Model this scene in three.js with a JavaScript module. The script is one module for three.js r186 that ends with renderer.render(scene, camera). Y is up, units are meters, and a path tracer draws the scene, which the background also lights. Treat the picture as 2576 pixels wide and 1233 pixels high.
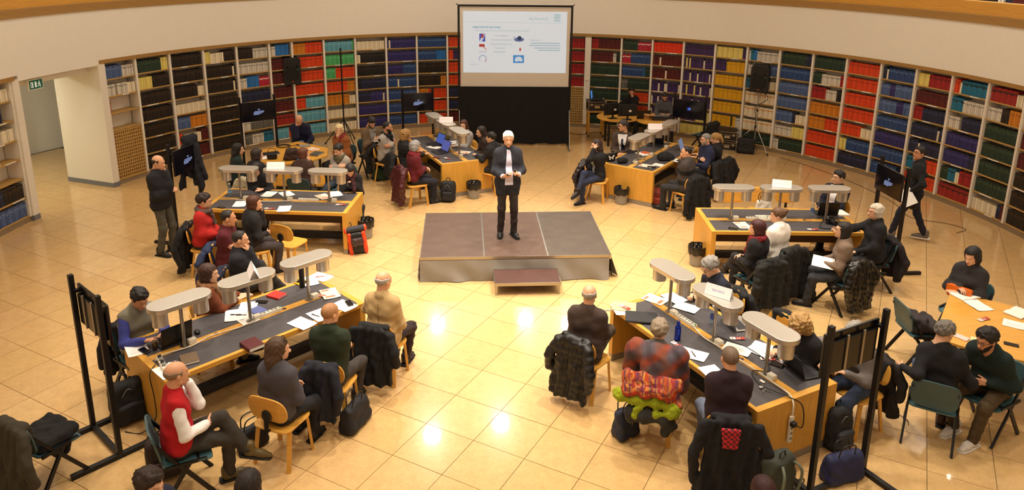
import * as THREE from 'three';
import { RoundedBoxGeometry } from 'three/addons/geometries/RoundedBoxGeometry.js';
import { mergeGeometries, mergeVertices } from 'three/addons/utils/BufferGeometryUtils.js';
import { RectAreaLightUniformsLib } from 'three/addons/lights/RectAreaLightUniformsLib.js';

// ---------------------------------------------------------------- camera, light, exposure
const scene = new THREE.Scene();
const renderer = new THREE.WebGLRenderer({ antialias: true });
renderer.toneMapping = THREE.LinearToneMapping;
renderer.toneMappingExposure = 0.58;
renderer.shadowMap.enabled = true;
RectAreaLightUniformsLib.init();
const F_PX = 1874.54, C_Y = 365.85;
const camera = new THREE.PerspectiveCamera(2 * Math.atan(616.5 / F_PX) * 180 / Math.PI, 2576 / 1233, 0.1, 100);
camera.setViewOffset(2576, 1233, 0, 616.5 - C_Y, 2576, 1233);
camera.position.set(0, 5.0625, 0);
camera.rotation.order = 'YXZ';
camera.rotation.set(-0.2604, -0.0241, 0.0114);
camera.updateProjectionMatrix(); camera.updateMatrixWorld(true);
scene.background = new THREE.Color(0x0b0908);
const CX = 0.4758, CZ = -12.1216, RW = 9.2, RG = 13.2, CEIL = 7.4;
const LAMP_COLOR = [1.0, 0.885, 0.735];
// downlights in the ceiling, plus outer rings added as fill light: [x, z, radius, intensity]
const CEILING_AND_FILL_LAMPS = [];
for (const [x, z] of [[-1.9, -22.9], [1.1, -23.2], [2.55, -22.9], [0.2, -17.5], [-1.6, -17.0]]) CEILING_AND_FILL_LAMPS.push([x, z, 0.19, 30]);
for (const [r, n, I] of [[2.2, 6, 145], [4.6, 10, 82], [7.2, 14, 15], [10.2, 16, 10]]) for (let i = 0; i < n; i++) {  // two widest rings are invented fill lamps that brighten walls and shelves
  const a = (i + .5) / n * Math.PI * 2, x = CX + r * Math.sin(a), z = CZ + .9 - r * Math.cos(a);
  if (z > -13.4 || (r > 4 && Math.abs(x) > 5.2 && z > -17) || r > 10 && Math.abs(x - CX) > 7) CEILING_AND_FILL_LAMPS.push([x, z, 0.22, I, r < 5 ? 43 : 0]);
}
CEILING_AND_FILL_LAMPS.push([10.9, -15.3, 0.42, 30]);

// ---------------------------------------------------------------- helpers
let seed = 7;
const rnd = () => { seed = (seed * 1664525 + 1013904223) >>> 0; return seed / 4294967296; };
const rr = (a, b) => a + (b - a) * rnd();
const V = (x, y, z) => new THREE.Vector3(x, y, z);
const used = {};
const numbered = n => { const k = used[n] = (used[n] ?? -1) + 1; return k ? n + '_' + String(k).padStart(3, '0') : n; };
function shade(o) { o.castShadow = o.receiveShadow = true; return o; }
function thing(name, label, category, pos = [0, 0, 0], turn = 0, group) {
  const o = new THREE.Group(); o.name = numbered(name); o.position.set(...pos); o.rotation.y = turn;
  o.userData = { label, category }; if (group) o.userData.group = group; scene.add(o); return o;
}
const merged = g => Array.isArray(g) ? (g.length === 1 ? g[0] : mergeGeometries(g.map(x => { const y = x.index ? x.toNonIndexed() : x; for (const k of Object.keys(y.attributes)) if (!['position', 'normal', 'uv', 'color'].includes(k)) y.deleteAttribute(k); return y; }))) : g;
function part(parent, name, g, m) { const o = shade(new THREE.Mesh(merged(g), m)); o.name = name; parent.add(o); return o; }
function single(name, g, m, label, category, pos = [0, 0, 0], turn = 0, group) {
  const o = shade(new THREE.Mesh(merged(g), m)); o.name = numbered(name); o.position.set(...pos); o.rotation.y = turn;
  o.userData = { label, category }; if (group) o.userData.group = group; scene.add(o); return o;
}
function struct(name, g, m) { const o = shade(new THREE.Mesh(merged(g), m)); o.name = name; o.userData = { kind: 'structure' }; scene.add(o); return o; }
function copy(src, pos, turn, label, group) {
  const c = src.clone(); c.userData = { ...src.userData }; c.name = numbered(src.name.replace(/_\d{3}$/, '')); c.position.set(...pos); c.rotation.set(0, turn, 0);
  c.userData.label = label; if (group) c.userData.group = group; scene.add(c); return c;
}
const mats = {};
function mat(c, rough = 0.7, extra = {}) {
  const k = c + '|' + rough + '|' + Object.entries(extra).map(([a, b]) => a + (b && b.uuid || b)).join();
  return mats[k] ??= new THREE.MeshPhysicalMaterial({ color: c, roughness: rough, ...extra });
}
// metre uv by dominant normal axis
function muv(g, s = 1, swap = false) {
  g = g.index ? g.toNonIndexed() : g; const p = g.attributes.position, n = g.attributes.normal, uv = new Float32Array(p.count * 2);
  for (let i = 0; i < p.count; i++) {
    const ax = Math.abs(n.getX(i)), ay = Math.abs(n.getY(i)), az = Math.abs(n.getZ(i));
    let u, v; if (ay >= ax && ay >= az) { u = p.getX(i); v = p.getZ(i); } else if (ax >= az) { u = p.getZ(i); v = p.getY(i); } else { u = p.getX(i); v = p.getY(i); }
    if (swap) [u, v] = [v, u];
    uv[2 * i] = u * s; uv[2 * i + 1] = v * s;
  }
  g.setAttribute('uv', new THREE.BufferAttribute(uv, 2)); return g;
}
const place = (g, x = 0, y = 0, z = 0, rx = 0, ry = 0, rz = 0) => { if (rz) g.rotateZ(rz); if (rx) g.rotateX(rx); if (ry) g.rotateY(ry); g.translate(x, y, z); return g; };
const box = (w, h, d, x, y, z, rx, ry, rz) => place(new THREE.BoxGeometry(w, h, d), x, y, z, rx, ry, rz);
const rbox = (w, h, d, r, x, y, z, rx, ry, rz) => place(new RoundedBoxGeometry(w, h, d, 1, r), x, y, z, rx, ry, rz);
const cyl = (r1, r2, h, x, y, z, n = 20, rx, ry, rz) => place(new THREE.CylinderGeometry(r1, r2, h, n), x, y, z, rx, ry, rz);
const sph = (r, x, y, z, sx = 1, sy = 1, sz = 1, n = 14) => place(new THREE.SphereGeometry(r, n, Math.ceil(n * .7)).scale(sx, sy, sz), x, y, z);
const tube = (pts, r, seg = 24, rad = 6) => new THREE.TubeGeometry(new THREE.CatmullRomCurve3(pts.map(p => V(...p))), seg, r, rad);
function bar(a, b, w, d, rot = 0) { // straight bar from a to b of rectangular section
  const A = V(...a), B = V(...b), L = A.distanceTo(B), g = new THREE.BoxGeometry(w, L, d); if (rot) g.rotateY(rot);
  const q = new THREE.Quaternion().setFromUnitVectors(V(0, 1, 0), B.clone().sub(A).normalize()); g.applyQuaternion(q); const m = A.add(B).multiplyScalar(.5); g.translate(m.x, m.y, m.z); return g;
}
function rod(a, b, r, r2 = r, n = 10) {
  const A = V(...a), B = V(...b), L = A.distanceTo(B), g = new THREE.CylinderGeometry(r2, r, L, n);
  g.applyQuaternion(new THREE.Quaternion().setFromUnitVectors(V(0, 1, 0), B.clone().sub(A).normalize())); const m = A.add(B).multiplyScalar(.5); g.translate(m.x, m.y, m.z); return g;
}
function extr(pts, depth, bevel = 0) { // extruded outline along z, centred
  const s = new THREE.Shape(pts.map(p => new THREE.Vector2(...p)));
  const g = new THREE.ExtrudeGeometry(s, { depth: depth - 2 * bevel, bevelEnabled: bevel > 0, bevelThickness: bevel, bevelSize: bevel, bevelSegments: 2, curveSegments: 8 });
  g.translate(0, 0, -depth / 2 + bevel); return g;
}
const polar = (R, a, y = 0) => [CX + R * Math.sin(a), y, CZ - R * Math.cos(a)];
const DEG = Math.PI / 180;
function arcG(r0, r1, y0, y1, a0, a1, n = Math.max(2, Math.ceil(Math.abs(a1 - a0) / (2.7 * DEG)))) { // solid arc about the room's centre, angles in radians
  const pos = [], nor = [], uv = []; const q = (P, N, U) => { for (const k of [0, 1, 2, 0, 2, 3]) { pos.push(...P[k]); nor.push(...N[k]); uv.push(...U[k]); } };
  const rad = (a, s) => [s * Math.sin(a), 0, -s * Math.cos(a)];
  for (let i = 0; i < n; i++) {
    const a = a0 + (a1 - a0) * i / n, b = a0 + (a1 - a0) * (i + 1) / n, A = (r, y) => polar(r, a, y), B = (r, y) => polar(r, b, y), m = (r0 + r1) / 2;
    q([A(r0, y0), A(r0, y1), B(r0, y1), B(r0, y0)].reverse(), [rad(a, -1), rad(a, -1), rad(b, -1), rad(b, -1)].reverse(), [[a * m, y0], [a * m, y1], [b * m, y1], [b * m, y0]].reverse());
    q([A(r1, y0), A(r1, y1), B(r1, y1), B(r1, y0)], [rad(a, 1), rad(a, 1), rad(b, 1), rad(b, 1)], [[a * m, y0], [a * m, y1], [b * m, y1], [b * m, y0]]);
    const up = [0, 1, 0], dn = [0, -1, 0];
    q([A(r0, y1), A(r1, y1), B(r1, y1), B(r0, y1)].reverse(), [up, up, up, up], [[a * m, r0], [a * m, r1], [b * m, r1], [b * m, r0]].reverse());
    q([A(r0, y0), A(r1, y0), B(r1, y0), B(r0, y0)], [dn, dn, dn, dn], [[a * m, r0], [a * m, r1], [b * m, r1], [b * m, r0]]);
  }
  for (const [a, s] of [[a0, -1], [a1, 1]]) { const N = [s * Math.cos(a), 0, s * Math.sin(a)]; const P = [polar(r0, a, y0), polar(r1, a, y0), polar(r1, a, y1), polar(r0, a, y1)], U = [[r0, y0], [r1, y0], [r1, y1], [r0, y1]]; q(s > 0 ? P : P.reverse(), [N, N, N, N], s > 0 ? U : U.reverse()); }
  const g = new THREE.BufferGeometry(); g.setAttribute('position', new THREE.Float32BufferAttribute(pos, 3)); g.setAttribute('normal', new THREE.Float32BufferAttribute(nor, 3)); g.setAttribute('uv', new THREE.Float32BufferAttribute(uv, 2)); return g;
}
// textures
function texture(n, fn, rep = 1, srgb = true, h = n) {
  const d = new Uint8Array(n * h * 4); for (let y = 0; y < h; y++) for (let x = 0; x < n; x++) { const c = fn(x / n, y / h), k = (y * n + x) * 4; for (let i = 0; i < 3; i++) d[k + i] = Math.max(0, Math.min(255, c[i])); d[k + 3] = 255; }
  const t = new THREE.DataTexture(d, n, h, THREE.RGBAFormat); t.wrapS = t.wrapT = THREE.RepeatWrapping; t.magFilter = THREE.LinearFilter; t.minFilter = THREE.LinearMipmapLinearFilter; t.generateMipmaps = true;
  if (srgb) t.colorSpace = THREE.SRGBColorSpace; t.repeat.set(rep, rep); t.needsUpdate = true; return t;
}
// periodic value noise
const NT = new Float32Array(65536); { let s = 99; for (let i = 0; i < 65536; i++) { s = (s * 1664525 + 1013904223) >>> 0; NT[i] = s / 4294967296; } }
function vn(x, y, per) { const xi = Math.floor(x), yi = Math.floor(y), fx = x - xi, fy = y - yi, w = t => ((t % per) + per) % per, h = (a, b) => NT[(w(a) * 197 + w(b) * 7919 + per * 31) & 65535]; const sx = fx * fx * (3 - 2 * fx), sy = fy * fy * (3 - 2 * fy); return (h(xi, yi) * (1 - sx) + h(xi + 1, yi) * sx) * (1 - sy) + (h(xi, yi + 1) * (1 - sx) + h(xi + 1, yi + 1) * sx) * sy; }
const tWood = texture(512, (u, v) => { const w = vn(u * 4, v * 8, 8) * .6; const g = vn(u * 8, v * 160 + w * 6, 160), g2 = vn(u * 3, v * 40 + w * 4, 40), s = vn(u * 24, v * 256, 256); const k = .91 + .06 * g + .06 * g2 - (s > .92 ? .05 : 0); return [255 * k, 250 * k, 240 * k]; });
const tStone = texture(512, (u, v) => { const k = .93 + .05 * vn(u * 128, v * 128, 128) + .04 * vn(u * 14, v * 14, 14) + .04 * (vn(u * 40, v * 40, 40) - .5) - (vn(u * 200, v * 200, 200) > .93 ? .05 : 0); return [255 * k, 253 * k, 248 * k]; });
const tSpeck = texture(256, (u, v) => { const k = .94 + .06 * vn(u * 128, v * 128, 128) + (vn(u * 90, v * 90, 90) > .94 ? .08 : 0); return [250 * k, 250 * k, 250 * k]; });
const tGrain = texture(256, (u, v) => { const k = 128 + 110 * (vn(u * 64, v * 64, 64) - .5) + 60 * (vn(u * 17, v * 17, 17) - .5); return [k, k, k]; }, 1, false);
const tBrush = texture(256, (u, v) => { const k = .955 + .05 * vn(u * 3, v * 200, 200); return [255 * k, 255 * k, 255 * k]; }, 3);
const tPlaster = texture(256, (u, v) => { const k = .975 + .022 * vn(u * 100, v * 100, 100) + .006 * vn(u * 9, v * 9, 9); return [255 * k, 254 * k, 252 * k]; });

// ---------------------------------------------------------------- shared materials
const M = {
  wood: mat(0xdca544, .42, { map: tWood }), woodChair: mat(0xe0a84a, .38, { map: tWood }), woodShelf: mat(0xc09a58, .5, { map: tWood }), woodTrim: mat(0xa88246, .5, { map: tWood }),
  lino: mat(0x4c494d, .5, { map: tSpeck }), steel: mat(0xd6d2ca, .38, { metalness: .85, map: tBrush }), steelPole: mat(0xa8a49c, .3, { metalness: .95 }),
  chrome: mat(0xcfcfcf, .2, { metalness: 1 }), black: mat(0x0f0f10, .5), blackGloss: mat(0x0b0b0d, .18), blackMetal: mat(0x141315, .45, { metalness: .3 }), dark: mat(0x232326, .6),
  plaster: mat(0xf2eee6, .9, { map: tPlaster }), white: mat(0xefe9df, .6), post: mat(0xeae3d6, .5), paper: mat(0xf4f1ea, .8), paperPink: mat(0xe9b9a2, .8), paperRed: mat(0xb53a2c, .7),
  cream: mat(0xe9e2d0, .5), teal: mat(0x38555a, .45), tealSeat: mat(0x43676d, .45), rubber: mat(0x1a1a1b, .8), grey: mat(0x8b8a86, .7), brownDark: mat(0x4a2f1c, .6), screenOff: mat(0x05060c, .12),
  plinth: mat(0x9a8f80, .45, { metalness: .4 }), skirting: mat(0x74777d, .5),
};
// ---------------------------------------------------------------- floor of square stone tiles
const TILE = 0.606, TE1 = [0.5276, 0.298], TE2 = [0.298, -0.5276], TO = [-0.9647, -7.9588];
{
  const disc = new THREE.CircleGeometry(RG + .2, 72).rotateX(-Math.PI / 2).translate(CX, 0, CZ);
  const slab = place(new THREE.CylinderGeometry(RG + .2, RG + .2, .2, 72), CX, -.112, CZ);
  const floor = struct('floor', slab, mat(0x6b5334, .8));
  const tone = [0xd7b27c, 0xd4b079, 0xd9b57f, 0xd2ad77, 0xd6b17c];
  const tm = tone.map((c, i) => { const t = tStone.clone(); t.offset.set(i * .37, i * .61); t.repeat.set(.9, .9); t.needsUpdate = true; return mat(c, .2, { map: t, clearcoat: .5, clearcoatRoughness: .07 }); });
  const geo = muv(box(TILE - .006, .012, TILE - .006, 0, -.006, 0));
  const ang = Math.atan2(-TE1[1], TE1[0]), list = [];
  const proj = V(0, 0, 0);
  for (let i = -32; i <= 32; i++) for (let j = -32; j <= 36; j++) {
    const x = TO[0] + (i + .5) * TE1[0] + (j + .5) * TE2[0], z = TO[1] + (i + .5) * TE1[1] + (j + .5) * TE2[1], r = Math.hypot(x - CX, z - CZ);
    if (r > RG - .2) continue; const a = Math.atan2(x - CX, -(z - CZ)) / DEG;
    if (r > RW + .55 && !(a > -96 && a < -60) && z < -5) continue;
    proj.set(x, 0, z).project(camera); const vis = Math.abs(proj.x) < 1.06 && proj.y > -1.25 && proj.y < 1 && z < -2;
    list.push([x, z, vis ? Math.hypot(x, z + 0) : 99 + Math.hypot(x, z), (i * 7 + j * 13 + ((i * j) % 5)) % 5]);
  }
  list.sort((p, q) => p[2] - q[2]);
  const rest = [];
  list.forEach(([x, z, , k], n) => {
    const kk = Math.abs(k) % 5, dy = ((n * 37) % 10) * -.00008;
    if (n < 300) { const o = part(floor, numbered('floor_tile'), geo, tm[kk]); o.position.set(x, dy, z); o.rotation.y = ang + (n % 4) * Math.PI / 2; }
    else { const g = geo.clone().rotateY(ang + (n % 4) * Math.PI / 2).translate(x, dy, z); (rest[kk] ??= []).push(g); }
  });
  const all = rest.flat(); // the far tiles, one part
  const o = part(floor, 'far_floor_tiles', all, tm[0]); o.userData.kind = 'stuff';
}
// ---------------------------------------------------------------- room shell
const A_L = -69.35 * DEG, A_LL = -81.5 * DEG; // door jambs
struct('wall_ring_upper', arcG(RW - .02, RW + .3, 2.722, 3.735, -128 * DEG, 128 * DEG), M.plaster);
{
  const f = struct('trim_1', [arcG(RW - .05, RW + .3, 3.735, 3.885, -128 * DEG, 128 * DEG)], M.woodTrim);
  part(f, 'parapet_board', arcG(RW + .01, RW + .3, 3.885, 4.14, -128 * DEG, 128 * DEG), M.wood);
  part(f, 'shadow_gap_bead', arcG(RW - .03, RW + .02, 3.87, 3.9, -128 * DEG, 128 * DEG), M.woodShelf);
}
struct('wall_gallery', arcG(RG, RG + .2, 0, CEIL, -180 * DEG, 180 * DEG), M.plaster);
struct('ceiling', place(new THREE.CylinderGeometry(RG + .2, RG + .2, .2, 72), CX, CEIL + .1, CZ), M.plaster);
struct('gallery_floor', arcG(RW + .28, RG, 2.8, 3.0, -128 * DEG, 128 * DEG), M.plaster);
struct('trim_2', arcG(RW - .035, RW + .32, 2.645, 2.722, A_L, 120 * DEG), M.woodTrim);
struct('trim_3', arcG(RW - .035, RW + .32, 2.645, 2.722, -120 * DEG, A_LL - .01), M.woodTrim);
struct('wall_back_ring', [arcG(RW + .33, RW + .45, 0, 2.8, A_L + .012, 128 * DEG), arcG(RW + .33, RW + .45, 0, 2.8, -128 * DEG, A_LL - .018)], M.plaster);
struct('baseboard_right', arcG(RW + .02, RW + .3, 0, .1, A_L + .012, 120 * DEG), mat(0x8d7a60, .5));
struct('baseboard_left', arcG(RW + .02, RW + .3, 0, .1, -120 * DEG, A_LL - .016), mat(0x8d7a60, .5));
// ---------------------------------------------------------------- doorway and corridor on the left
{
  const w = struct('wall_doorway', [arcG(RW - .02, RW + .3, 2.62, 2.73, A_LL, A_L)], M.plaster);
  const jamb = (a0, a1, r1, n) => { const j = struct(n, arcG(RW - .03, r1, .1, 2.66, a0, a1), M.post); part(j, 'skirting', arcG(RW - .036, r1 + .004, 0, .1, a0 - .0006, a1 + .0006), M.skirting); return j; };
  jamb(A_L - .004, A_L + .0125, RW + 1.25, 'wall_jamb_right'); jamb(A_LL - .0165, A_LL, RW + .45, 'wall_jamb_left');
  part(w, 'soffit', arcG(RW + .28, RW + 1.25, 2.45, 2.8, A_LL, A_L), M.plaster);
  struct('wall_corridor_pier', [arcG(RG - 1.0, RG - .55, .1, 2.8, -80.6 * DEG, -78.6 * DEG, 3), arcG(RG - .4, RG - .02, .1, 2.8, -76 * DEG, -66 * DEG, 4), arcG(RG - .75, RG - .02, .1, 2.8, -94 * DEG, -82.5 * DEG, 4)], mat(0xd9d6bf, .8, { map: tPlaster }));
  struct('baseboard_corridor', [arcG(RG - 1.01, RG - .55, 0, .1, -80.65 * DEG, -78.55 * DEG, 3), arcG(RG - .41, RG - .02, 0, .1, -76.1 * DEG, -66 * DEG, 4), arcG(RG - .76, RG - .02, 0, .1, -94 * DEG, -82.4 * DEG, 4)], M.skirting);
  // green running-man exit sign hung from the door head
  const c = document.createElement('canvas'); c.width = 256; c.height = 128; const g = c.getContext('2d'); g.fillStyle = '#0d5c46'; g.fillRect(0, 0, 256, 128); g.fillStyle = '#f2fff4';
  g.fillRect(26, 24, 50, 82); g.fillRect(104, 24, 38, 82); g.fillStyle = '#0d5c46'; g.fillRect(36, 34, 14, 62); g.fillStyle = '#f2fff4';
  g.beginPath(); g.arc(196, 32, 11, 0, 7); g.fill(); g.lineWidth = 13; g.strokeStyle = '#f2fff4'; g.lineCap = 'round'; g.beginPath(); g.moveTo(188, 46); g.lineTo(194, 74); g.lineTo(214, 88); g.lineTo(210, 108); g.moveTo(194, 74); g.lineTo(180, 92); g.lineTo(164, 98); g.moveTo(188, 50); g.lineTo(168, 64); g.moveTo(190, 50); g.lineTo(214, 60); g.stroke();
  const t = new THREE.CanvasTexture(c); t.colorSpace = THREE.SRGBColorSpace;
  const p = polar(RW + .16, -78 * DEG, 2.46), s = thing('exit_sign', 'green and white running-man exit sign over the doorway', 'sign', p, 78 * DEG);
  part(s, 'housing', rbox(.34, .2, .05, .008, 0, 0, 0), M.white);
  const f = part(s, 'sign_face', place(new THREE.PlaneGeometry(.31, .165), 0, 0, .0262), new THREE.MeshStandardMaterial({ map: t, emissiveMap: t, emissive: 0xffffff, emissiveIntensity: .35, roughness: .4 }));
  part(s, 'bracket', box(.03, .06, .03, 0, .12, 0), M.white);
}
// ---------------------------------------------------------------- ceiling downlights and added fill lamps
{
  let n = 0;
  const glow = new THREE.MeshStandardMaterial({ color: 0x222222, emissive: new THREE.Color(...LAMP_COLOR), emissiveIntensity: 14 });
  const rim = M.steelPole;
  const geos = {};
  for (const [x, z, r, I, beam] of CEILING_AND_FILL_LAMPS) {
    const t = thing('ceiling_or_fill_light', 'round recessed downlight in the ceiling', 'lamp', [x, CEIL, z], 0, 'ceiling downlights');
    const gg = geos[r] ??= [place(new THREE.TorusGeometry(r + .02, .025, 8, 28), 0, -.01, 0, Math.PI / 2), cyl(r, r, .02, 0, -.004, 0, 28)];
    part(t, 'rim', gg[0], rim); part(t, 'diffuser', gg[1], glow);
    let L; if (beam) { L = new THREE.SpotLight(new THREE.Color(...LAMP_COLOR), I, 0, beam * DEG, 1, 2); L.position.set(0, -.06, 0); L.target.position.set(0, -5, 0); L.shadow.radius = 9; L.castShadow = true; t.add(L.target); L.target.name = 'aim'; }
    else { L = new THREE.RectAreaLight(new THREE.Color(...LAMP_COLOR), I / (r * r * 2.4), r * 1.7, r * 1.7); L.position.set(0, -.05, 0); L.rotation.x = -Math.PI / 2; } L.name = 'lamp_light'; t.add(L);
  }
  for (const a of [-72, -80, -88]) { // corridor ceiling panels
    const p = polar(RG - 1.7, a * DEG, 2.79), t = thing('corridor_light', 'flush square light in the corridor ceiling', 'lamp', p, -a * DEG, 'corridor lights');
    part(t, 'frame', rbox(.46, .03, .46, .01, 0, 0, 0), M.white); part(t, 'diffuser', box(.4, .01, .4, 0, -.018, 0), new THREE.MeshStandardMaterial({ color: 0x222222, emissive: new THREE.Color(1, .93, .74), emissiveIntensity: 6 }));
    const L = new THREE.RectAreaLight(new THREE.Color(1, .95, .74), 95, .4, .4); L.position.y = -.05; L.rotation.x = -Math.PI / 2; L.name = 'lamp_light'; t.add(L);
  }
}
// ---------------------------------------------------------------- bookcases round the room
const BOOK = { // code: [cover, spine band or 0, words]
  k: [0x1d130e, 0x48311d, 'dark brown bound volume'], K: [0x131217, 0x3a3733, 'black bound volume'], n: [0x1a2140, 0x39456e, 'navy bound volume'], i: [0x2b2768, 0x4d4a8c, 'indigo bound volume'],
  b: [0x25457c, 0x5a7aa6, 'blue bound volume'], B: [0x2470b8, 0, 'bright blue volume'], c: [0x5fa6bd, 0x84c0d0, 'pale blue paperback volume'], t: [0x176f92, 0x101820, 'teal bound volume with black band'],
  g: [0x1c3529, 0x45583f, 'dark green bound volume'], G: [0x4bb06c, 0x6cc48a, 'bright green volume'], r: [0xa01c20, 0x5a1012, 'red bound volume'], d: [0x5a1618, 0x2e0b0c, 'maroon bound volume'],
  o: [0xdb4416, 0xa83210, 'orange bound volume'], O: [0xea3c14, 0xd83010, 'vermilion volume'], a: [0xd0801f, 0xa5621a, 'amber volume'], y: [0xe6d676, 0, 'pale yellow volume'], Y: [0xdda612, 0xc28f10, 'golden yellow volume'],
  w: [0xe8dcbe, 0, 'cream volume'], v: [0xe9dcc0, 0xd08a3c, 'cream volume with orange band'], W: [0xd2ccbf, 0x8d8a86, 'white journal issue'], p: [0x40285f, 0x1a1226, 'purple bound volume with dark band'], e: [0x63625c, 0x8a8880, 'grey journal volume'],
  s: [0x4a6294, 0x7287b4, 'slate blue bound volume'], m: [0xb3203c, 0xeadfce, 'white and crimson journal'], R: [0x9e2420, 0x17110f, 'red bound volume with black band'],
};
function bookGeo(code, v) {
  const [c0, band] = BOOK[code], base = new THREE.Color(c0), j = [1, .88, 1.1][v]; base.multiplyScalar(j);
  const bc = band ? new THREE.Color(band) : base.clone().multiplyScalar(.92), pg = new THREE.Color(0xd8cfb6);
  const pos = [], col = [];
  const quad = (a, b, c, d, k) => { for (const p of [a, b, c, a, c, d]) { pos.push(...p); col.push(k.r, k.g, k.b); } };
  const bx = (x0, x1, y0, y1, z0, z1, k) => { quad([x0, y0, z1], [x1, y0, z1], [x1, y1, z1], [x0, y1, z1], k); quad([x1, y0, z0], [x0, y0, z0], [x0, y1, z0], [x1, y1, z0], k); quad([x0, y1, z1], [x1, y1, z1], [x1, y1, z0], [x0, y1, z0], k); quad([x0, y0, z0], [x0, y0, z1], [x0, y1, z1], [x0, y1, z0], k); quad([x1, y0, z1], [x1, y0, z0], [x1, y1, z0], [x1, y1, z1], k); };
  bx(-.47, -.40, 0, 1, -1, -.06, base); bx(.40, .47, 0, 1, -1, -.06, base); bx(-.40, .40, .012, .972, -.97, -.06, pg);
  const xs = [-.47, -.28, 0, .28, .47], zs = [-.035, -.006, 0, -.006, -.035];
  const hb = [0, [.70, .66, .74][v], [.80, .78, .82][v], 1], cc = [base, bc, base];
  for (let i = 0; i < 4; i++) { for (let h = 0; h < 3; h++) quad([xs[i], hb[h], zs[i]], [xs[i + 1], hb[h], zs[i + 1]], [xs[i + 1], hb[h + 1], zs[i + 1]], [xs[i], hb[h + 1], zs[i]], cc[h]); quad([xs[i], 1, zs[i]], [xs[i + 1], 1, zs[i + 1]], [xs[i + 1], 1, -.09], [xs[i], 1, -.09], base); }
  const g = new THREE.BufferGeometry(); g.setAttribute('position', new THREE.Float32BufferAttribute(pos, 3)); g.setAttribute('color', new THREE.Float32BufferAttribute(col, 3)); g.computeVertexNormals(); return g;
}
const bookGeos = {}; for (const k in BOOK) bookGeos[k] = [0, 1, 2].map(v => bookGeo(k, v));
const bookMat = new THREE.MeshStandardMaterial({ vertexColors: true, roughness: .5 });
const SH = ['top', 'second', 'third', 'fourth', 'fifth', 'sixth', 'lowest'];
const k18 = 'k18', L5 = -42.19, post = (a, i) => a + 5.38 * i;
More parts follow.
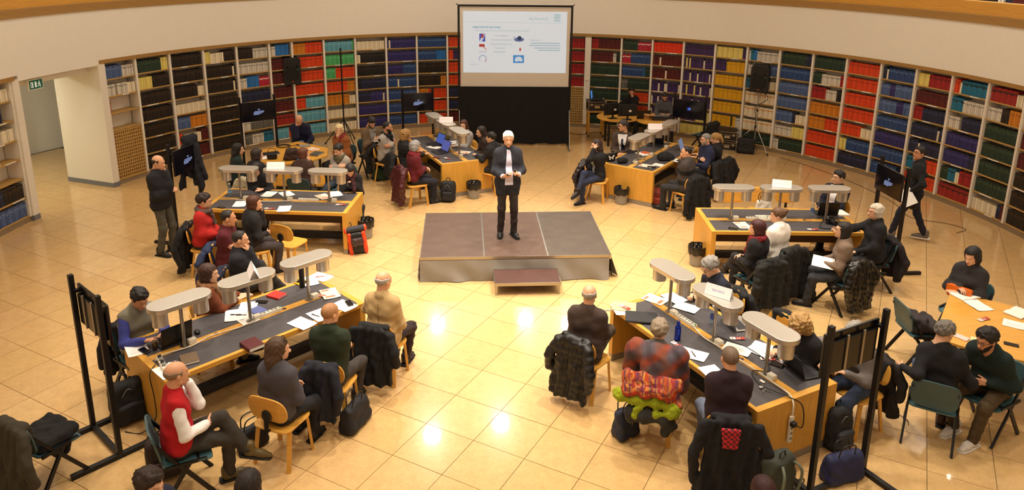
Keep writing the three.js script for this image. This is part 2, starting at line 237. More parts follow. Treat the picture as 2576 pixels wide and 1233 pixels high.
// [angle from, angle to, shelves top to bottom, grille?, words for the bookcase]
const BAYS = [
  [-93.3, -87.9, ['e16', 'k14', 'W14', 'e12', '', 'k14', 's15'], 0, 'bookcase at the far left edge'],
  [-87.9, -82.6, ['_2W3_6w5', 'n10_4', '_4W4w6', '_2w4_8', '', 'n5k9', 'b2s13'], 0, 'bookcase just left of the doorway'],
  [-68.55, -63.7, ['s10W7', 'W4_1W5w4', 'R1_15', '_14'], 1, 'grille bookcase right of the doorway'],
  [-63.7, -58.33, ['g14y4', 'y8k10', k18, k18, k18, k18, k18], 0, ''],
  [-58.33, -52.95, [k18, k18, 'k14w4', 'w18', 's7a9', 'o2_1w9d4', 'd16'], 0, ''],
  [-52.95, -47.57, ['y3w7k6', 'k15w1k1', 'k15w1k1', k18, k18, k18, k18], 0, ''],
  [-47.57, L5, ['k9W9', 'W17', 'W4B7m6', 'n18', 'w6k8', 'W4e12', 'e4W6t5'], 0, ''],
  [L5, -38.37, ['W3B8_1', 'd14', 'd14', 'd13', 'd13', 'R13', 'c8o4'], 0, ''],
  [-38.37, -32.99, ['a8o11', 'o19', 'o18', 'o18', 'o6c12', 'c18', 'c18'], 0, ''],
  [-32.99, -27.61, ['c17G1', 'G18', 'G6o12', 'o13a5', 'a14w4', 'w18', 'w18'], 0, ''],
  [-27.61, -22.23, ['w19', 'w2K14', 'K16', 'K2n15', 'n8i8w1i1', 'i18', 'i18'], 0, ''],
  [-22.23, -16.85, ['i1w1i16', 'i19', 'i10b8', 'b6w1b11', 'b18', 'b18', 'b18'], 0, ''],
  [-16.85, -11.47, ['b18', 'b12B6', 'k14', 'k12a3', 'a6o12', 'o18', 'o18'], 0, ''],
  [-11.47, -6.09, ['o18', 'o3p15', 'o18', 'o18', 'n18', 'n18', 'd18'], 0, ''],
  [-6.09, -.71, ['k16', 'n16', 'g17', 'd16', 'b17', 's17', 'k17'], 0, ''],
  [-.71, 4.67, ['g16', 'b17', 'g17', 'k16', 'r17', 'k17', 'k17'], 0, ''],
  [4.67, 8.9, ['r14', 'd14', 'r13', 'd13', 'g13', 'k13', 'k13'], 0, ''],
  [8.9, 13.2, ['r14', 'r14', 'r13', 'r13'], 1, ''],
  [13.95, 19.42, ['r4d13', 'd13W2K1g1', 'g18', 'g18', 'g18', 'g18', 'g18'], 0, ''],
  [19.42, 24.8, ['g9m8', 'm5b12', 'b14t1g3', 'e4g14', 'g6o10', 'o16', 'g16'], 0, ''],
  [24.8, 30.18, ['O22', 'd4w1d13', 'd8w1d9', 'p4w1p3w2p7w1', 'w1p3w1p2w1p6w1p3', 'w1p17', 'p18'], 0, ''],
  [30.18, 35.56, ['p18', 'p1y1p1y1p8w1p5', 'p4w1p4w1p7w1p1', 'p2y1p4y1p3w1p5w1', 'p6w1p3w1p7', 'p9y8', 'y17'], 0, ''],
  [35.56, 40.94, ['y15p2', 'p7Y12', 'Y19', 'Y19', 'Y19', 'Y12K1Y2W3', 'W16'], 0, ''],
  [40.94, 46.32, ['W1t2B2W13', 'W3t6s5', 't5_4w6', 'v17', 'v17', 'v17', 'g16'], 0, ''],
  [46.32, 51.7, ['g14n3', 'b18', 's18', 's18', 's10n2w6', 'W10y7', 'W3g14'], 0, ''],
  [51.7, 57.08, ['g18', 'g5W11r2', 'r8W6K3', 'a17', 'a10o8', 'o17', 'o17'], 0, ''],
  [57.08, 62.46, ['o17', 'o17', 'o17', 'o17', 'o11w6', 'y4b14', 'n18'], 0, ''],
  [62.46, 67.84, ['n2w1b15', 's5i3s10', 's10i4s4', 'b18', 'i18', 'b18', 'b14_3'], 0, 'fifth bookcase from right edge'],
  [67.84, 73.22, ['y6r12', 'd17', 'r5n13', 'n14w1n2', 'n5w1n11', 't3s6o6', 'o15'], 0, 'fourth bookcase from right edge'],
  [73.22, 78.6, ['o3w1t14', 't6W11', 'W5_1n9', 'i17', 'i13n4', 'g4t4w2r7', 'R17'], 0, 'third bookcase from right edge'],
  [78.6, 83.98, ['R13w4', 'W7k4a6', 'g17', 'g17', 'g17', 'g17', 'w13n2d2'], 0, 'second bookcase from right edge'],
  [83.98, 89.36, ['w14', 'w10e5', 'd16', 'd16', 'k16', 'k16', 'k9w6'], 0, 'bookcase cut by the right edge'],
];
const looseBooks = [], bookPool = [];
{
  const upG = muv(rbox(.05, 2.56, .3, .004, 0, 1.375, -.14)), boardZ = -.145;
  const labelM = M.paper, screwM = mat(0x8a857c, .5), screwG = cyl(.006, .006, .004, 0, 0, 0, 6, Math.PI / 2);
  const screws = []; for (let k = 0; k < 8; k++) screws.push(screwG.clone().translate(0, .3 + k * .31, .0105));
  const screwAll = merged(screws);
  const lattice = {};
  BAYS.forEach(([a0, a1, rows, grille, words], bi) => {
    const am = (a0 + a1) / 2 * DEG, w = 2 * RW * Math.sin((a1 - a0) / 2 * DEG), iw = w - .056;
    const far = am < -.05 ? 'left' : 'right', n = BAYS.filter(b => (b[0] + b[1] < 0) === (am < 0) && Math.abs(b[0] + b[1]) > Math.abs(a0 + a1)).length;
    const ord = ['first', 'second', 'third', 'fourth', 'fifth', 'sixth', 'seventh', 'eighth', 'ninth', 'tenth', 'eleventh', 'twelfth', 'thirteenth', 'fourteenth', 'fifteenth', 'sixteenth', 'seventeenth'][n];
    const desc = words ? 'white ' + words + ', wooden shelves' : `${ord} white bookcase counted in from the ${far} edge, wooden shelves`;
    const t = thing('bookcase', desc, 'bookcase', polar(RW, am), -am, 'bookcases round the room');
    const up = part(t, 'upright', upG, M.post); up.position.x = -w / 2; part(up, 'screws', screwAll, screwM).userData.kind = 'stuff';
    if (bi === BAYS.length - 1 || BAYS[bi + 1][0] !== a1) { const u2 = part(t, 'upright', upG, M.post); u2.position.x = w / 2; part(u2, 'screws', screwAll, screwM).userData.kind = 'stuff'; }
    part(t, 'back_panel', box(iw, 2.55, .012, 0, 1.375, -.3), M.post);
    const wide = a0 === 13.95 ? 1 : 0; if (wide) { const u = part(t, 'wide_upright', rbox(.135, 2.56, .3, .004, -w / 2 - .06, 1.375, -.138), M.post); part(u, 'switch_box', rbox(.07, .07, .03, .005, -w / 2 - .06, 1.42, .02), M.cream); }
    const boardG = muv(rbox(iw, .024, .275, .003, 0, 0, boardZ)), edge = rows.length;
    const ys = grille ? [1.19, 1.56, 1.92, 2.285] : [0, 1, 2, 3, 4, 5, 6].map(k => .112 + k * .364);
    ys.forEach((y, k) => { const b = part(t, 'shelf', boardG, M.woodShelf); b.position.y = y; if (rnd() < .45) part(b, 'shelf_label', box(rr(.15, .32), .018, .003, rr(-.2, .2), 0, -.0055), labelM); });
    if (grille) {
      const L = lattice.g ??= (() => { const g = []; const hw = iw / 2; for (let i = 0; i <= 13; i++) g.push(box(.024, 1.06, .018, -hw + .012 + (iw - .024) * i / 13, .64, -.02)); for (let i = 0; i <= 14; i++) g.push(box(iw, .026, .018, 0, .125 + 1.03 * i / 14, -.016)); return muv(merged(g)); })();
      part(t, 'lattice_grille', L, M.woodShelf); part(t, 'bottom_board', muv(box(iw, .03, .28, 0, .11, boardZ)), M.woodShelf);
    }
    const nR = ys.length;
    rows.forEach((row, r) => {
      const y0 = ys[nR - 1 - r] + .012; let tot = 0; const runs = [...row.matchAll(/([A-Za-z_])(\d+)/g)].map(m => [m[1], +m[2]]); for (const q of runs) tot += q[1];
      const room = iw - .02, unit = Math.min(.06, room / Math.max(tot, 12)); let x = -iw / 2 + .01;
      for (const [c, num] of runs) {
        const h0 = c === 'W' || c === 'm' ? .24 : c === 'w' ? .22 : rr(.255, .275), thin = c === 'W' || c === 'w' && num > 8 ? 1 : 1;
        for (let q = 0; q < num; q++) {
          if (c !== '_') bookPool.push({ c, v: (q * 7 + r * 3 + bi) % 3, x: x + unit / 2, y: y0, w: unit * (q === num - 1 ? .99 : .97), h: h0 * rr(.985, 1.01), d: rr(.17, .2), z: -.03 - rr(0, .008), am, r, t, words });
          x += unit;
        }
      }
    });
    t.userData.label = desc;
  });
}
{
  const q = new THREE.Quaternion(), up = V(0, 1, 0);
  for (const b of bookPool) { const [ox, , oz] = polar(RW, b.am); const c = Math.cos(-b.am), s = Math.sin(-b.am); b.wx = ox + b.x * c + b.z * s; b.wz = oz - b.x * s + b.z * c; b.dist = Math.hypot(b.wx, b.wz); const p = V(b.wx, b.y, b.wz).project(camera); b.vis = p.x > -1.005 && p.x < 1.005 && p.y > -1 && p.y < 1; }
  const near = bookPool.filter(b => b.vis && b.words).sort((a, b) => a.dist - b.dist).slice(0, 300), set = new Set(near), rest = [];
  for (const b of near) {
    const words = `${BOOK[b.c][2]}, ${SH[b.r]} shelf, ${b.words}`;
    const o = single('book', bookGeos[b.c][b.v], bookMat, words, 'book', [b.wx, b.y, b.wz], -b.am, words.replace(/^([^,]*),/, '$1 run,'));
    o.scale.set(b.w, b.h, b.d);
  }
  for (const b of bookPool) if (!set.has(b)) rest.push(bookGeos[b.c][b.v].clone().scale(b.w, b.h, b.d).rotateY(-b.am).translate(b.wx, b.y, b.wz));
  const o = single('shelved_books', mergeGeometries(rest), bookMat, 'rows of bound volumes filling the far bookcases', 'books'); o.userData.kind = 'stuff';
}
// upper gallery bookcases glimpsed over the parapet at the top right
{
  const list = [];
  for (let i = 0; i < 6; i++) {
    const a = (62 + i * 4.6) * DEG, t = thing('gallery_bookcase', `gallery bookcase seen over the parapet, ${['first', 'second', 'third', 'fourth', 'fifth', 'sixth'][i]} from its left end`, 'bookcase', polar(RG - .35, a, 3.0), -a, 'gallery bookcases');
    const w = .95; for (const s of [-1, 1]) part(t, 'upright', rbox(.05, 2.4, .3, .004, s * w / 2, 1.2, 0), M.post); part(t, 'back_panel', box(w, 2.4, .02, 0, 1.2, -.14), M.post);
    for (let k = 0; k < 6; k++) part(t, 'shelf', muv(box(w - .05, .024, .28, 0, .05 + k * .4, 0)), M.woodShelf);
    for (let k = 0; k < 5; k++) { let x = -.43; const codes = ['g', 'd', 'k', 'c', 'w', 'n', 'r', 'W']; let c = codes[(i * 3 + k) % 8]; while (x < .42) { const bw = rr(.03, .05); if (rnd() < .15) c = codes[Math.floor(rnd() * 8)]; list.push(bookGeos[c][Math.floor(rnd() * 3)].clone().scale(bw, rr(.22, .3), .2).translate(x + bw / 2, .062 + k * .4, .1).rotateY(-a).translate(...polar(RG - .35, a, 3.0))); x += bw; } }
  }
  const o = single('gallery_books', mergeGeometries(list), bookMat, 'rows of books on the upper gallery shelves', 'books'); o.userData.kind = 'stuff';
}
// ---------------------------------------------------------------- soft-body mesher: surface nets over a distance field
function nets(f, mn, mx, cell, colorFn) {
  const nx = Math.ceil((mx[0] - mn[0]) / cell) + 2, ny = Math.ceil((mx[1] - mn[1]) / cell) + 2, nz = Math.ceil((mx[2] - mn[2]) / cell) + 2, N = nx * ny * nz, D = new Float32Array(N);
  const ox = mn[0] - cell * .5, oy = mn[1] - cell * .5, oz = mn[2] - cell * .5; let n = 0;
  for (let k = 0; k < nz; k++) for (let j = 0; j < ny; j++) for (let i = 0; i < nx; i++) D[n++] = f(ox + i * cell, oy + j * cell, oz + k * cell);
  const id = new Int32Array(N).fill(-1), P = [], I = [], sx = 1, sy = nx, sz = nx * ny, off = [0, 1, sy, sy + 1, sz, sz + 1, sz + sy, sz + sy + 1];
  const E = [[0, 1], [2, 3], [4, 5], [6, 7], [0, 2], [1, 3], [4, 6], [5, 7], [0, 4], [1, 5], [2, 6], [3, 7]];
  for (let k = 0; k < nz - 1; k++) for (let j = 0; j < ny - 1; j++) for (let i = 0; i < nx - 1; i++) {
    const b = i + j * sy + k * sz; let m = 0; for (let c = 0; c < 8; c++) if (D[b + off[c]] < 0) m |= 1 << c; if (m === 0 || m === 255) continue;
    let x = 0, y = 0, z = 0, q = 0;
    for (const [u, v] of E) { if (((m >> u) & 1) === ((m >> v) & 1)) continue; const a = D[b + off[u]], t = a / (a - D[b + off[v]]); x += (u & 1) + ((v & 1) - (u & 1)) * t; y += ((u >> 1) & 1) + (((v >> 1) & 1) - ((u >> 1) & 1)) * t; z += (u >> 2) + ((v >> 2) - (u >> 2)) * t; q++; }
    id[b] = P.length / 3; P.push(ox + (i + x / q) * cell, oy + (j + y / q) * cell, oz + (k + z / q) * cell);
  }
  for (let k = 1; k < nz - 1; k++) for (let j = 1; j < ny - 1; j++) for (let i = 1; i < nx - 1; i++) {
    const b = i + j * sy + k * sz, s = D[b] < 0;
    const e = (d, p, r) => { if (s === D[b + d] < 0) return; const a0 = id[b - p - r], a1 = id[b - r], a2 = id[b], a3 = id[b - p]; if (a0 < 0 || a1 < 0 || a2 < 0 || a3 < 0) return; if (s) I.push(a0, a1, a2, a0, a2, a3); else I.push(a0, a2, a1, a0, a3, a2); };
    e(sx, sy, sz); e(sy, sz, sx); e(sz, sx, sy);
  }
  const g = new THREE.BufferGeometry(); g.setAttribute('position', new THREE.Float32BufferAttribute(P, 3)); g.setIndex(I); g.computeVertexNormals();
  if (colorFn) { const c = new Float32Array(P.length); for (let v = 0; v < P.length; v += 3) { const k = colorFn(P[v], P[v + 1], P[v + 2]); c[v] = k[0]; c[v + 1] = k[1]; c[v + 2] = k[2]; } g.setAttribute('color', new THREE.BufferAttribute(c, 3)); }
  return g;
}
// tapered capsules [ax,ay,az,bx,by,bz,ra,rb], joined with a smooth minimum
function capField(prims, k) {
  const n = prims.length, A = prims.map(p => { const dx = p[3] - p[0], dy = p[4] - p[1], dz = p[5] - p[2]; return [p[0], p[1], p[2], dx, dy, dz, 1 / Math.max(1e-9, dx * dx + dy * dy + dz * dz), p[6], p[7] - p[6]]; });
  return (x, y, z) => {
    let d = 1e3;
    for (let i = 0; i < n; i++) { const a = A[i], px = x - a[0], py = y - a[1], pz = z - a[2]; let t = (px * a[3] + py * a[4] + pz * a[5]) * a[6]; t = t < 0 ? 0 : t > 1 ? 1 : t; const ex = px - a[3] * t, ey = py - a[4] * t, ez = pz - a[5] * t, e = Math.sqrt(ex * ex + ey * ey + ez * ez) - a[7] - a[8] * t; const h = k - Math.abs(d - e); d = (d < e ? d : e) - (h > 0 ? h * h / (4 * k) : 0); }
    return d;
  };
}
const ell = (x, y, z, cx, cy, cz, rx, ry, rz) => { const a = (x - cx) / rx, b = (y - cy) / ry, c = (z - cz) / rz, k = Math.sqrt(a * a + b * b + c * c); return (k - 1) * Math.min(rx, ry, rz); };
const smin = (a, b, k) => { const h = Math.max(0, k - Math.abs(a - b)); return Math.min(a, b) - h * h / (4 * k); };
const smax = (a, b, k) => -smin(-a, -b, k);
const rboxD = (x, y, z, hx, hy, hz, r) => { const a = Math.abs(x) - hx + r, b = Math.abs(y) - hy + r, c = Math.abs(z) - hz + r; return Math.hypot(Math.max(a, 0), Math.max(b, 0), Math.max(c, 0)) + Math.min(Math.max(a, b, c), 0) - r; };
function bounds(prims, pad) { const mn = [1e3, 1e3, 1e3], mx = [-1e3, -1e3, -1e3]; for (const p of prims) for (let i = 0; i < 3; i++) { const r = Math.max(p[6], p[7]) + pad; mn[i] = Math.min(mn[i], p[i] - r, p[i + 3] - r); mx[i] = Math.max(mx[i], p[i] + r, p[i + 3] + r); } return [mn, mx]; }
const wav = (x, y, z, s) => Math.sin(x * 31 + s + 2.1 * Math.sin(y * 17 + s)) * Math.sin(y * 23 - s * 1.7 + 1.7 * Math.sin(z * 29)) + .6 * Math.sin(z * 37 + y * 41 + s * 3.1 + Math.sin(x * 47));

// ---------------------------------------------------------------- heads, hair, hands (built once per kind, then placed)
const cache = {};
const memo = (k, f) => cache[k] ??= f();
function headGeo(male, cell) {
  return memo('head' + male + cell, () => {
    const w = male ? 1 : .94, j = male ? 1 : .9;
    const caps = capField([[0, .006, .086, 0, -.032, .107, .008, .0125], [0, -.032, .104, -.011, -.036, .096, .010, .008], [0, -.032, .104, .011, -.036, .096, .010, .008], [-.017, -.064, .082, .017, -.064, .082, .007, .007], [-.017, -.073, .080, .017, -.073, .080, .006, .006], [0, -.1 * j, .062, 0, -.098 * j, .066, .022 * j, .02 * j], [-.05 * j, -.07, .012, 0, -.1 * j, .062, .02, .02], [.05 * j, -.07, .012, 0, -.1 * j, .062, .02, .02], [-.034, .026, .082, -.012, .022, .09, .009, .009], [.034, .026, .082, .012, .022, .09, .009, .009]], .014);
    const neck = capField([[0, -.06, -.025, 0, -.2, -.045, male ? .057 : .047, male ? .062 : .052]], .01);
    const f = (x, y, z) => {
      const X = x / w; let d = ell(X, y, z, 0, .036, -.014, .076, .084, .097); d = smin(d, ell(X, y, z, 0, -.03, .018, .064, .088, .074), .03); d = smin(d, caps(X, y, z), .012);
      for (const s of [-1, 1]) { d = smax(d, .013 - Math.hypot(X - s * .031, y - .006, z - .094), .01); d = Math.min(d, Math.hypot(X - s * .031, y - .006, z - .074) - .0145); d = smin(d, ell(X, y, z, s * .079, -.004, -.008, .011, .033, .019), .006); }
      return smin(d, neck(x, y, z), .025);
    };
    const col = (x, y, z) => {
      const ax = Math.abs(x / w); if (z > .07) { if (Math.abs(y + .0685) < .0085 && ax < .024) return [.86, .58, .55]; const ex = Math.hypot(ax - .031, y - .006); if (ex < .0055) return [.10, .07, .05]; if (Math.abs(y - .006) < .0055 && Math.abs(ax - .031) < .0125) return [1.05, 1.1, 1.15]; if (y > .026 && y < .034 && ax > .014 && ax < .048) return [.38, .3, .26]; }
      return [1, 1, 1];
    };
    return nets(f, [-.1, -.2, -.125], [.1, .13, .13], cell, col);
  });
}
const face = (x, y, z, w, top, z0) => Math.max(Math.abs(x) - w, y - top, z0 - z); // <0 inside the opening left for the face
const strands = (x, y, z, a, f) => a * Math.sin(Math.atan2(x, z) * f + 3 * Math.sin(y * 30)) + a * .7 * Math.sin(y * 90 + x * 70 + 4 * Math.sin(z * 40));
const ss = (e0, e1, v) => { const t = Math.max(0, Math.min(1, (v - e0) / (e1 - e0))); return t * t * (3 - 2 * t); };
function crown(x, y, z, t, a, b) { // hair that thins out to nothing at an uneven hairline with sideburns
  const az = Math.atan2(x, z); let h = y - a - b * z + .006 * Math.sin(az * 9 + 1) + .004 * Math.sin(az * 23); h += .042 * Math.exp(-Math.pow((z - .028) / .016, 2)) * ss(.045, .066, Math.abs(x)); if (z < 0) h += .02 * ss(.02, .09, -z);
  const s = Math.max(0, Math.min(1, h / .04)); return smax(ell(x, y, z, 0, .037, -.0145, .0772, .0852, .0985) - .0015 - t * s * (2 - s), -h, .005);
}
const HAIR = {
  short: (x, y, z) => crown(x, y, z, .007, .016, .64) + strands(x, y, z, .0016, 40),
  thick: (x, y, z) => crown(x, y, z, .015, .012, .6) + strands(x, y, z, .003, 28) + .0045 * wav(x * 1.7, y * 1.7, z * 1.7, 2) * ss(.02, .07, y - .6 * z),
  crop: (x, y, z) => crown(x, y, z, .003, .004, .66),
  bald: (x, y, z) => smax(crown(x, y, z, .006, -.006, .75), Math.max(y - .05, z - .03) + .006 * Math.sin(Math.atan2(x, z) * 7), .012) + strands(x, y, z, .001, 50),
  thin: (x, y, z) => crown(x, y, z, .006, .038, 1.12) + strands(x, y, z, .0012, 50),
  bob: (x, y, z) => { let d = smin(ell(x, y, z, 0, .04, -.02, .09, .094, .11), ell(x, y, z, 0, -.05, -.03, .095, .085, .088), .04); d = Math.max(d, -.118 - y); return smax(d, -face(x, y, z, .058, .062, .022), .014) + strands(x, y, z, .0022, 34); },
  long: (x, y, z) => { let d = smin(ell(x, y, z, 0, .04, -.02, .09, .094, .11), ell(x, y, z, 0, -.06, -.04, .098, .11, .085), .05); d = smin(d, rboxD(x, y + .18, z + .085, .095 - .02 * (y + .3), .13, .035, .03), .06); return smax(d, -face(x, y, z, .058, .066, .018), .014) + strands(x, y, z, .003, 30); },
  curly: (x, y, z) => { let d = smin(ell(x, y, z, 0, .03, -.025, .112, .108, .12), ell(x, y, z, 0, -.07, -.045, .11, .09, .085), .05); d += .011 * Math.sin(x * 62 + 2 * Math.sin(y * 50)) * Math.sin(y * 66 + 1.5 * Math.sin(z * 48)) * Math.sin(z * 58 + 1) * 1.6; return smax(d, -face(x, y, z, .056, .058, .03), .014) + strands(x, y, z, .002, 40); },
  wavy: (x, y, z) => { let d = smin(ell(x, y, z, 0, .04, -.02, .096, .098, .112), ell(x, y, z, 0, -.03, -.035, .1, .08, .085), .04); d += .006 * Math.sin(x * 58 + y * 30) * Math.sin(y * 52 + z * 20); d = Math.max(d, -.105 - y); return smax(d, -face(x, y, z, .06, .058, .02), .014) + strands(x, y, z, .002, 34); },
  bun: (x, y, z) => { let d = crown(x, y, z, .008, .0, .6); d = smin(d, ell(x, y, z, 0, .075, -.115, .042, .042, .04), .012); return d + strands(x, y, z, .0018, 50); },
  pony: (x, y, z) => { let d = crown(x, y, z, .008, .0, .6); d = smin(d, ell(x, y, z, 0, .03, -.12, .03, .035, .03), .014); d = smin(d, ell(x, y, z, 0, -.045, -.135, .034, .085, .03), .02); return d + strands(x, y, z, .002, 50); },
  cap: (x, y, z) => crown(x, y, z, .012, .016, .58) + strands(x, y, z, .0028, 26) + .004 * wav(x * 2, y * 2, z * 2, 5) * ss(.02, .06, y - .6 * z),
};
function hairGeo(style, cell) {
  return memo('hair' + style + cell, () => nets(HAIR[style], [-.14, style === 'long' ? -.34 : -.18, -.2], [.14, .17, .13], cell, (x, y, z) => { const k = .86 + .28 * NT[(Math.floor(Math.atan2(x, z) * 22 + 1.5 * Math.sin(y * 28)) * 131 + 7001) & 65535]; return [k, k, k]; }));
}
function beardGeo(kind, cell) {
  return memo('beard' + kind + cell, () => kind === 'moustache'
    ? nets(capField([[0, -.047, .1, -.028, -.056, .088, .0085, .006], [0, -.047, .1, .028, -.056, .088, .0085, .006]], .006), [-.045, -.075, .06], [.045, -.03, .12], .004)
    : nets((x, y, z) => { let d = smin(ell(x, y, z, 0, -.045, .015, .07, .078, .072), ell(x, y, z, 0, -.1, .055, .034, .03, .034), .03); d = smax(d, y + .012 + (z > .03 ? (z - .03) * .55 : 0), .01); d = Math.max(d, -.02 - z); return Math.max(d, .011 - Math.hypot(x * .45, y + .067, Math.max(0, .075 - z))); }, [-.09, -.14, -.03], [.09, .01, .12], cell));
}
const HANDS = { // finger curl in radians per joint, thumb in, spread
  relax: [.35, .45, .3, .3], flat: [.06, .08, .06, .1], fist: [1.25, 1.45, 1.0, .75], hold: [.75, .85, .5, .55], point: [.5, .7, .5, .5],
};
function handGeo(kind, cell) { // wrist at the origin, fingers along +y, palm towards +z, thumb on +x
  return memo('hand' + kind + cell, () => {
    const [c1, c2, c3, th] = HANDS[kind], pr = [];
    pr.push([0, -.035, 0, 0, 0, 0, .027, .026], [-.012, .01, 0, -.024, .085, .002, .018, .0125], [.012, .01, 0, .024, .085, .002, .018, .0125], [0, .01, 0, 0, .088, .002, .018, .0125]);
    const fl = [[.029, .086, .040, .026, .021], [.0095, .092, .044, .029, .022], [-.0105, .088, .041, .027, .021], [-.029, .078, .032, .021, .019]];
    fl.forEach(([x, y, a, b, c], i) => { let px = x, py = y, pz = 0, ang = 0; const k = kind === 'point' && i === 0 ? .1 : 1, sp = x * 1.6; [[a, c1 * k, .0095, .0088], [b, c2 * k, .0088, .0082], [c, c3 * k, .0082, .0072]].forEach(([l, cu, r0, r1]) => { ang += cu; const nx = px + l * sp * Math.cos(ang), ny = py + l * Math.cos(ang), nz = pz + l * Math.sin(ang); pr.push([px, py, pz, nx, ny, nz, r0, r1]); px = nx; py = ny; pz = nz; }); });
    const ta = th; pr.push([.022, .018, .004, .046, .05, .016, .0145, .011], [.046, .05, .016, .046 + .02 * Math.cos(ta * 2), .082, .02 + .026 * Math.sin(ta * 1.4), .011, .0088]);
    const [mn, mx] = bounds(pr, .012);  return nets(capField(pr, .006), mn, mx, cell);
  });
}
const mirror = g => memo('mir' + g.uuid, () => { const h = g.clone(); h.scale(-1, 1, 1); const ix = h.index.array; for (let i = 0; i < ix.length; i += 3) { const t = ix[i]; ix[i] = ix[i + 1]; ix[i + 1] = t; } h.computeVertexNormals(); return h; });
const whiteCol = g => { if (!g.attributes.color) g.setAttribute('color', new THREE.BufferAttribute(new Float32Array(g.attributes.position.count * 3).fill(1), 3)); return g; };
function shoeGeo(male) { return memo('shoe' + male, () => { const s = male ? 1 : .9; return [nets((x, y, z) => { let d = capField([[0, .055, -.02, 0, .045, .1, .046, .04], [0, .04, .1, 0, .034, .185, .042, .03], [0, .06, -.03, 0, .12, -.03, .046, .05]], .03)(x, y, z); return Math.max(d, .012 - y); }, [-.08 * s, 0, -.1], [.08, .16, .24], .019).scale(s, s, s), extr([[-.045, -.09], [-.047, 0], [-.048, .1], [-.036, .19], [0, .215], [.036, .19], [.048, .1], [.047, 0], [.045, -.09], [0, -.1]], .02, .004).rotateX(Math.PI / 2).translate(0, .011, 0).scale(s, 1, s)]; }); }
const skinTone = { a: 0xd9a27e, b: 0xe2b08e, c: 0xc98f6b, d: 0xe6b89a };
const ik = (S, T, l1, l2, pole) => { let d = T.clone().sub(S), L = Math.min(d.length(), (l1 + l2) * .995); const u = d.normalize(), a = Math.acos(Math.max(-1, Math.min(1, (l1 * l1 + L * L - l2 * l2) / (2 * l1 * L)))); const p = pole.clone().sub(u.clone().multiplyScalar(pole.dot(u))).normalize(); return { e: S.clone().add(u.clone().multiplyScalar(l1 * Math.cos(a))).add(p.multiplyScalar(l1 * Math.sin(a))), t: S.clone().add(u.multiplyScalar(L)) }; };
const P8 = (a, b, r, s) => [a.x, a.y, a.z, b.x, b.y, b.z, r, s];
// arm targets in the figure's own frame (x towards its left, z forward), relative to the floor under the pelvis; seated unless noted
const ARM = {
  lap: [.07, .68, .26, 'relax'], knee: [.13, .64, .34, 'flat'], table: [.16, .785, .40, 'flat'], write: [.10, .79, .40, 'hold'], type: [.11, .80, .40, 'point'], cross: [-.045, .90, .185, 'relax', 0, .9], cross2: [-.06, .855, .20, 'relax', 0, .9],
  chin: [.03, 0, 0, 'fist', 1], face: [.05, .05, 0, 'relax', 1], temple: [.09, .10, -.03, 'relax', 1], phone: [.05, .86, .30, 'hold'], side: [.27, .62, .05, 'relax'], down: [.24, .60, .02, 'relax'], reach: [.12, .88, .6, 'hold'], back: [.33, .76, .0, 'relax', 0, .5], clasp: [.02, .72, .27, 'hold'], tabin: [-.02, .785, .36, 'flat'],
};
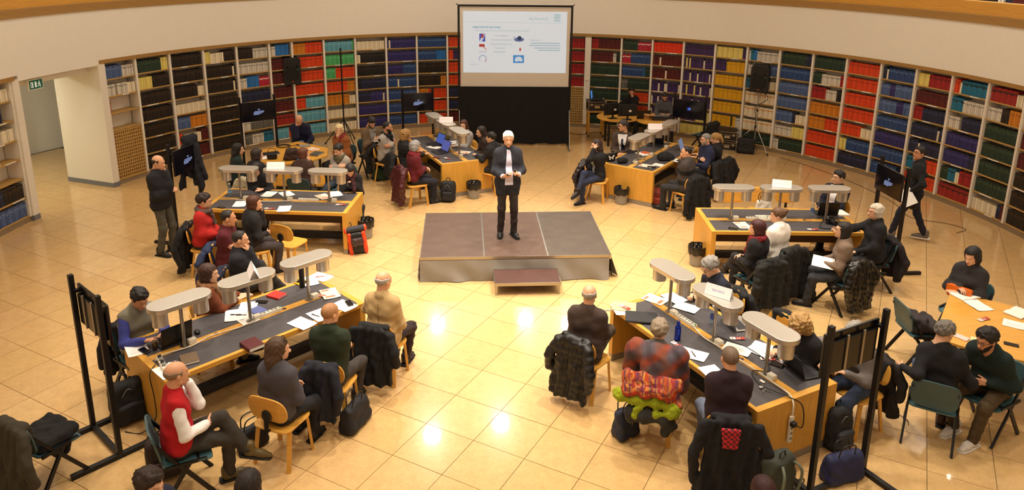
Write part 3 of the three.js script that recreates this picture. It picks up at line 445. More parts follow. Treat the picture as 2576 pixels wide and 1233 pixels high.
// people: o = { at:[x,z] of the head, face:deg, ... }
const people = [];
function person(label, o) {
  const male = o.male ?? 1, stand = o.stand, sc = (o.h ?? (male ? 1 : .94)), near = Math.hypot(o.at[0], o.at[1]) < 11.2;
  const root = new THREE.Group(); root.name = numbered('person'); root.userData = { label, category: 'person', group: 'people at the talk' }; scene.add(root);
  const yaw = o.face * DEG, lean = (o.lean ?? (stand ? 2 : 6)) * DEG, tw = (o.tw ?? 0) * DEG, side = (o.tilt ?? 0) * DEG, sw = male ? 1 : .88, fat = o.fat ?? 1;
  const py = stand ? .93 * sc + (o.y ?? 0) : .545;
  const pel = V(0, py, 0);
  const T = (x, y, z) => { const q = V(x * sw, y * sc, z); q.applyAxisAngle(V(0, 1, 0), tw * Math.min(1, Math.max(0, y / .45))); q.applyAxisAngle(V(1, 0, 0), lean * (stand ? 1 : Math.min(1, .55 + y))); q.applyAxisAngle(V(0, 0, 1), -side); return q.add(pel); };
  const waist = [T(-.065, .16, 0), T(.065, .16, 0)], chest = [T(-.092, .35, -.005), T(.092, .35, -.005)], sh = [T(-.168, .45, -.015), T(.168, .45, -.015)], nb = T(0, .515, -.02);
  const headC = T(0, .695, .012); // head centre
  if (o.headFwd) headC.add(V(0, -.02, o.headFwd));
  const hq = new THREE.Quaternion().setFromEuler(new THREE.Euler((o.hp ?? 4) * DEG, (o.hy ?? 0) * DEG, (o.hr ?? 0) * DEG, 'YXZ'));
  // legs
  const hips = [V(-.088 * sw, py - .015, .01), V(.088 * sw, py - .015, .01)], legs = o.legs ?? (stand ? 'stand' : 'sit'), l1 = .43 * sc, l2 = .42 * sc, K = [], AN = [], FT = []; // [right, left]
  for (const i of [0, 1]) {
    const s = i ? 1 : -1; let an, pole = V(0, 0, 1), yawF = 0;
    if (legs === 'stand') an = V(s * .11, .075 + (o.y ?? 0), s * .03), yawF = s * .18;
    else if (legs === 'walk') an = V(s * .08, .085, s > 0 ? .30 : -.30), yawF = 0;
    else if (legs === 'cross' && i === (o.over ?? 0)) { an = V(-s * .16, .34, .60), pole = V(0, 1, .5); yawF = -s * .2; }
    else if (legs === 'cross') an = V(s * .05, .075, .42);
    else if (legs === 'ankle' && i === (o.over ?? 0)) { an = V(-s * .22, .50, .42), pole = V(s * 1.4, .6, .5); yawF = -s * 1.2; }
    else if (legs === 'out') an = V(s * .12, .075, .62);
    else if (legs === 'back') an = V(s * .12, .075, .18);
    else an = V(s * .12, .075, .42 + (i ? .03 : -.04));
    if (o.feet) { const f = o.feet[i]; if (f) an = V(...f); }
    if (legs === 'sit' || legs === 'out' || legs === 'back') pole = V(s * .25, 1, .6);
    const r = ik(hips[i], an, l1, l2, pole); K[i] = r.e; AN[i] = r.t; FT[i] = yawF;
  }
  const skinPr = [], topPr = [], trPr = [], slv = [];
  const c = fat;
  skinPr.push(P8(V(-.07 * sw, py, 0), V(.07 * sw, py, 0), .09, .09), P8(waist[0], waist[1], .08, .08), P8(chest[0], chest[1], .08, .08), P8(sh[0], sh[1], .035, .035), P8(nb, headC.clone().add(V(0, -.08, -.02)), .045, .045), P8(pel, nb, .08, .05));
  topPr.push(P8(V(-.075 * sw, py + (stand ? -.02 : .02), 0), V(.075 * sw, py + (stand ? -.02 : .02), 0), .122 * c, .122 * c), P8(waist[0], waist[1], (male ? .119 : .11) * c, (male ? .119 : .11) * c), P8(chest[0], chest[1], .122 * (male ? 1 : .96), .122 * (male ? 1 : .96)), P8(sh[0].clone().lerp(nb, .25), sh[1].clone().lerp(nb, .25), .072, .072), P8(T(0, .44, -.03), nb, .09, .062), P8(sh[0].clone().lerp(nb, .15), nb.clone().add(V(0, .012, 0)), .06, .055), P8(sh[1].clone().lerp(nb, .15), nb.clone().add(V(0, .012, 0)), .06, .055), P8(T(0, .5, -.03), nb.clone().add(V(0, .028, -.012)), .06, .057));
  if (!male && !o.flat) topPr.push(P8(T(-.065, .34, .075), T(.065, .34, .075), .06, .06));
  if (fat > 1.05) topPr.push(P8(T(-.05, .14, .06), T(.05, .14, .06), .1 * c, .1 * c));
  if (o.coat) { // longer jacket skirt
    if (stand) topPr.push(P8(V(-.09, py - .02, 0), V(-.1, py - .02 - o.coat, .01), .115, .1), P8(V(.09, py - .02, 0), V(.1, py - .02 - o.coat, .01), .115, .1));
    else topPr.push(P8(V(-.1, py - .01, .02), V(-.1, py - .01, .16), .11, .09), P8(V(.1, py - .01, .02), V(.1, py - .01, .16), .11, .09));
  }
  trPr.push(P8(V(-.07 * sw, py - .01, 0), V(.07 * sw, py - .01, 0), .118 * c, .118 * c));
  for (const i of [0, 1]) { trPr.push(P8(hips[i], K[i], .088, .066), P8(K[i], AN[i].clone().lerp(K[i], .04), .066, o.boots ? .045 : .056)); skinPr.push(P8(hips[i], K[i], .07, .05), P8(K[i], AN[i], .05, .035)); }
  const nTrunk = topPr.length;
  // arms
  const arms = o.arms ?? ['lap', 'lap'], handParts = [], la = .285 * sc, lf = .25 * sc, cuffs = [];
  for (const i of [0, 1]) { // 0 right (-x), 1 left (+x)
    const s = i ? 1 : -1; let a = arms[i], A = Array.isArray(a) ? a : ARM[a]; let tg;
    if (A[4]) tg = headC.clone().add(V(A[0] * s, A[1], A[2]).add(V(0, -.135, .105)).applyQuaternion(hq).sub(V(0, 0, 0)));
    else tg = V(A[0] * s, A[1] + (stand ? .28 * 0 : 0), A[2]);
    if (stand && !Array.isArray(a) && !A[4]) tg.y += .36;
    const pole = V(s * (A[5] ?? (A[4] ? .25 : .7)), -1, A[4] ? -.1 : -.5), r = ik(sh[i], tg, la, lf, pole), dir = r.t.clone().sub(r.e).normalize();
    const inset = sh[i].clone().lerp(nb, .12);
    topPr.push(P8(inset, r.e, .066, .052), P8(r.e, r.t.clone().addScaledVector(dir, -.015 - (o.bare ? .12 : 0)), .052, .043)); skinPr.push(P8(sh[i], r.e, .034, .03), P8(r.e, r.t, .03, .024));
    slv.push(P8(inset, r.e, .068, .054), P8(r.e, r.t.clone().addScaledVector(dir, -.015), .054, .046));
    cuffs.push([r.t.clone().addScaledVector(dir, -.01), dir]);
    // hand: fingers along the forearm, palm facing down / to the body
    let palm = /^cross/.test(a) ? V(0, -.25, -1) : A[4] ? V(-s * .4, .1, -1).applyQuaternion(hq) : (A[3] === 'flat' || A[3] === 'point' || A[3] === 'hold' && A[1] < .85) && !stand ? V(0, -1, -.15) : A[3] === 'hold' ? V(-s * .8, .5, .1) : V(-s, -.2, 0);
    let fdir = dir.clone(); if (/^cross/.test(a)) fdir = V(-s, .1, -.22).normalize(); else if (A[6]) fdir = V(...A[6]).normalize(); else if (A[4]) fdir.lerp(V(-s * .3, .6, -.25), .35).normalize(); else if (A[3] === 'flat' && A[1] > .7 && A[1] < .8) fdir.setY(fdir.y * .2).normalize();
    palm.sub(fdir.clone().multiplyScalar(palm.dot(fdir))).normalize(); const tx = fdir.clone().cross(palm).normalize();
    const base = handGeo(A[3], near ? .0064 : .009), hg = (i ? mirror(base) : base).clone(); // right hand: thumb on +x of its frame when palm forward, fingers up
    hg.scale(male ? 1 : .92, male ? 1 : .92, male ? 1 : .92);
    const m = new THREE.Matrix4().makeBasis(tx, fdir, palm); m.setPosition(r.t); hg.applyMatrix4(m); handParts.push(whiteCol(hg));
    (root.userData.hands ??= []); root.userData.hands.push(r.t.clone());
  }
  const hm = new THREE.Matrix4().compose(headC, hq, V(.985, .985, .985));
  const hg = headGeo(male, near ? .0066 : .0095).clone().applyMatrix4(hm);
  const [smn, smx] = bounds(skinPr, .02); const body = whiteCol(nets(capField(skinPr, .03), smn, smx, .05));
  const skin = new THREE.Mesh(mergeGeometries([body, hg, ...handParts]), new THREE.MeshPhysicalMaterial({ color: skinTone[o.skin ?? 'b'], roughness: .55, vertexColors: true })); shade(skin); skin.name = 'body'; root.add(skin);
  const fold = o.fold ?? .0045, sd = people.length * 1.7;
  const rib = o.quilt ? (x, y, z) => .012 * Math.abs(Math.sin(y * 42)) : () => 0;
  const crease = o.crease ?? .0035, garment = (pr, k, cell, amp) => { const [a, b] = bounds(pr, .03), f = capField(pr, k); return nets((x, y, z) => { const d = f(x, y, z); if (d > .05) return d; const low = Math.max(0, Math.min(1, (py + .3 - y) * 5)); return d + amp * .8 * wav(x * .8, y * .8, z * .8, sd) + crease * (.35 + .65 * low) * Math.sin(y * 62 + 4 * Math.sin(x * 9 + sd) + 5 * Math.sin(z * 8 + sd)) - rib(x, y, z); }, a, b, cell); };
  const cellT = near ? .0175 : .025;
  const stripes = o.stripes; // [color2, function]
  const cloth = (col, ro = .9, ex = {}) => mat(col, ro, ex);
  if (o.vest) { // shirt sleeves and a sleeveless pullover over the trunk
    part(root, 'shirt', garment(slv.concat([P8(sh[0].clone().lerp(nb, .3), sh[1].clone().lerp(nb, .3), .06, .06)]), .03, cellT, fold), cloth(o.shirt));
    part(root, 'vest', garment(topPr.slice(0, 8), .055, cellT, fold), cloth(o.top));
  } else {
    const g = garment(topPr, o.kk ?? .07, cellT, fold); let m = cloth(o.top, o.gloss ?? .9);
    if (stripes) { const p = g.attributes.position, col = new Float32Array(p.count * 3); for (let v = 0; v < p.count; v++) { const k = new THREE.Color(stripes(p.getX(v), p.getY(v), p.getZ(v))); col[3 * v] = k.r; col[3 * v + 1] = k.g; col[3 * v + 2] = k.b; } g.setAttribute('color', new THREE.BufferAttribute(col, 3)); m = new THREE.MeshStandardMaterial({ vertexColors: true, roughness: .9 }); }
    part(root, o.topName ?? 'sweater', g, m);
  }
  if (o.cuff) for (const [c, d] of cuffs) part(root, 'cuff', rod([c.x - d.x * .02, c.y - d.y * .02, c.z - d.z * .02], [c.x + d.x * .012, c.y + d.y * .012, c.z + d.z * .012], .041, .039, 14), cloth(o.cuff));
  if (o.front) { // shirt seen in the opening of a jacket: a wedge standing a little proud between the lapels
    const fl = capField([...topPr.slice(0, nTrunk), topPr[nTrunk], topPr[nTrunk + 2]], .055), [a, b] = bounds(topPr.slice(0, nTrunk), .03), inv = (x, y, z) => { const t = (y - py) / (.5 * sc); return Math.abs(x - .0) - ((o.front.base ?? .018) + (o.front.w ?? .07) * Math.max(0, t - (o.front.lo ?? .1))); };
    part(root, 'shirt_front', nets((x, y, z) => { const q = V(x, y, z).sub(pel).applyAxisAngle(V(1, 0, 0), -lean).applyAxisAngle(V(0, 1, 0), -tw); return Math.max(fl(x, y, z) - .011, inv(q.x, q.y + py, 0), -.01 - q.z, q.y - .555, (o.front.base ? -.03 : (o.front.lo ?? .1) * .5) - q.y); }, a, b, .011), cloth(o.front.c));
    if (o.front.tie) part(root, 'tie', nets((x, y, z) => { const q = V(x, y, z).sub(pel).applyAxisAngle(V(1, 0, 0), -lean).applyAxisAngle(V(0, 1, 0), -tw); return Math.max(fl(x, y, z) - .017, Math.abs(q.x) - .022 - .02 * (.45 - q.y), -.01 - q.z, q.y - .46, .12 - q.y); }, a, b, .009), cloth(o.front.tie));
  }
  part(root, o.skirt ? 'tights' : 'trousers', garment(trPr, .035, near ? .021 : .028, fold * .9), cloth(o.legsC ?? 0x2a2a2c));
  const shoe = shoeGeo(male);
  for (const i of [0, 1]) {
    const sg = shoe[0].clone(), so = shoe[1].clone(), m = new THREE.Matrix4(); const sn = AN[i].clone().sub(K[i]).normalize(); const raised = AN[i].y > .16 + (o.y ?? 0);
    const e = new THREE.Euler(raised ? .35 : o.toe && i === 0 ? .4 : 0, FT[i], 0, 'YXZ'); m.makeRotationFromEuler(e); m.setPosition(AN[i].x, AN[i].y - .075, AN[i].z); sg.applyMatrix4(m); so.applyMatrix4(m);
    const sm = part(root, o.boots ? 'boot' : 'shoe', sg, mat(o.shoes ?? 0x1c1a1a, .5)); part(sm, 'sole', so, mat(o.sole ?? 0x141313, .7));
  }
  if (o.hair !== 'none') { const g = hairGeo(o.hair ?? 'short', near ? .008 : .0115).clone(); const hs = o.hs ?? 1; g.scale(hs, hs, hs).applyMatrix4(hm); part(root, o.hairName ?? 'hair', g, memo('hm' + o.hc, () => new THREE.MeshStandardMaterial({ color: o.hc ?? 0x2a1d16, roughness: .62, vertexColors: true }))); }
  if (o.beard) part(root, o.beard === 'moustache' ? 'moustache' : 'beard', beardGeo(o.beard, .006).clone().applyMatrix4(hm), mat(o.bc ?? o.hc ?? 0x2a1d16, .8));
  if (o.glasses) { const g = []; for (const s of [-1, 1]) { g.push(place(new THREE.TorusGeometry(.02, .0022, 5, 16), s * .031, .006, .101)); g.push(rod([s * .051, .008, .099], [s * .082, .006, .0], .002, .002, 5)); } g.push(rod([-.011, .009, .103], [.011, .009, .103], .002, .002, 5)); part(root, 'glasses', merged(g).applyMatrix4(hm), mat(o.glasses === 1 ? 0x16120f : o.glasses, .4)); }
  if (o.headGlasses) { const g = []; for (const s of [-1, 1]) g.push(place(new THREE.TorusGeometry(.022, .0035, 5, 16), s * .032, .115, .05, -.9)); part(root, 'sunglasses', merged(g).applyMatrix4(hm), M.blackGloss); }
  if (o.collar) { const pts = [[.066, -.03], [.064, .0], [.06, .022], [.057, .024], [.055, -.02]].map(p => new THREE.Vector2(...p)); part(root, 'collar', new THREE.LatheGeometry(pts, 24).scale(1, 1.1, 1.1).rotateX(.25 + lean * .6).translate(nb.x, nb.y + .035, nb.z + .012), cloth(o.collar, .7)); }
  if (o.seam) { const f = capField(topPr, o.kk ?? .07), pts = []; for (let q = 0; q <= 9; q++) { const c = T(0, .02 + q * .05, 0); let z = -.35; while (z < .1 && f(c.x, c.y, c.z + z) > 0) z += .003; pts.push([c.x, c.y, c.z + z - .002]); } part(root, 'back_seam', tube(pts, .0045, 30, 6), cloth(o.seam)); }
  if (o.lapel) part(root, 'jacket_collar', new THREE.LatheGeometry([[.088, -.035], [.08, .0], [.071, .03], [.066, .032], [.068, -.02]].map(p => new THREE.Vector2(...p)), 24).scale(1.05, 1, 1.1).rotateX(.3 + lean * .6).translate(nb.x, nb.y + .022, nb.z + .008), cloth(o.lapel));
  if (o.roll) part(root, 'roll_neck', new THREE.LatheGeometry([[.07, -.03], [.069, .02], [.066, .055], [.06, .06], [.057, -.02]].map(p => new THREE.Vector2(...p)), 24).scale(1, 1, 1.05).rotateX(.2 + lean * .5).translate(nb.x, nb.y + .03, nb.z + .01), cloth(o.roll));
  if (o.scarf) { const f = capField([...Array(9).keys()].map(i => { const a = i / 9 * 6.283, b = (i + 1) / 9 * 6.283, r = .082, P = t => [nb.x + r * Math.sin(t), nb.y + .025 + .02 * Math.cos(t) * -1, nb.z + .015 + r * Math.cos(t)]; return [...P(a), ...P(b), .042, .042]; }).concat([[nb.x + .03, nb.y, nb.z + .1, nb.x + .05, nb.y - .22, nb.z + .13 + .25 * Math.sin(lean), .045, .03]]), .02); part(root, 'scarf', nets((x, y, z) => f(x, y, z) + .008 * wav(x * 1.6, y * 1.6, z * 1.6, sd), [nb.x - .2, nb.y - .3, nb.z - .2], [nb.x + .2, nb.y + .15, nb.z + .28], .013), cloth(o.scarf)); }
  // stand the figure so that its head is over the given spot
  const ry = new THREE.Matrix4().makeRotationY(yaw), hw = headC.clone().applyMatrix4(ry); root.rotation.y = yaw; root.position.set(o.at[0] - hw.x, 0, o.at[1] - hw.z);
  const rec = { root, yaw, x: root.position.x, z: root.position.z, hands: root.userData.hands.map(h => h.clone().applyMatrix4(ry).add(root.position)), head: headC }; delete root.userData.hands; people.push(rec); return rec;
}
// ---------------------------------------------------------------- projection screen and stage
{
  const c = document.createElement('canvas'); c.width = 1024; c.height = 588; const g = c.getContext('2d');
  g.fillStyle = '#fbfdff'; g.fillRect(0, 0, 1024, 588); const gr = (x, s) => { g.fillStyle = x; s(); };
  g.strokeStyle = '#cfe6ee'; g.lineWidth = 3; g.beginPath(); g.moveTo(30, 104); g.lineTo(990, 108); g.stroke();
  g.fillStyle = '#a9d3dc'; g.font = '31px sans-serif'; g.fillText('Big Data & AI', 648, 78);
  g.strokeStyle = '#9fd0d4'; g.lineWidth = 2; for (let i = 0; i < 6; i++) for (let j = 0; j < 6; j++) { if (j === 2 || j === 3) continue; g.strokeRect(894 + i * 11, 24 + j * 12, 8, 8); } g.font = 'bold 18px sans-serif'; g.fillStyle = '#7fb6bd'; g.fillText('CINECA', 892, 63);
  g.fillStyle = '#6fb2c6'; g.font = 'bold 25px sans-serif'; g.fillText('important AI use cases', 94, 158); g.fillStyle = '#b9d6dd'; g.font = '20px sans-serif'; g.fillText('• HPC allows where the transformational outcomes intersect', 112, 190);
  g.fillStyle = '#9fc3cf'; g.font = '16px sans-serif';[['Precision Medicine', 308, 236], ['Autonomous Driving Systems', 276, 276], ['Preparedness energy security', 270, 316], ['Cyber security', 312, 354], ['Materials design', 300, 392]].forEach(a => g.fillText(...a));
  g.fillStyle = '#a8c8d4';[[670, 296, 290], [650, 318, 310], [700, 342, 260], [740, 364, 220]].forEach(([x, y, w]) => g.fillRect(x, y, w, 7)); g.fillText('Robotics study', 660, 276); g.font = '14px sans-serif'; g.fillText('Explore more ...', 66, 512);
  // small pictures on the slide
  g.fillStyle = '#5a66c4'; g.fillRect(160, 212, 58, 76); g.fillStyle = '#e8edf7'; g.beginPath(); g.moveTo(160, 288); g.lineTo(196, 212); g.lineTo(218, 220); g.lineTo(186, 288); g.fill(); g.fillStyle = '#c9504f'; g.beginPath(); g.ellipse(192, 236, 12, 20, .5, 0, 7); g.fill();
  g.fillStyle = '#cc4a3c'; g.fillRect(158, 312, 54, 26); g.strokeStyle = '#cc4a3c'; g.lineWidth = 5; g.beginPath(); g.moveTo(190, 330); g.lineTo(232, 366); g.stroke(); g.fillStyle = '#e6e3ec'; g.fillRect(152, 378, 80, 14);
  g.strokeStyle = '#b7c4e6'; g.lineWidth = 9; g.beginPath(); g.arc(194, 454, 34, 2.6, 6.6); g.stroke(); g.strokeStyle = '#d9a0a8'; g.beginPath(); g.arc(194, 454, 34, .2, 1); g.stroke();
  g.fillStyle = '#6c7ca6'; g.beginPath(); g.ellipse(552, 266, 50, 20, 0, 0, 7); g.fill(); g.fillStyle = '#3c4664'; g.beginPath(); g.arc(556, 252, 20, 0, 7); g.fill(); g.fillStyle = '#d3dbee'; g.beginPath(); g.arc(506, 248, 14, 0, 7); g.fill();
  g.fillStyle = '#d64b45'; g.beginPath(); g.moveTo(556, 352); g.lineTo(570, 342); g.lineTo(574, 366); g.lineTo(560, 384); g.fill();
  g.fillStyle = '#5b9fe0'; g.fillRect(496, 416, 108, 76); g.fillStyle = '#eaf6ff'; g.beginPath(); g.ellipse(550, 452, 34, 22, 0, 0, 7); g.fill(); g.beginPath(); g.arc(530, 462, 18, 0, 7); g.arc(574, 462, 16, 0, 7); g.fill();
  const t = new THREE.CanvasTexture(c); t.colorSpace = THREE.SRGBColorSpace;
  const s = thing('projection_screen', 'large front projection screen on a black frame with black skirt', 'screen', [.507, 0, -18.98], 0.005);
  const W = 2.86, yb = 1.55, yt = 3.63;
  part(s, 'screen_sheet', box(W - .08, yt - yb - .06, .006, 0, (yt + yb) / 2 - .01, 0), mat(0xd6cfc4, .95));
  part(s, 'projected_slide', place(new THREE.PlaneGeometry(2.63, 1.56), -.005, 2.715, .006), new THREE.MeshStandardMaterial({ map: t, emissiveMap: t, emissive: 0xffffff, emissiveIntensity: .92, roughness: 1, color: 0x777777 }));
  for (const q of [-1, 1]) { const p = part(s, 'frame_post', rbox(.055, 3.62, .045, .006, q * (W / 2), 1.84, 0), M.black); part(p, 'corner_tip', bar([q * W / 2, yt, .02], [q * (W / 2 + .06), yt + .05, .02], .02, .02), M.black); part(p, 'foot', bar([q * (W / 2 - .02), .03, -.5], [q * (W / 2 - .02), .03, .62], .035, .03), M.steelPole); part(p, 'brace', rod([q * (W / 2), 1.0, 0], [q * (W / 2 - .02), .05, .55], .012), M.steelPole); }
  part(s, 'top_rail', rbox(W + .05, .055, .045, .006, 0, yt, 0), M.black); part(s, 'middle_rail', rbox(W, .05, .04, .006, 0, yb, .01), M.black);
  const n = 90, pos = [], idx = []; for (let i = 0; i <= n; i++) for (let j = 0; j <= 8; j++) { const u = i / n, v = j / 8, x = (u - .5) * (W + .02), z = .035 + .012 * Math.sin(u * 60 + 2 * Math.sin(u * 9)) * (.3 + v) + .02 * v * Math.sin(u * 14); pos.push(x, yb + .03 - v * (yb - .03 + .012 * Math.sin(u * 31)), z); if (i < n && j < 8) { const a = i * 9 + j; idx.push(a, a + 1, a + 9, a + 1, a + 10, a + 9); } }
  const g2 = new THREE.BufferGeometry(); g2.setAttribute('position', new THREE.Float32BufferAttribute(pos, 3)); g2.setIndex(idx); g2.computeVertexNormals(); part(s, 'skirt_curtain', g2, mat(0x0c0b0c, .95, { side: THREE.DoubleSide }));
}
{
  const st = thing('stage', 'low stage of three brown boards with a grey cloth skirt', 'stage', [.3037, 0, -11.78], .042);
  const tb = texture(512, (u, v) => { let k = .9 + .12 * vn(u * 60, v * 60, 60) + .12 * (vn(u * 7, v * 7, 7) - .5); if (vn(u * 3, v * 140, 140) > .86 && vn(u * 5, v * 9, 9) > .72) k += .2; if (vn(u * 170 + 3, v * 170, 170) > .985) k += .5; return [255 * k, 250 * k, 246 * k]; });
  const cols = [0x57443a, 0x5a453a, 0x524841];
  for (let i = 0; i < 3; i++) {
    const tt = tb.clone(); tt.offset.set(i * .31, i * .17); tt.needsUpdate = true; const x = (i - 1) * 1.0;
    const b = part(st, 'stage_board', muv(box(.975, .02, 1.975, x, .39, 0)), mat(cols[i], .6, { map: tt })); part(b, 'metal_edge', [box(.012, .07, 2, x - .494, .365, 0), box(.012, .07, 2, x + .494, .365, 0), box(.976, .07, .012, x, .365, .994), box(.976, .07, .012, x, .365, -.994)], M.steelPole);
    const sc = []; for (let k = 0; k < 4; k++) for (const q of [-1, 1]) { sc.push(cyl(.008, .008, .004, x + q * .16, .401, -.75 + k * .5, 8)); sc.push(cyl(.007, .007, .004, x + q * .47, .401, -.75 + k * .5, 8)); } part(b, 'screw_heads', sc, M.chrome).userData.kind = 'stuff';
    for (const q of [-1, 1]) for (const r of [-1, 1]) part(st, 'stage_leg', cyl(.024, .024, .33, x + q * .44, .165, r * .93, 10), M.steelPole);
  }
  // skirt: front, left, right in folds, left corner gathered and right corner parted
  const sk = (name, L, fn) => { const n = 80, m = 10, pos = [], idx = []; for (let i = 0; i <= n; i++) for (let j = 0; j <= m; j++) { pos.push(...fn(i / n, j / m)); if (i < n && j < m) { const a = i * (m + 1) + j; idx.push(a, a + m + 1, a + 1, a + 1, a + m + 1, a + m + 2); } } const g = new THREE.BufferGeometry(); g.setAttribute('position', new THREE.Float32BufferAttribute(pos, 3)); g.setIndex(idx); g.computeVertexNormals(); part(st, name, g, mat(0x8b867e, .92, { side: THREE.DoubleSide, sheen: .3 })); };
  sk('skirt_front', 3, (u, v) => { const x = -1.5 + 2.97 * u, fold = Math.sin(u * 24 - v * 3.4 + 1.6 * Math.sin(u * 7)) * .022 * v + .012 * v * Math.sin(u * 55 - v * 2); const lift = u < .06 ? 0 : .02 * Math.max(0, Math.sin(u * 9 + .5)) * v; return [x + .1 * v * (1 - u) * Math.sin(u * 6), .35 - .348 * v + lift * .5, 1.008 + fold + .035 * v]; });
  sk('skirt_side', 2, (u, v) => [-1.508 - .03 * v - .012 * v * Math.sin(u * 30), .35 - .348 * v, -1 + 2 * u]);
  sk('skirt_side', 2, (u, v) => [1.508 + .03 * v + .012 * v * Math.sin(u * 28) + (u > .9 ? (u - .9) * .9 * v : 0), .35 - .34 * v, 1 - 2 * u > .97 ? .97 : -1 + 2 * u * .985]);
  const sp = thing('stage_step', 'small brown step with metal legs before the stage', 'step', [.5, 0, -10.5], .042);
  const b = part(sp, 'step_board', muv(box(.985, .018, .485, 0, .192, 0)), mat(0x4f3029, .6, { map: tb })); part(b, 'metal_edge', [box(1, .05, .012, 0, .176, .247), box(1, .05, .012, 0, .176, -.247), box(.012, .05, .5, -.497, .176, 0), box(.012, .05, .5, .497, .176, 0)], M.steelPole);
  for (const q of [-1, 1]) for (const r of [-1, 1]) part(sp, 'step_leg', box(.035, .16, .035, q * .475, .08, r * .225), M.steelPole);
}
// ---------------------------------------------------------------- long reading desks with lamps
const TL = 2.47, TW = 1.12, TH = .74;
const DESKS = { // name: centre x, z, turn, label
  A: [-2.88, -8.06, .79, 'long reading desk at front left, man in red vest at its corner'], B: [-3.655, -12.42, -.078, 'long reading desk on the left beside the red rucksack'],
  C: [-1.07, -16.03, -1.152, 'long reading desk at back left behind the stage speaker'], D: [3.44, -15.5, -2.195, 'long reading desk at back right near the sound desk'],
  E: [4.70, -11.52, -.025, 'long reading desk on the right with the woman in white beside it'], F: [2.51, -7.6, -1.11, 'long reading desk at front right with a power strip on its end'],
};
const deskPt = (k, u, v, y = TH) => { const [x, z, a] = DESKS[k], c = Math.cos(a), s = Math.sin(a); return [x + u * c + v * s, y, z - u * s + v * c]; };
const LAMPWORD = { A: ['nearest the laptop man', 'carrying a folded sign', 'nearest the tan jacket man'], B: ['at its left end', 'carrying a name sign', 'nearest the red rucksack'], C: ['at its far end', 'carrying a name sign', 'at the end near the stage'], D: ['at its far end', 'carrying a name sign', 'at the end near the stage'], E: ['at its left end', 'carrying a name sign', 'nearest the man in glasses'], F: ['at the end near the stage', 'carrying the BIG DATA sign', 'nearest the display stand'] };
const DESKWORD = { A: 'front left desk', B: 'left middle desk', C: 'back left desk', D: 'back right desk', E: 'right middle desk', F: 'front right desk' };
{
  let proto, lamp;
  for (const k in DESKS) {
    const [x, z, a, label] = DESKS[k];
    if (!proto) {
      proto = thing('reading_desk', label, 'desk', [x, 0, z], a, 'long reading desks');
      const e = .065, hw = TW / 2, hl = TL / 2;
      part(proto, 'end_panel', muv(rbox(.075, TH - .09, TW, .004, -hl + .0375, .09 + (TH - .09) / 2, 0), 1, true), M.wood); part(proto, 'end_panel', muv(rbox(.075, TH - .09, TW, .004, hl - .0375, .09 + (TH - .09) / 2, 0), 1, true), M.wood);
      for (const s of [-1, 1]) { part(proto, 'plinth', box(.07, .092, TW - .01, s * (hl - .0375), .046, 0), M.plinth); part(proto, 'edge_rail', muv(rbox(TL - .15, .055, .05, .004, 0, TH - .0275, s * (hw - .025))), M.wood); part(proto, 'desk_pad', muv(box(TL - .152, .03, hw - .105, 0, TH - .017, s * (hw / 2 + .0025))), M.lino); part(proto, 'cross_bearer', box(.05, .06, TW - .12, s * .6, TH - .065, 0), M.dark); }
      part(proto, 'centre_rail', muv(rbox(TL - .15, .045, .11, .003, 0, TH - .0215, 0)), M.wood); part(proto, 'modesty_panel', muv(box(TL - .16, .3, .03, 0, .5, 0)), M.brownDark); part(proto, 'foot_beam', box(TL - .16, .1, .12, 0, .12, 0), M.dark);
      for (const s of [-1, 1]) { const gl = []; for (const d of [-.4, .42]) gl.push(cyl(.028, .028, .004, d + s * .02, TH + .002, 0, 16)); part(proto, 'cable_grommet', gl[s < 0 ? 0 : 1], M.brownDark); }
    } else copy(proto, [x, 0, z], a, label);
    for (let i = 0; i < 3; i++) {
      const u = (i - 1) * .785 + (k === 'C' || k === 'D' ? .0 : 0), p = deskPt(k, u, 0), lab = `brushed steel desk lamp on the ${DESKWORD[k]}, ${LAMPWORD[k][i]}`;
      if (!lamp) {
        lamp = thing('desk_lamp', lab, 'lamp', p, a, 'steel desk lamps');
        part(lamp, 'base_plate', cyl(.05, .05, .008, 0, .004, 0, 20), M.steelPole); part(lamp, 'pole', cyl(.02, .02, .52, 0, .262, 0, 16), M.steelPole);
        const sh = new THREE.Shape(); sh.moveTo(-.2, -.14); sh.lineTo(.2, -.14); sh.absarc(.2, 0, .14, -Math.PI / 2, Math.PI / 2); sh.lineTo(-.2, .14); sh.absarc(-.2, 0, .14, Math.PI / 2, Math.PI * 1.5);
        part(lamp, 'lamp_hood', new THREE.ExtrudeGeometry(sh, { depth: .046, bevelEnabled: true, bevelThickness: .004, bevelSize: .004, bevelSegments: 2, curveSegments: 16 }).rotateX(-Math.PI / 2).translate(0, .522, 0), M.steel);
        for (const s of [-1, 1]) { const c = part(lamp, 'lamp_cylinder', new THREE.LatheGeometry([[.074, 0], [.082, 0], [.082, .18], [.074, .18], [.074, 0]].map(q => new THREE.Vector2(...q)), 28).translate(s * .225, .34, 0), M.steel); part(c, 'lens', cyl(.072, .072, .01, s * .225, .36, 0, 20), M.white); }
        part(lamp, 'socket_box', rbox(.085, .055, .07, .006, .085, .0285, .0), M.cream);
      } else copy(lamp, p, a, lab);
    }
  }
}
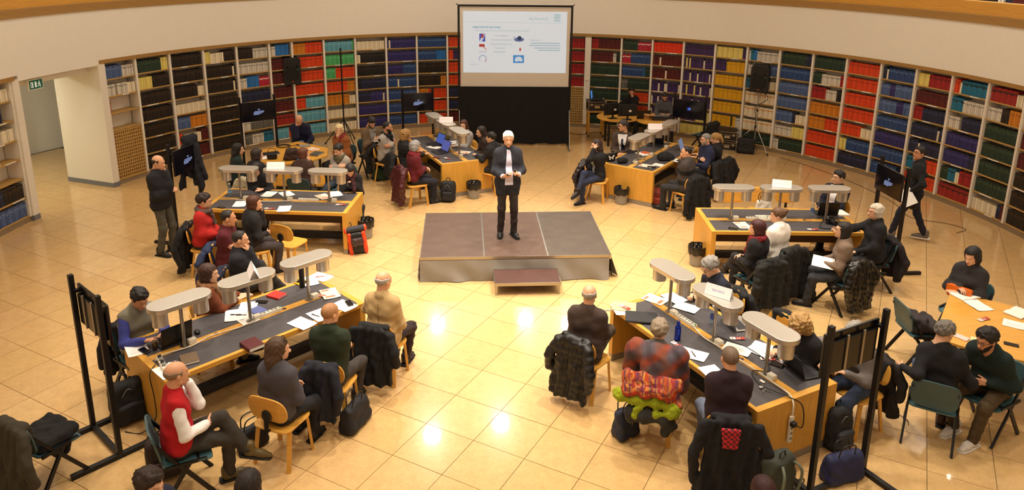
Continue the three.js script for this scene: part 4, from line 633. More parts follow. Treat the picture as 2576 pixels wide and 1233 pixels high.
// ---------------------------------------------------------------- chairs
const seatShape = (w, d, r) => { const s = new THREE.Shape(); s.moveTo(-w / 2 + r, -d / 2); s.lineTo(w / 2 - r, -d / 2); s.quadraticCurveTo(w / 2, -d / 2, w / 2, -d / 2 + r); s.lineTo(w / 2 + .01, d / 2 - r); s.quadraticCurveTo(w / 2, d / 2, w / 2 - r, d / 2); s.lineTo(-w / 2 + r, d / 2); s.quadraticCurveTo(-w / 2, d / 2, -w / 2 - .01, d / 2 - r); s.lineTo(-w / 2, -d / 2 + r); s.quadraticCurveTo(-w / 2, -d / 2, -w / 2 + r, -d / 2); return s; };
const bend = (g, f) => { const p = g.attributes.position; for (let i = 0; i < p.count; i++) { const q = f(p.getX(i), p.getY(i), p.getZ(i)); p.setXYZ(i, ...q); } g.computeVertexNormals(); return g; };
const gridPlate = (sh, t) => { const g = new THREE.ExtrudeGeometry(sh, { depth: t, bevelEnabled: true, bevelThickness: .003, bevelSize: .003, bevelSegments: 1, curveSegments: 6 }); return g; };
let woodProto, tealProto;
function woodChair(x, z, yaw, label) { // bentwood plywood chair: rounded seat, oval back on a black bracket
  const g = 'plywood chairs with rounded backs';
  if (woodProto) return copy(woodProto, [x, 0, z], yaw, label, g);
  const t = woodProto = thing('plywood_chair', label, 'chair', [x, 0, z], yaw, g);
  part(t, 'seat', muv(bend(gridPlate(seatShape(.43, .42, .1), .012).rotateX(Math.PI / 2).translate(0, .45, 0), (a, b, c) => [a, b - .012 + .06 * a * a, c])), M.woodChair);
  const bs = new THREE.Shape(); bs.moveTo(-.13, -.12); bs.lineTo(.13, -.12); bs.bezierCurveTo(.23, -.12, .235, .0, .215, .06); bs.bezierCurveTo(.19, .14, .12, .155, 0, .155); bs.bezierCurveTo(-.12, .155, -.19, .14, -.215, .06); bs.bezierCurveTo(-.235, 0, -.23, -.12, -.13, -.12);
  part(t, 'backrest', muv(bend(gridPlate(bs, .012).translate(0, .665, -.215), (a, b, c) => [a, b, c - (b - .545) * .14 + .55 * a * a])), M.woodChair);
  const br = part(t, 'bracket', [bar([0, .43, -.12], [0, .44, -.245], .05, .012), bar([0, .44, -.24], [0, .59, -.232], .045, .012)], M.black); part(br, 'bracket_disc', place(new THREE.SphereGeometry(.06, 16, 8).scale(1, 1.15, .25), 0, .60, -.226), M.black);
  for (const s of [-1, 1]) { part(t, 'front_leg', muv(bar([s * .185, .44, .15], [s * .205, 0, .19], .045, .026)), M.woodChair); part(t, 'rear_leg', muv(bar([s * .185, .44, -.13], [s * .205, 0, -.21], .045, .026)), M.woodChair); }
  part(t, 'seat_frame', muv(merged([rbox(.40, .035, .025, .004, 0, .42, .155), rbox(.40, .035, .025, .004, 0, .42, -.135), rbox(.03, .035, .3, .004, .185, .42, .01), rbox(.03, .035, .3, .004, -.185, .42, .01)])), M.woodChair);
  return t;
}
function tealChair(x, z, yaw, label) { // teal plastic shell on a dark A-shaped frame
  const g = 'teal plastic chairs';
  if (tealProto) return copy(tealProto, [x, 0, z], yaw, label, g);
  const t = tealProto = thing('plastic_chair', label, 'chair', [x, 0, z], yaw, g);
  part(t, 'seat', bend(gridPlate(seatShape(.45, .43, .07), .014).rotateX(Math.PI / 2).translate(0, .455, .01), (a, b, c) => [a, b - .014 + .08 * a * a + (c > .14 ? -(c - .14) * .35 : 0), c]), M.tealSeat);
  const bs = seatShape(.43, .33, .1); part(t, 'backrest', bend(gridPlate(bs, .014).translate(0, .64, -.235), (a, b, c) => [a, b, c - (b - .5) * .22 + .5 * a * a]), M.teal);
  for (const s of [-1, 1]) { part(t, 'front_leg', bar([s * .225, .43, -.06], [s * .235, 0, .24], .022, .038), M.blackMetal); part(t, 'rear_leg', bar([s * .225, .43, .02], [s * .235, 0, -.27], .022, .038), M.blackMetal); part(t, 'back_upright', bar([s * .222, .42, -.06], [s * .205, .72, -.265], .02, .03), M.blackMetal); part(t, 'side_rail', bar([s * .226, .435, -.19], [s * .226, .435, .17], .02, .03), M.blackMetal); }
  part(t, 'cross_rail', [bar([-.22, .425, -.1], [.22, .425, -.1], .02, .025), bar([-.22, .425, .1], [.22, .425, .1], .02, .025)], M.blackMetal);
  return t;
}
// ---------------------------------------------------------------- display stands
function display(L, R, faceSign, label, screenKind, front) { // L, R: floor points of the two uprights
  const dx = R[0] - L[0], dz = R[1] - L[1], w = Math.hypot(dx, dz), a = Math.atan2(-dz, dx);
  const t = thing('display_stand', label, 'display', [(L[0] + R[0]) / 2, 0, (L[1] + R[1]) / 2], a + (faceSign < 0 ? Math.PI : 0), 'flat displays on black stands');
  for (const s of [-1, 1]) { const u = part(t, 'upright', rbox(.05, 1.76, .05, .004, s * w / 2, .92, 0), M.blackMetal); part(t, 'foot', rbox(.055, .05, .95, .004, s * w / 2, .025, .02), M.blackMetal); part(u, 'bracket_arm', box(.05, .03, .06, s * (w / 2 - .02), 1.62, .03), M.blackMetal); }
  part(t, 'floor_bar', rbox(w, .045, .05, .004, 0, .03, 0), M.blackMetal);
  const tw = .74, th = .44, y = 1.46, z = .066;
  const tv = part(t, 'display_panel', [rbox(tw, th, .03, .008, 0, y, z), rbox(tw * .8, th * .75, .035, .01, 0, y - .02, z - .03)], M.blackGloss);
  part(tv, 'mount_rail', [box(.028, .36, .012, -.11, y, z - .055)], M.steelPole); part(tv, 'mount_rail', [box(.028, .36, .012, .11, y, z - .055)], M.steelPole); part(tv, 'rating_label', box(.09, .08, .002, .24, y + .03, z - .0165), M.grey);
  const c = document.createElement('canvas'); c.width = 320; c.height = 190; const g = c.getContext('2d'); g.fillStyle = '#04050c'; g.fillRect(0, 0, 320, 190);
  if (screenKind === 'text') { g.fillStyle = '#b7c8ff'; g.fillRect(150, 68, 26, 6); g.fillRect(156, 78, 14, 5); g.fillRect(118, 90, 96, 7); g.fillRect(108, 101, 104, 8); g.fillRect(108, 112, 84, 7); g.fillRect(108, 122, 58, 7); }
  if (screenKind === 'logo') { g.fillStyle = '#2b5cff'; g.fillRect(146, 74, 34, 30); g.fillStyle = '#9cc0ff'; g.fillRect(160, 82, 18, 12); }
  const tx = new THREE.CanvasTexture(c); tx.colorSpace = THREE.SRGBColorSpace;
  part(tv, 'screen', place(new THREE.PlaneGeometry(tw - .03, th - .035), 0, y, z + .0156), new THREE.MeshStandardMaterial({ color: 0x05060a, roughness: .14, emissive: 0xffffff, emissiveMap: tx, emissiveIntensity: .85 }));
  return t;
}
display([-5.62, -16.2], [-4.98, -16.62], 1, 'display stand with lit text before the brown book shelves', 'text');
display([-2.2, -17.45], [-1.5, -17.66], 1, 'display stand with lit text left of the projection screen', 'text');
display([4.22, -17.1], [4.86, -16.7], 1, 'display stand showing a small blue logo at the sound desk', 'logo');
display([-5.47, -12.16], [-5.3, -12.9], 1, 'display stand with a dark coat hung over its corner', 'text');
display([6.42, -11.72], [6.46, -10.98], 1, 'display stand in front of the man standing on the right', 'text');
display([-4.30, -7.06], [-3.79, -6.59], -1, 'display stand seen from behind at front left', 'none');
display([3.04, -5.99], [3.71, -6.32], -1, 'display stand seen from behind at front right', 'none');
// ---------------------------------------------------------------- loudspeakers and tall stand
function tripod(x, z, yaw, h, m, label, name, legR) {
  const t = thing(name, label, 'stand', [x, 0, z], yaw); part(t, 'pole', cyl(.018, .018, h - .1, 0, h / 2 + .05, 0, 12), m); part(t, 'collar', [cyl(.03, .03, .06, 0, .62, 0, 12), cyl(.028, .028, .05, 0, 1.05, 0, 12)], M.black);
  for (let i = 0; i < 3; i++) { const a = i * 2.094 + .5, X = Math.sin(a), Z = Math.cos(a); const l = part(t, 'leg', rod([X * .03, .62, Z * .03], [X * legR, .02, Z * legR], .013), m); part(l, 'rubber_foot', rod([X * legR * .96, .045, Z * legR * .96], [X * legR * 1.02, .005, Z * legR * 1.02], .02), M.rubber); part(l, 'strut', rod([0, .2, 0], [X * legR * .55, .27, Z * legR * .55], .008), m); } return t;
}
function loudspeaker(x, z, yaw, y, label) {
  const t = thing('loudspeaker', label, 'loudspeaker', [x, y, z], yaw, 'loudspeakers');
  part(t, 'cabinet', extr([[-.2, 0], [.2, 0], [.215, .08], [.205, .6], [.17, .66], [-.17, .66], [-.205, .6], [-.215, .08]], .34, .015), mat(0x141313, .6)); part(t, 'woofer_grille', [cyl(.165, .165, .02, 0, .25, .172, 28, Math.PI / 2), place(new THREE.TorusGeometry(.165, .012, 6, 28), 0, .25, .175)], mat(0x0c0c0c, .8));
  part(t, 'horn', extr([[-.12, .46], [.12, .46], [.15, .58], [-.15, .58]], .02, .004).translate(0, 0, .168), M.black); for (const s of [-1, 1]) part(t, 'bass_port', cyl(.03, .04, .02, s * .13, .44, .17, 14, Math.PI / 2), M.blackGloss); part(t, 'badge', box(.04, .025, .006, 0, .06, .175), mat(0xe0562a, .4)); part(t, 'status_light', sph(.006, .14, .37, .176), new THREE.MeshStandardMaterial({ color: 0x1a4020, emissive: 0x40ff60, emissiveIntensity: 2 }));
}
tripod(-5.32, -19.4, .5, 1.6, mat(0x8c8a86, .35, { metalness: .8 }), 'grey tripod stand under the left loudspeaker', 'speaker_stand', .62); loudspeaker(-5.32, -19.4, .45, 1.56, 'black loudspeaker on a tripod before the orange books');
tripod(6.78, -18.7, -.25, 1.6, mat(0xb9b6b0, .3, { metalness: .8 }), 'silver tripod stand under the right loudspeaker', 'speaker_stand', .62); loudspeaker(6.78, -18.7, -.5, 1.56, 'black loudspeaker on a silver tripod before the cream books');
{ const t = tripod(-3.95, -19.1, .2, 2.35, M.blackMetal, 'tall thin black microphone stand before the turquoise books', 'microphone_stand', .5); part(t, 'microphone', [cyl(.02, .026, .2, 0, 2.42, 0, 12), rod([0, 2.33, 0], [.0, 2.36, 0], .03)], M.black); }
// ---------------------------------------------------------------- coats over chair backs
let coatN = 0;
function coatOn(ch, label, col, o = {}) { // ch: chair; the coat hangs over its back
  const sd = coatN++ * 2.3, bot = o.bot ?? .22, w = o.w ?? .23, q = o.quilt ?? 0, zb = o.z ?? -.3;
  const top = .81, sl = (k, ph) => { const e = bot + .2 + .1 * Math.sin(sd + ph), m = (.72 + e) / 2; return [[k * w * .86, .735, zb - .02, k * (w + .05), m, zb - .075 - .03 * Math.cos(sd + ph), .056, .052], [k * (w + .05), m, zb - .075 - .03 * Math.cos(sd + ph), k * (w + .03 + .04 * Math.sin(sd * 2 + ph)), e, zb - .05, .052, .046]]; };
  const roll = capField([[-.16, .785, zb + .045, .16, .785, zb + .045, .04, .04], [-.14, .78, zb + .06, -.12, .6, zb + .12, .035, .025], [.14, .78, zb + .06, .12, .6, zb + .12, .035, .025], [-.07, .80, zb + .01, .06, .81, zb + .0, .042, .04]], .03), arm = capField([...sl(-1, 0), ...sl(1, 2)], .02);
  const g = nets((x, y, z) => {
    const t = Math.max(0, (top - y) / (top - bot)), zc = zb - .03 - .05 * t + .024 * Math.min(1, t * 1.6) * Math.sin(x * 33 + sd + 1.6 * Math.sin(y * 6 + sd)) + .012 * Math.sin(x * 70 + y * 9 + sd * 2);
    let d = rboxD(x - .025 * Math.sin(y * 7 + sd), y - (top + bot) / 2, z - zc, w * (.74 + .34 * Math.pow(t, .8)), (top - bot) / 2, .026 + .022 * t, .03); d = smin(d, roll(x, y, z), .035); if (!o.noSleeve) d = smin(d, arm(x, y, z), .018); if (d > .06) return d;
    d += .005 * wav(x, y, z, sd); if (q) d -= .011 * Math.pow(Math.abs(Math.sin(y * 39 + .5 * Math.sin(x * 18 + sd))), .6); return Math.max(d, bot - .03 * Math.sin(x * 13 + sd) - y);
  }, [-.5, bot - .05, -.52], [.5, .92, -.05], o.cell ?? .0165);
  const t = single(o.name ?? 'coat', g, mat(new THREE.Color(col).multiplyScalar(.6).getHex(), o.ro ?? .85), label, 'coat', [ch.position.x, 0, ch.position.z], ch.rotation.y);
  if (o.trim) o.trim(t); return t;
}
const CH = {};
function seat(key, kind, label, o) { // person on a chair
  const p = person(label, o); if (kind) {
    const cy = (o.cy ?? o.face) * DEG, f = o.cf ?? .05, x = p.x + Math.sin(cy) * f, z = p.z + Math.cos(cy) * f;
    const who = o.who ?? label.split(' ').slice(0, 4).join(' ');
    CH[key] = (kind === 'w' ? woodChair : tealChair)(x, z, cy, `${kind === 'w' ? 'plywood chair with rounded back' : 'teal plastic chair with dark frame'} under the ${o.under}`);
  }
  CH[key + 'p'] = p; return p;
}
// ---- speaker on the stage
{
  person('white-haired speaker in dark blazer standing on the stage with clicker and microphone', { at: [.22, -11.62], face: 8, stand: 1, y: .4, h: 1.03, top: 0x242630, topName: 'blazer', coat: .17, cuff: 0xd6d2e4, lapel: 0x2c2e3a, front: { c: 0xc9c6dc, w: -.035, lo: 0, base: .072 }, hair: 'thick', hs: .96, hc: 0xe6e2dc, beard: 'moustache', bc: 0xd8d2c8, skin: 'a', collar: 0xcfcbe0, legsC: 0x2b211e, shoes: 0x121112, fat: 1.08, arms: [[.11, 1.52, .29, 'hold', 0, .55, [.75, .1, .45]], [.13, 1.54, .28, 'fist', 0, .55, [-.4, .5, .5]]], hy: -4, hp: 6, lean: 2, fold: .006 });
}
const sp = people[0], pt = h => [h.x, h.y, h.z];
{ const h = sp.hands[1]; const m = thing('microphone', 'black handheld microphone in the speaker\'s left hand', 'microphone', [h.x - .035, h.y + .02, h.z + .04], 0); m.rotation.set(.3, 0, .35); part(m, 'handle', cyl(.013, .017, .15, 0, -.02, 0, 12), M.black); part(m, 'grille_head', sph(.025, 0, .075, 0), M.dark); const k = sp.hands[0]; single('clicker', rbox(.03, .018, .09, .006, 0, 0, 0), M.dark, 'small dark slide clicker in the speaker\'s right hand', 'remote', [k.x + .06, k.y + .045, k.z + .05], .5); }
// ---- standing men
person('balding man in black sweater standing by the doorway shelves with hand at chin', { at: [-5.48, -11.79], face: 78, stand: 1, h: .985, top: 0x15141a, hair: 'bald', hc: 0x2c221c, skin: 'a', legsC: 0x4e4a3e, shoes: 0x1c1814, arms: [[-.02, 1.12, .2, 'fist', 0, .9], 'chin'], hp: 10, hy: 8, collar: 0xd8d4cf, fat: 1.1, fold: .006 });
person('man in dark blazer and jeans walking on the right with papers', { at: [7.48, -12.5], face: -118, stand: 1, h: 1.0, legs: 'walk', top: 0x14141a, topName: 'blazer', coat: .2, hair: 'cap', hc: 0x1c1613, skin: 'c', glasses: 1, collar: 0xe8e6e4, legsC: 0x191d30, shoes: 0x6a6259, sole: 0xe8e4da, arms: ['down', [.25, .98, .1, 'hold']], hy: 42, hp: -12, feet: [[-.1, .085, -.26], [.1, .085, .3]] });
{ const h = people[2].hands[1]; single('paper_sheaf', rbox(.22, .008, .3, .002, 0, 0, 0), M.paper, 'white papers held by the man walking on the right', 'paper', [h.x - .06, h.y - .09, h.z + .06], .4).rotation.set(.9, .3, .5); }
// ---- table by the left shelves
seat('t71', 't', 'woman with long dark hair in dark green sitting left of the hexagonal table', { at: [-4.99, -14.11], face: 118, male: 0, top: 0x12231f, hair: 'long', hc: 0x150e0d, arms: ['lap', 'lap'], under: 'long-haired woman in dark green', hy: -10 });
seat('t72', 't', 'brown-haired woman in black seen from behind at the hexagonal table', { at: [-4.5, -13.72], face: 150, male: 0, top: 0x17151a, hair: 'bob', hs: 1.04, hc: 0x2b1c16, arms: ['table', 'lap'], hy: -28, under: 'brown-haired woman in black' });
seat('t73', 't', 'bald man in navy pullover resting his face in his hand', { at: [-4.46, -16.66], face: 12, top: 0x141838, hair: 'bald', hc: 0x8b8078, skin: 'a', lean: 16, hp: 34, arms: ['face', 'knee'], collar: 0x9aa4b8, legs: 'cross', legsC: 0x5c6a8c, under: 'bald man in navy', headFwd: .04 });
seat('t74', 't', 'blonde woman with a camel coat round her shoulders facing the camera', { at: [-3.36, -15.72], face: -28, male: 0, top: 0x8a4f22, topName: 'camel_coat', coat: .1, gloss: .95, fat: 1.3, hair: 'wavy', hc: 0xe4cf9e, arms: ['chin', 'lap'], hy: 30, hp: 4, scarf: 0x7a1c22, under: 'blonde woman in camel', fold: .008 });
seat('t75', 't', 'woman with a brown bob and brown cardigan leaning on the hexagonal table', { at: [-3.66, -13.86], face: 172, male: 0, top: 0x3a221a, hair: 'bob', hc: 0x5a3018, arms: ['chin', 'table'], hy: -48, lean: 14, under: 'woman with brown bob' });
seat('t76', 't', 'short-haired woman in grey cardigan with arms crossed and dark scarf', { at: [-3.05, -14.1], face: -22, male: 0, top: 0x9a9187, topName: 'cardigan', hair: 'cap', hc: 0x1f1714, arms: ['cross', 'cross2'], scarf: 0x4d452c, hp: 22, hy: -8, legsC: 0x37404d, under: 'woman in grey cardigan' });
// ---- desk B
seat('b1', 'w', 'person in black bending over the left middle desk behind a lamp', { at: [-4.30, -12.98], face: 4, male: 0, top: 0x141318, hair: 'bob', hc: 0x171210, lean: 26, hp: 38, arms: [[.0, .785, .36, 'flat'], [.12, .785, .4, 'flat']], under: 'person bending over the desk' });
seat('b2', 'w', 'woman in black looking down at her phone beyond the left middle desk', { at: [-2.6, -12.92], face: 14, male: 0, top: 0x131217, hair: 'bob', hs: .98, hc: 0x1a1210, lean: 24, hp: 42, arms: ['phone', 'phone'], under: 'woman reading her phone', scarf: 0x3a1418 });
seat('b3', 'w', 'woman in red jacket and patterned scarf on the left', { at: [-4.5, -11.06], face: 92, male: 0, fat: 1.18, top: 0xb01c17, topName: 'jacket', hair: 'thick', hs: 1.04, hc: 0x25130f, arms: ['lap', 'lap'], scarf: 0x5a4740, glasses: 0x5a4030, under: 'woman in red', hy: 4 });
seat('b4', 'w', 'balding man in burgundy pullover sitting sideways on the left', { at: [-3.83, -10.2], face: 92, top: 0x4e0c18, hair: 'thin', hc: 0x1c1411, skin: 'c', arms: ['cross', 'cross2'], fat: 1.08, collar: 0x6a7896, hy: 6, under: 'man in burgundy pullover', legs: 'out' });
seat('b5', 'w', 'woman with an auburn bob and black cardigan seen from behind', { at: [-3.71, -10.99], face: 128, male: 0, top: 0x1a181a, hair: 'bob', hc: 0x49240f, arms: ['lap', 'chin'], hy: -22, lean: 10, under: 'woman with auburn bob', legsC: 0x40393a });
seat('b6', 'w', 'balding man in dark jacket with both hands at his mouth', { at: [-3.39, -9.38], face: 96, lapel: 0x191a24, top: 0x15161f, topName: 'jacket', hair: 'thin', hc: 0x241a16, skin: 'a', arms: ['chin', 'chin'], legs: 'cross', legsC: 0x2a2928, collar: 0x53628c, lean: 4, under: 'man with hands at mouth' });
coatOn(CH.b3, 'long black coat over the chair of the woman in red', 0x121215, { bot: .05 });
coatOn(CH.b4, 'blue jacket over the chair of the burgundy man', 0x28365e, { bot: .28 });
coatOn(CH.b5, 'black jacket over the chair of the auburn-haired woman', 0x19181a, { bot: .2 });
coatOn(CH.b6, 'navy jacket over the chair of the man with hands at mouth', 0x161f3c, { bot: .3 });
coatOn(CH.t72, 'cream coat over a chair at the hexagonal table', 0xe2d5b0, { bot: .2, cell: .024 });
// ---- desk A
seat('a1', 'w', 'brown-haired woman in rust top behind the front left desk', { at: [-3.45, -8.4], face: 112, male: 0, top: 0x6e3414, hair: 'bob', hs: 1.03, hc: 0x3b2116, arms: ['tabin', 'table'], hy: -14, legsC: 0x8d8069, scarf: 0x8a5f3a, under: 'woman in rust top' });
seat('a2', 't', 'man in grey vest and blue shirt typing on a laptop', { at: [-3.97, -7.72], face: 52, top: 0x7d7a6a, vest: 1, shirt: 0x3b4290, collar: 0x55609c, hair: 'thick', hc: 0x17110f, skin: 'c', arms: ['type', 'type'], hp: 26, lean: 12, under: 'man typing on a laptop', headFwd: .03 });
seat('a3', 't', 'bald man in red vest and white shirt at the front left desk', { at: [-2.91, -6.14], face: 118, top: 0xb30d18, vest: 1, shirt: 0xf0edec, collar: 0xf2f0ee, hair: 'bald', hc: 0x8a6f58, skin: 'a', legs: 'cross', over: 1, legsC: 0x35302a, shoes: 0x5a4a24, arms: ['lap', 'chin'], fat: 1.16, hy: 12, lean: 4, under: 'man in red vest', fold: .006 });
seat('a4', 'w', 'woman with long brown hair in grey pullover on a plywood chair', { at: [-2.12, -6.64], face: 158, male: 0, top: 0x46434a, hair: 'long', hs: 1.04, hc: 0x4a3320, arms: ['lap', 'lap'], hy: -42, headGlasses: 1, legsC: 0x1c1b1f, under: 'woman with long brown hair' });
seat('a5', 'w', 'bald man in dark green turtleneck seen from behind', { at: [-1.75, -7.3], face: 168, top: 0x1e2a17, hair: 'crop', hs: .985, hc: 0xa9794f, hairName: 'shaved_hair', roll: 0x1e2a17, skin: 'a', arms: ['cross', 'cross2'], hy: -30, legsC: 0x39332f, under: 'man in green turtleneck' });
seat('a6', 'w', 'grey-haired man in tan jacket seen from behind', { at: [-1.3, -8.12], face: 162, top: 0xb49768, topName: 'jacket', fat: 1.12, hair: 'bald', hs: 1.01, hc: 0xa8a39c, skin: 'a', arms: ['lap', [.26, .80, .42, 'flat']], collar: 0xcdd4e0, legsC: 0x2a1c1c, hy: -25, under: 'man in tan jacket', fold: .003, crease: .007, kk: .05, lapel: 0x8a7148, cuff: 0xd8dce4, seam: 0x7d6640, coat: .1 });
coatOn(CH.a5, 'navy jacket over the chair of the green turtleneck man', 0x181c2c, { bot: .2, w: .19 });
coatOn(CH.a6, 'long black coat over the chair of the tan jacket man', 0x0f0e12, { bot: .1, w: .27 });
coatOn(CH.a2, 'black jacket over the chair of the laptop man', 0x131316, { bot: .15 });
// ---- desk C
seat('c1', 't', 'man in beige suit looking down at a tablet', { at: [-2.75, -16.29], face: 36, lapel: 0x735f48, top: 0x6e5a44, topName: 'jacket', coat: .12, front: { c: 0x8c8a84, w: .07, lo: .1 }, hair: 'thick', hc: 0x1d1512, beard: 'full', skin: 'b', collar: 0xdcd8d0, legsC: 0x64523d, shoes: 0x3a1d12, arms: ['phone', [.1, .74, .3, 'hold']], hp: 36, lean: 8, under: 'man in beige suit' });
seat('c2', 'w', 'bearded man in light grey sweater and dark scarf with arms crossed', { at: [-2.33, -15.83], face: 62, top: 0xa39b93, hair: 'thin', hc: 0x1b1412, beard: 'full', skin: 'c', scarf: 0x131318, arms: ['cross', 'cross2'], hy: 24, fat: 1.12, under: 'man in light grey sweater' });
seat('c3', 'w', 'woman with curly blonde hair in black at the back left desk', { at: [-1.87, -15.32], face: 112, male: 0, top: 0x121215, topName: 'puffer_jacket', quilt: 1, hair: 'curly', hc: 0x9a7440, arms: ['table', 'table'], hp: 12, under: 'curly-haired woman' });
seat('c4', 'w', 'grey-haired woman in a deep red scarf at the back left desk', { at: [-1.57, -14.36], face: 118, male: 0, top: 0x5c0e18, hair: 'wavy', hs: 1.04, hc: 0x8d8a8b, arms: ['clasp', 'clasp'], scarf: 0x73101c, legsC: 0x1b1b28, hp: 6, hy: -10, under: 'grey-haired woman in red' });
seat('c5', 'w', 'brown-haired woman in pale grey top with hand to her mouth', { at: [-.70, -16.22], face: -32, male: 0, top: 0xa39f9c, hair: 'long', hc: 0x4a2616, arms: ['chin', 'tabin'], hy: 18, under: 'woman in pale grey top' });
seat('c6', 'w', 'dark-haired woman in brown leaning towards the back left desk', { at: [-.30, -15.7], face: -78, male: 0, top: 0x30211a, hair: 'long', hs: .97, hc: 0x20120e, arms: ['clasp', 'clasp'], hp: 10, lean: 12, hy: 8, under: 'dark-haired woman in brown' });
seat('c7', 'w', 'short-haired person in black seen from behind next to the speaker', { at: [-.08, -15.18], face: -128, male: 0, top: 0x161519, hair: 'cap', hc: 0x0f0c0c, arms: ['lap', 'table'], hy: 15, collar: 0x6a6a70, lean: 12, under: 'short-haired person in black' });
coatOn(CH.c4, 'dark red puffer jacket over the grey-haired woman\'s chair', 0x551019, { quilt: 1, bot: .08, ro: .5, name: 'puffer_jacket' });
coatOn(CH.c2, 'black coat over the light grey sweater man\'s chair', 0x111114, { bot: .15 });
coatOn(CH.c3, 'black bag-like jacket over the curly-haired woman\'s chair', 0x161518, { bot: .3, w: .2 });
// ---- desk D
seat('d1', 'w', 'woman with crossed legs in jeans holding her long brown hair', { at: [2.06, -14.56], face: -62, cy: 70, cf: -.02, male: 0, top: 0x131217, topName: 'cardigan', front: { c: 0x9c9ca0, w: .05, lo: -.05 }, hair: 'long', hc: 0x2b1712, arms: ['lap', 'temple'], legs: 'cross', over: 0, legsC: 0x252c45, boots: 1, shoes: 0x121012, hy: -15, under: 'woman in jeans' });
seat('d2', 'w', 'man in brown suit and blue tie with glasses', { at: [2.83, -15.93], face: -12, h: 1.06, lapel: 0x4a3b31, top: 0x44362d, topName: 'suit_jacket', front: { c: 0xe6e4e6, w: .09, lo: .02, tie: 0x3c4a66 }, hair: 'thick', hc: 0x37302c, skin: 'a', glasses: 1, collar: 0xe9e6e4, legsC: 0x3a2e28, arms: ['clasp', 'clasp'], hy: -58, lean: 2, under: 'man in brown suit' });
seat('d3', 'w', 'balding man in grey and black striped pullover with hand at chin', { at: [3.73, -13.91], face: -128, cy: -150, top: 0x3c3432, stripes: (x, y, z) => y > .93 ? 0x3f3735 : Math.sin(y * 30 + .4) > .1 ? 0x131214 : 0x3f3735, hair: 'thin', hc: 0x1e1512, skin: 'a', arms: ['chin', 'cross2'], hy: 34, fat: 1.08, under: 'man in striped pullover' });
seat('d4', 'w', 'grey-haired man in navy pullover with glasses at the back right desk', { at: [4.36, -14.84], face: -78, cy: -135, h: 1.03, top: 0x1b2140, hair: 'short', hc: 0x7f7b78, glasses: 1, skin: 'b', beard: 'full', bc: 0x8a8078, arms: ['cross2', 'table'], hy: 4, collar: 0x7f8a9a, under: 'man in navy pullover' });
seat('d5', 'w', 'blonde woman with a ponytail in black behind the navy pullover man', { at: [4.66, -15.16], face: -110, cy: -130, male: 0, top: 0x121114, hair: 'pony', hc: 0xa07a45, arms: ['table', 'table'], hp: 14, under: 'woman with ponytail', legsC: 0x8f8a80 });
coatOn(CH.d1, 'dark purple puffer jacket over the jeans woman\'s chair', 0x2a1d24, { quilt: 1, bot: .12, ro: .45, name: 'puffer_jacket' });
coatOn(CH.d3, 'wide black coat over the striped pullover man\'s chair', 0x0e0e10, { bot: .02, w: .27 });
coatOn(CH.d4, 'black coat over the navy pullover man\'s chair', 0x121216, { bot: .06, w: .22 });
coatOn(CH.d5, 'black coat over the ponytail woman\'s chair', 0x100f12, { bot: .04, w: .21 });
// ---- sound desk
seat('s1', 't', 'dark-haired technician in black with hand at mouth', { at: [3.78, -20.25], face: -6, top: 0x111114, topName: 'hooded_jacket', hair: 'thick', hc: 0x140f0e, skin: 'c', arms: ['lap', 'chin'], beard: 'full', lean: 12, hp: 10, under: 'technician in black' });
seat('s2', 't', 'bearded technician in grey pullover looking down at his desk', { at: [4.55, -19.55], face: -4, top: 0x4b4a4e, hair: 'crop', hc: 0x1a1513, beard: 'full', skin: 'c', arms: ['type', 'type'], hp: 30, lean: 10, under: 'technician in grey' });
// ---- desk E
seat('e1', 'w', 'man in navy suit and glasses sitting back with crossed legs', { at: [6.0, -12.3], face: -52, lapel: 0x1b1e36, top: 0x171a30, topName: 'suit_jacket', front: { c: 0xe8e6ea, w: .07, lo: .05 }, hair: 'thick', hc: 0x1e1511, skin: 'b', glasses: 1, legs: 'cross', legsC: 0x1a2038, arms: [[.1, .72, .3, 'relax'], 'knee'], hy: -20, hp: -2, lean: -4, under: 'man in navy suit', collar: 0xe8e6ea });
seat('e2', 't', 'woman with dark red hair and black top in flowered trousers', { at: [3.77, -9.96], face: -138, cy: -158, male: 0, top: 0x121014, hair: 'bob', hs: 1.04, hc: 0x3c0f12, arms: ['lap', 'lap'], hy: 28, scarf: 0x6e0f18, legs: 'cross', over: 1, legsC: 0x1d1a1e, boots: 1, under: 'woman with dark red hair' });
seat('e3', 't', 'woman with a bun in a white sweater seen from behind', { at: [4.24, -10.42], face: -150, male: 0, h: .98, top: 0xece4da, hair: 'bun', hc: 0x5e4128, arms: ['lap', 'lap'], hy: 42, legsC: 0x22222a, under: 'woman in white sweater' });
seat('e4', 't', 'dark-haired woman in tan cardigan with papers on her lap', { at: [4.98, -9.88], face: -112, cy: -150, male: 0, top: 0x7a6656, topName: 'cardigan', hair: 'bob', hs: 1.05, hc: 0x16100f, arms: ['clasp', 'lap'], hy: 12, hp: -8, glasses: 0x705040, roll: 0xd9d0c4, legsC: 0x303238, under: 'woman in tan cardigan' });
seat('e5', 't', 'grey-haired woman in black coat reaching over to the desk', { at: [5.78, -10.55], face: -92, male: 0, h: 1.0, fat: 1.22, top: 0x131216, topName: 'coat', coat: .12, hair: 'wavy', hs: 1.03, hc: 0xc9bfae, arms: ['reach', 'knee'], glasses: 0x8a3a3a, hy: 8, hp: -4, legsC: 0x2e3036, under: 'grey-haired woman in black' });
coatOn(CH.e2, 'black quilted jacket over the red-haired woman\'s chair', 0x15130f, { quilt: 1, bot: .12, w: .25, name: 'puffer_jacket' });
coatOn(CH.e3, 'dark brown fleece coat over the white sweater woman\'s chair', 0x1d1814, { bot: .06, w: .29 });
